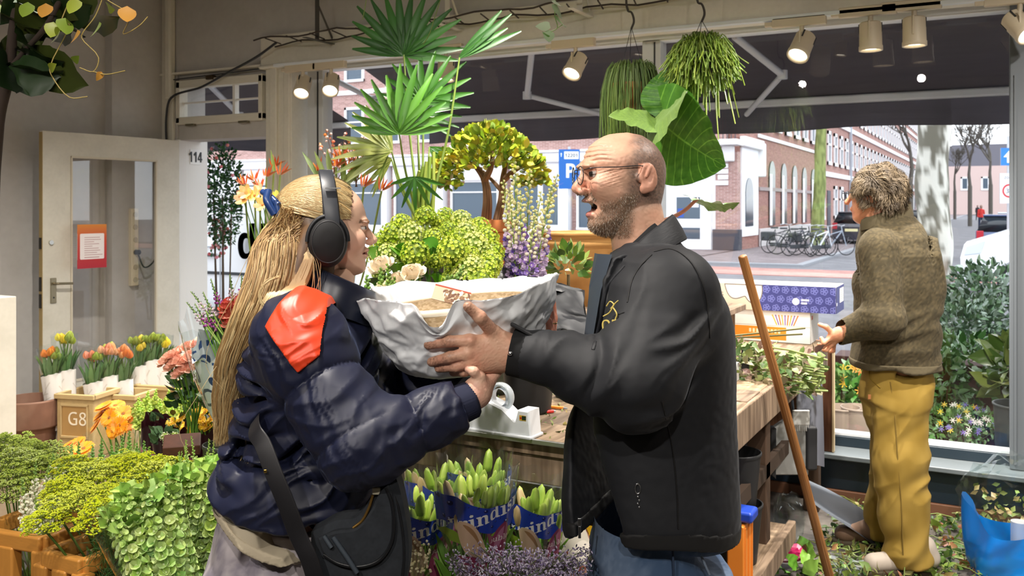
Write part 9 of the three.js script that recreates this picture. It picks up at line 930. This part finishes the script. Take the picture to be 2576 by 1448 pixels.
hanging('dense bushy hanging basket of bright green rhipsalis', 1765, 150, 4.6, 20, { pot: 0x2c2e2c, seed: 72, strands: (R) => Array.from({ length: 950 }, (_, i) => { const d = ruv(R); d.y = d.y * 0.8 + 0.15; const r = 0.11 + R() * 0.05, o = d.clone().multiplyScalar(r), k = i % 14 === 0 ? 3 : 1, dn = V((R() - 0.5) * 0.06 + d.x * 0.04, -(0.05 + R() * 0.06) * k, (R() - 0.5) * 0.06 + d.z * 0.04); return plain(sweep(curve([d.clone().multiplyScalar(0.05), o, o.clone().add(dn.clone().multiplyScalar(0.5)), o.clone().add(dn)], 6), 0.0034, 3, false), tint(0x7f9a30, R, 0.07)); }) });
function vine(label, pts, d, leaves, stem, cols, seed, name = 'trailing_vine') { const R = rng(seed), o = P(...pts[0][0], d), t = thing(name, label, 'vine', o); for (const q of pts) mesh('stem', sweep(curve(q.map(([x, y]) => P(x, y, d).sub(o)), 24), 0.0017, 5), mat(stem, 0.6), t); leaves.forEach(([x, y, s, dx, dy], i) => place(mesh('leaf', leaf(s, s * 0.72, { n: 6, fold: 0.2, bend: 0.4, shape: (u) => Math.pow(Math.sin(Math.PI * Math.pow(u, 0.6)), 0.8) }), pmat(cols[i % cols.length], 0.45, { transmission: 0.35, thickness: 0 }), t), P(x, y, d).sub(o), V(dx, dy, 0.35), 0.4 * (i % 3))); return t; }
vine('yellowing vine trailing in front of the fiddle leaf fig', [[[195, -40], [155, 60], [175, 60], [125, 170], [130, 190], [175, 245], [220, 243]], [[270, -40], [240, 40], [210, 80], [205, 95], [248, 145], [235, 180], [200, 170]], [[235, 180], [265, 187], [315, 178]], [[270, 0], [325, 40], [310, 85], [350, 65], [372, 42]]], 2.6, [[135, 55, 0.06, 0.2, -1], [165, 45, 0.07, 0.4, -1], [195, 75, 0.05, 0.1, -1], [150, 75, 0.05, -0.1, -1], [250, 55, 0.055, 0, -1], [320, 15, 0.07, 0.4, -1], [270, 15, 0.05, 0.8, -0.4], [185, 155, 0.035, 1, 0.3], [255, 180, 0.03, -0.2, -1], [125, 175, 0.04, 1, 0.3], [70, 5, 0.06, 0.2, -1], [115, 8, 0.06, 0.3, -1], [190, -5, 0.06, 0.1, -1]], 0x7d6c34, [0x7f8a24, 0x6a8020, 0xa8782a], 81);
vine('variegated vine hanging from the ceiling above the shopkeeper', [[[1400, -60], [1396, 40], [1402, 70], [1385, 80]], [[1402, 70], [1415, 62]]], 3.4, [[1400, 10, 0.08, 0.3, -1], [1402, 40, 0.075, 0.5, -0.8], [1385, 70, 0.06, -0.8, 0.2], [1382, 75, 0.06, 0.1, -1], [1365, 82, 0.04, 0.8, -0.6], [1395, 0, 0.06, 0.6, -0.7]], 0x7d9a4a, [0xa8bf9a, 0x6f9a4a, 0xbccfae], 82);
vine('bare green tendril and dark twig hanging above the palm', [[[930, -60], [918, 20], [912, 50]], [[1120, -40], [1095, 40], [1078, 90], [1064, 112]]], 3.4, [], 0x6a7a34, [0x8aa04a], 83);
{ const R = rng(84), b = P(-40, 520, 3.3), t = thing('fiddle_leaf_fig', 'dark fiddle leaf fig reaching in from the upper left corner', 'plant', [b.x, 0, b.z]), L = (p) => p.sub(t.position), bark = mat(0x3a2e26, 0.9); mesh('trunk', sweep(curve([V(0, 0.3, 0), L(P(-5, 310, 3.3)), L(P(22, 190, 3.3)), L(P(35, 60, 3.3)), L(P(60, -60, 3.3))], 24), (u) => 0.024 - 0.01 * u, 8), bark, t); mesh('branch', sweep(curve([L(P(22, 175, 3.3)), L(P(70, 120, 3.25)), L(P(120, 60, 3.2)), L(P(160, -20, 3.2))], 14), 0.01, 6), bark, t); mesh('pot', lathe([[0, 0], [0.16, 0], [0.2, 0.34], [0.21, 0.35], [0.19, 0.35], [0, 0.32]], 32), mat(0x5a5450, 0.8), t); const g = leaf(0.24, 0.15, { n: 8, fold: 0.15, bend: 0.6, wave: 0.008, across: 4, shape: (u) => 0.25 * Math.sin(Math.PI * u) + 0.8 * Math.pow(Math.sin(Math.PI * Math.pow(u, 1.5)), 0.8) }), ms = [0x1c3014, 0x172812, 0x223817, 0x3a4419].map((k) => pmat(k, 0.4)); for (const [x, y, dx, dy] of [[60, 120, 1, -0.6], [20, 60, 0.8, 0.3], [90, 80, 1, 0.1], [130, 30, 1, -0.2], [30, 150, 0.9, -0.5], [10, 20, -0.4, 1], [70, 30, 0.3, 0.8], [45, 170, -0.8, -0.2], [110, 70, 1, -0.5], [150, 0, 0.9, 0.4], [0, 90, -0.9, 0.2], [60, 60, 0.5, -0.8], [100, 10, 0.6, 0.6], [25, 185, 0.9, -0.1], [90, 110, 0.9, -0.8], [5, 140, 0.4, 0.2], [140, 50, 0.9, 0.3], [40, 0, -0.2, 0.8], [170, 30, 0.9, -0.4], [120, 5, 0.3, 0.9], [60, 90, 0.8, 0.4], [20, 110, 0.2, -0.9], [200, 10, 0.7, 0.2], [80, -20, 0.5, -0.5], [160, -30, 0.2, -0.7], [10, -10, 0.5, -0.6], [50, 40, -0.6, 0.3]]) place(mesh('leaf', g, ms[Math.floor(R() * 4)], t), L(P(x - 20, y, 3.25 + R() * 0.15)), V(dx, dy, 0.3 * (R() - 0.5)), R() * 1.5, 0.75 + R() * 0.4); }
const lf1 = leaf(0.05, 0.028, { n: 3, fold: 0.3, bend: 0.5 });
function bush(name, label, c, rx, ry, n, cols, s, seed, extra) { const R = rng(seed), t = thing(name, label, 'plant', [c.x, GY, c.z]), gs = [], y0 = c.y - GY; for (let i = 0; i < n; i++) { const d = ruv(R), k = Math.cbrt(R()); gs.push(plain(put(lf1, V(d.x * rx * k, y0 + d.y * ry * k, d.z * rx * k), d.clone().add(ruv(R)).add(V(0, 0.3, 0)), R() * 6, s * (0.7 + R() * 0.6)), tint(cols[i % cols.length], R, 0.08))); } stuff(mesh('foliage', join(gs), vmat(0.22), t)); for (let k = 0; k < 5; k++) mesh('stem', sweep([V((k - 2) * 0.03, 0.02, 0), V((k - 2) * rx * 0.3, y0, (k % 2) * 0.06)], 0.007, 5), mat(0x54432e, 0.9), t); if (extra) { const fs = []; for (let i = 0; i < extra.n; i++) { const d = ruv(R); fs.push(plain(put(extra.g, V(d.x * rx, y0 + Math.abs(d.y) * ry * (extra.k ?? 1), Math.abs(d.z) * rx), V(d.x, 0.6, 1), R() * 6), tint(extra.c[i % extra.c.length], R, 0.05))); } stuff(mesh('flowers', join(fs), vmat(0.6), t)); } return t; }
{ const R = rng(90), fl = daisy(R, 0.03, 6, 0xffffff, 0xe8b02a, 0.25, 1), blob = ico(0.018), G = [0x4f6a48, 0x6a8a62, 0x3a5438, 0x9db0a0];  // pale grey in G paints sky gloss into the shrub leaf colour
  bush('evergreen_shrub', 'tall glossy evergreen shrub in front of the white van', P(2480, 790, 8.6), 0.42, 0.5, 1500, G, 1.5, 91); bush('evergreen_shrub', 'glossy evergreen shrub beside the plane tree', P(2420, 830, 8.0), 0.3, 0.3, 700, G, 1.4, 92); bush('camellia', 'young camellia with shiny leaves outside the window', P(2440, 925, 6.4), 0.27, 0.24, 420, [0x5f8a4c, 0x86a87a, 0x4a7038], 1.5, 93); bush('camellia', 'young camellia beside the mustard trousers outside', P(2365, 965, 6.3), 0.16, 0.26, 240, [0x5f8a4c, 0x86a87a, 0x4a7038], 1.4, 94); bush('pansy_bed', 'low pansies with yellow and violet flowers along the window', P(2410, 1065, 6.0), 0.3, 0.1, 500, [0x6f9a54, 0x8fb07a], 0.9, 95, { n: 46, g: fl.clone().scale(0.7, 0.7, 0.7), c: [0xf0d23a, 0x8a7ac8, 0xf4f0e6], k: 1.3 }); bush('flowering_plant', 'bushy plant with orange flowers in the pots outside', P(2140, 975, 5.95), 0.16, 0.14, 360, [0x5f9a4a, 0x86b46a], 1.5, 96, { n: 16, g: fl, c: [0xf09a2a, 0xf4c03a], k: 1.1 }); bush('spiky_plant', 'strappy variegated plant at the right edge outside', P(2560, 930, 5.75), 0.16, 0.18, 120, [0x8a9a54, 0x5f7a3a], 3.2, 97);
  bush('ivy_column', 'ivy with pink flowers hanging beside the doorway outside', PW(560, 490, 6.2), 0.19, 0.5, 1500, [0x2f5a2c, 0x3f6a34, 0x244a24], 0.85, 98, { n: 10, g: blob, c: [0xe8828a], k: 1 }); { const t = scene.children.at(-1), c = PW(545, 600, 6.2), fs = []; for (let i = 0; i < 60; i++) fs.push(plain(i % 2 ? blob : lf1, tint(i % 2 ? 0xea8c90 : 0x3f6a34, R)).clone().translate(c.x - t.position.x + (R() - 0.5) * 0.14, c.y - GY + (R() - 0.5) * 0.36, (R() - 0.5) * 0.14)); stuff(mesh('pink_flowers', join(fs), vmat(0.6), t)); }
  for (const [px, l] of [[2120, 'grey clay pot, left of two outside the window'], [2160, 'grey clay pot, right of two outside the window']]) { const p = PW(px, 1068, 5.9); bucket(l, V(p.x, GY, p.z), 0.1, Math.max(0.2, PW(px, 1028, 5.9).y - GY), 0xb9a898, 'pot', 'clay_pot'); } { const p = PW(2566, 1060, 5.7); bucket('dark ribbed pot at the right edge outside', V(p.x, GY, p.z), 0.13, PW(2566, 1022, 5.7).y - GY, 0x2a302e, 'pot', 'garden_pot'); }
  const p = PW(2380, 975, 7.1), t = thing('planter_box', 'brown planter box outside with white letters seen from behind', 'planter', [p.x, GY, p.z]); mesh('box', slab(-0.75, 0.6, 0, 0.62, -0.3, 0, 0.01), mat(0x5a3a34, 0.7), t); mesh('lettering', text('FLE', 0.13, 0.004).scale(-1, 1, 1).translate(-0.18, 0.47, 0.001), mat(0xe6e6e6, 0.5), t); }
scene.traverse((o) => { if (o.isMesh) o.castShadow = o.receiveShadow = true; });
renderer.render(scene, camera);
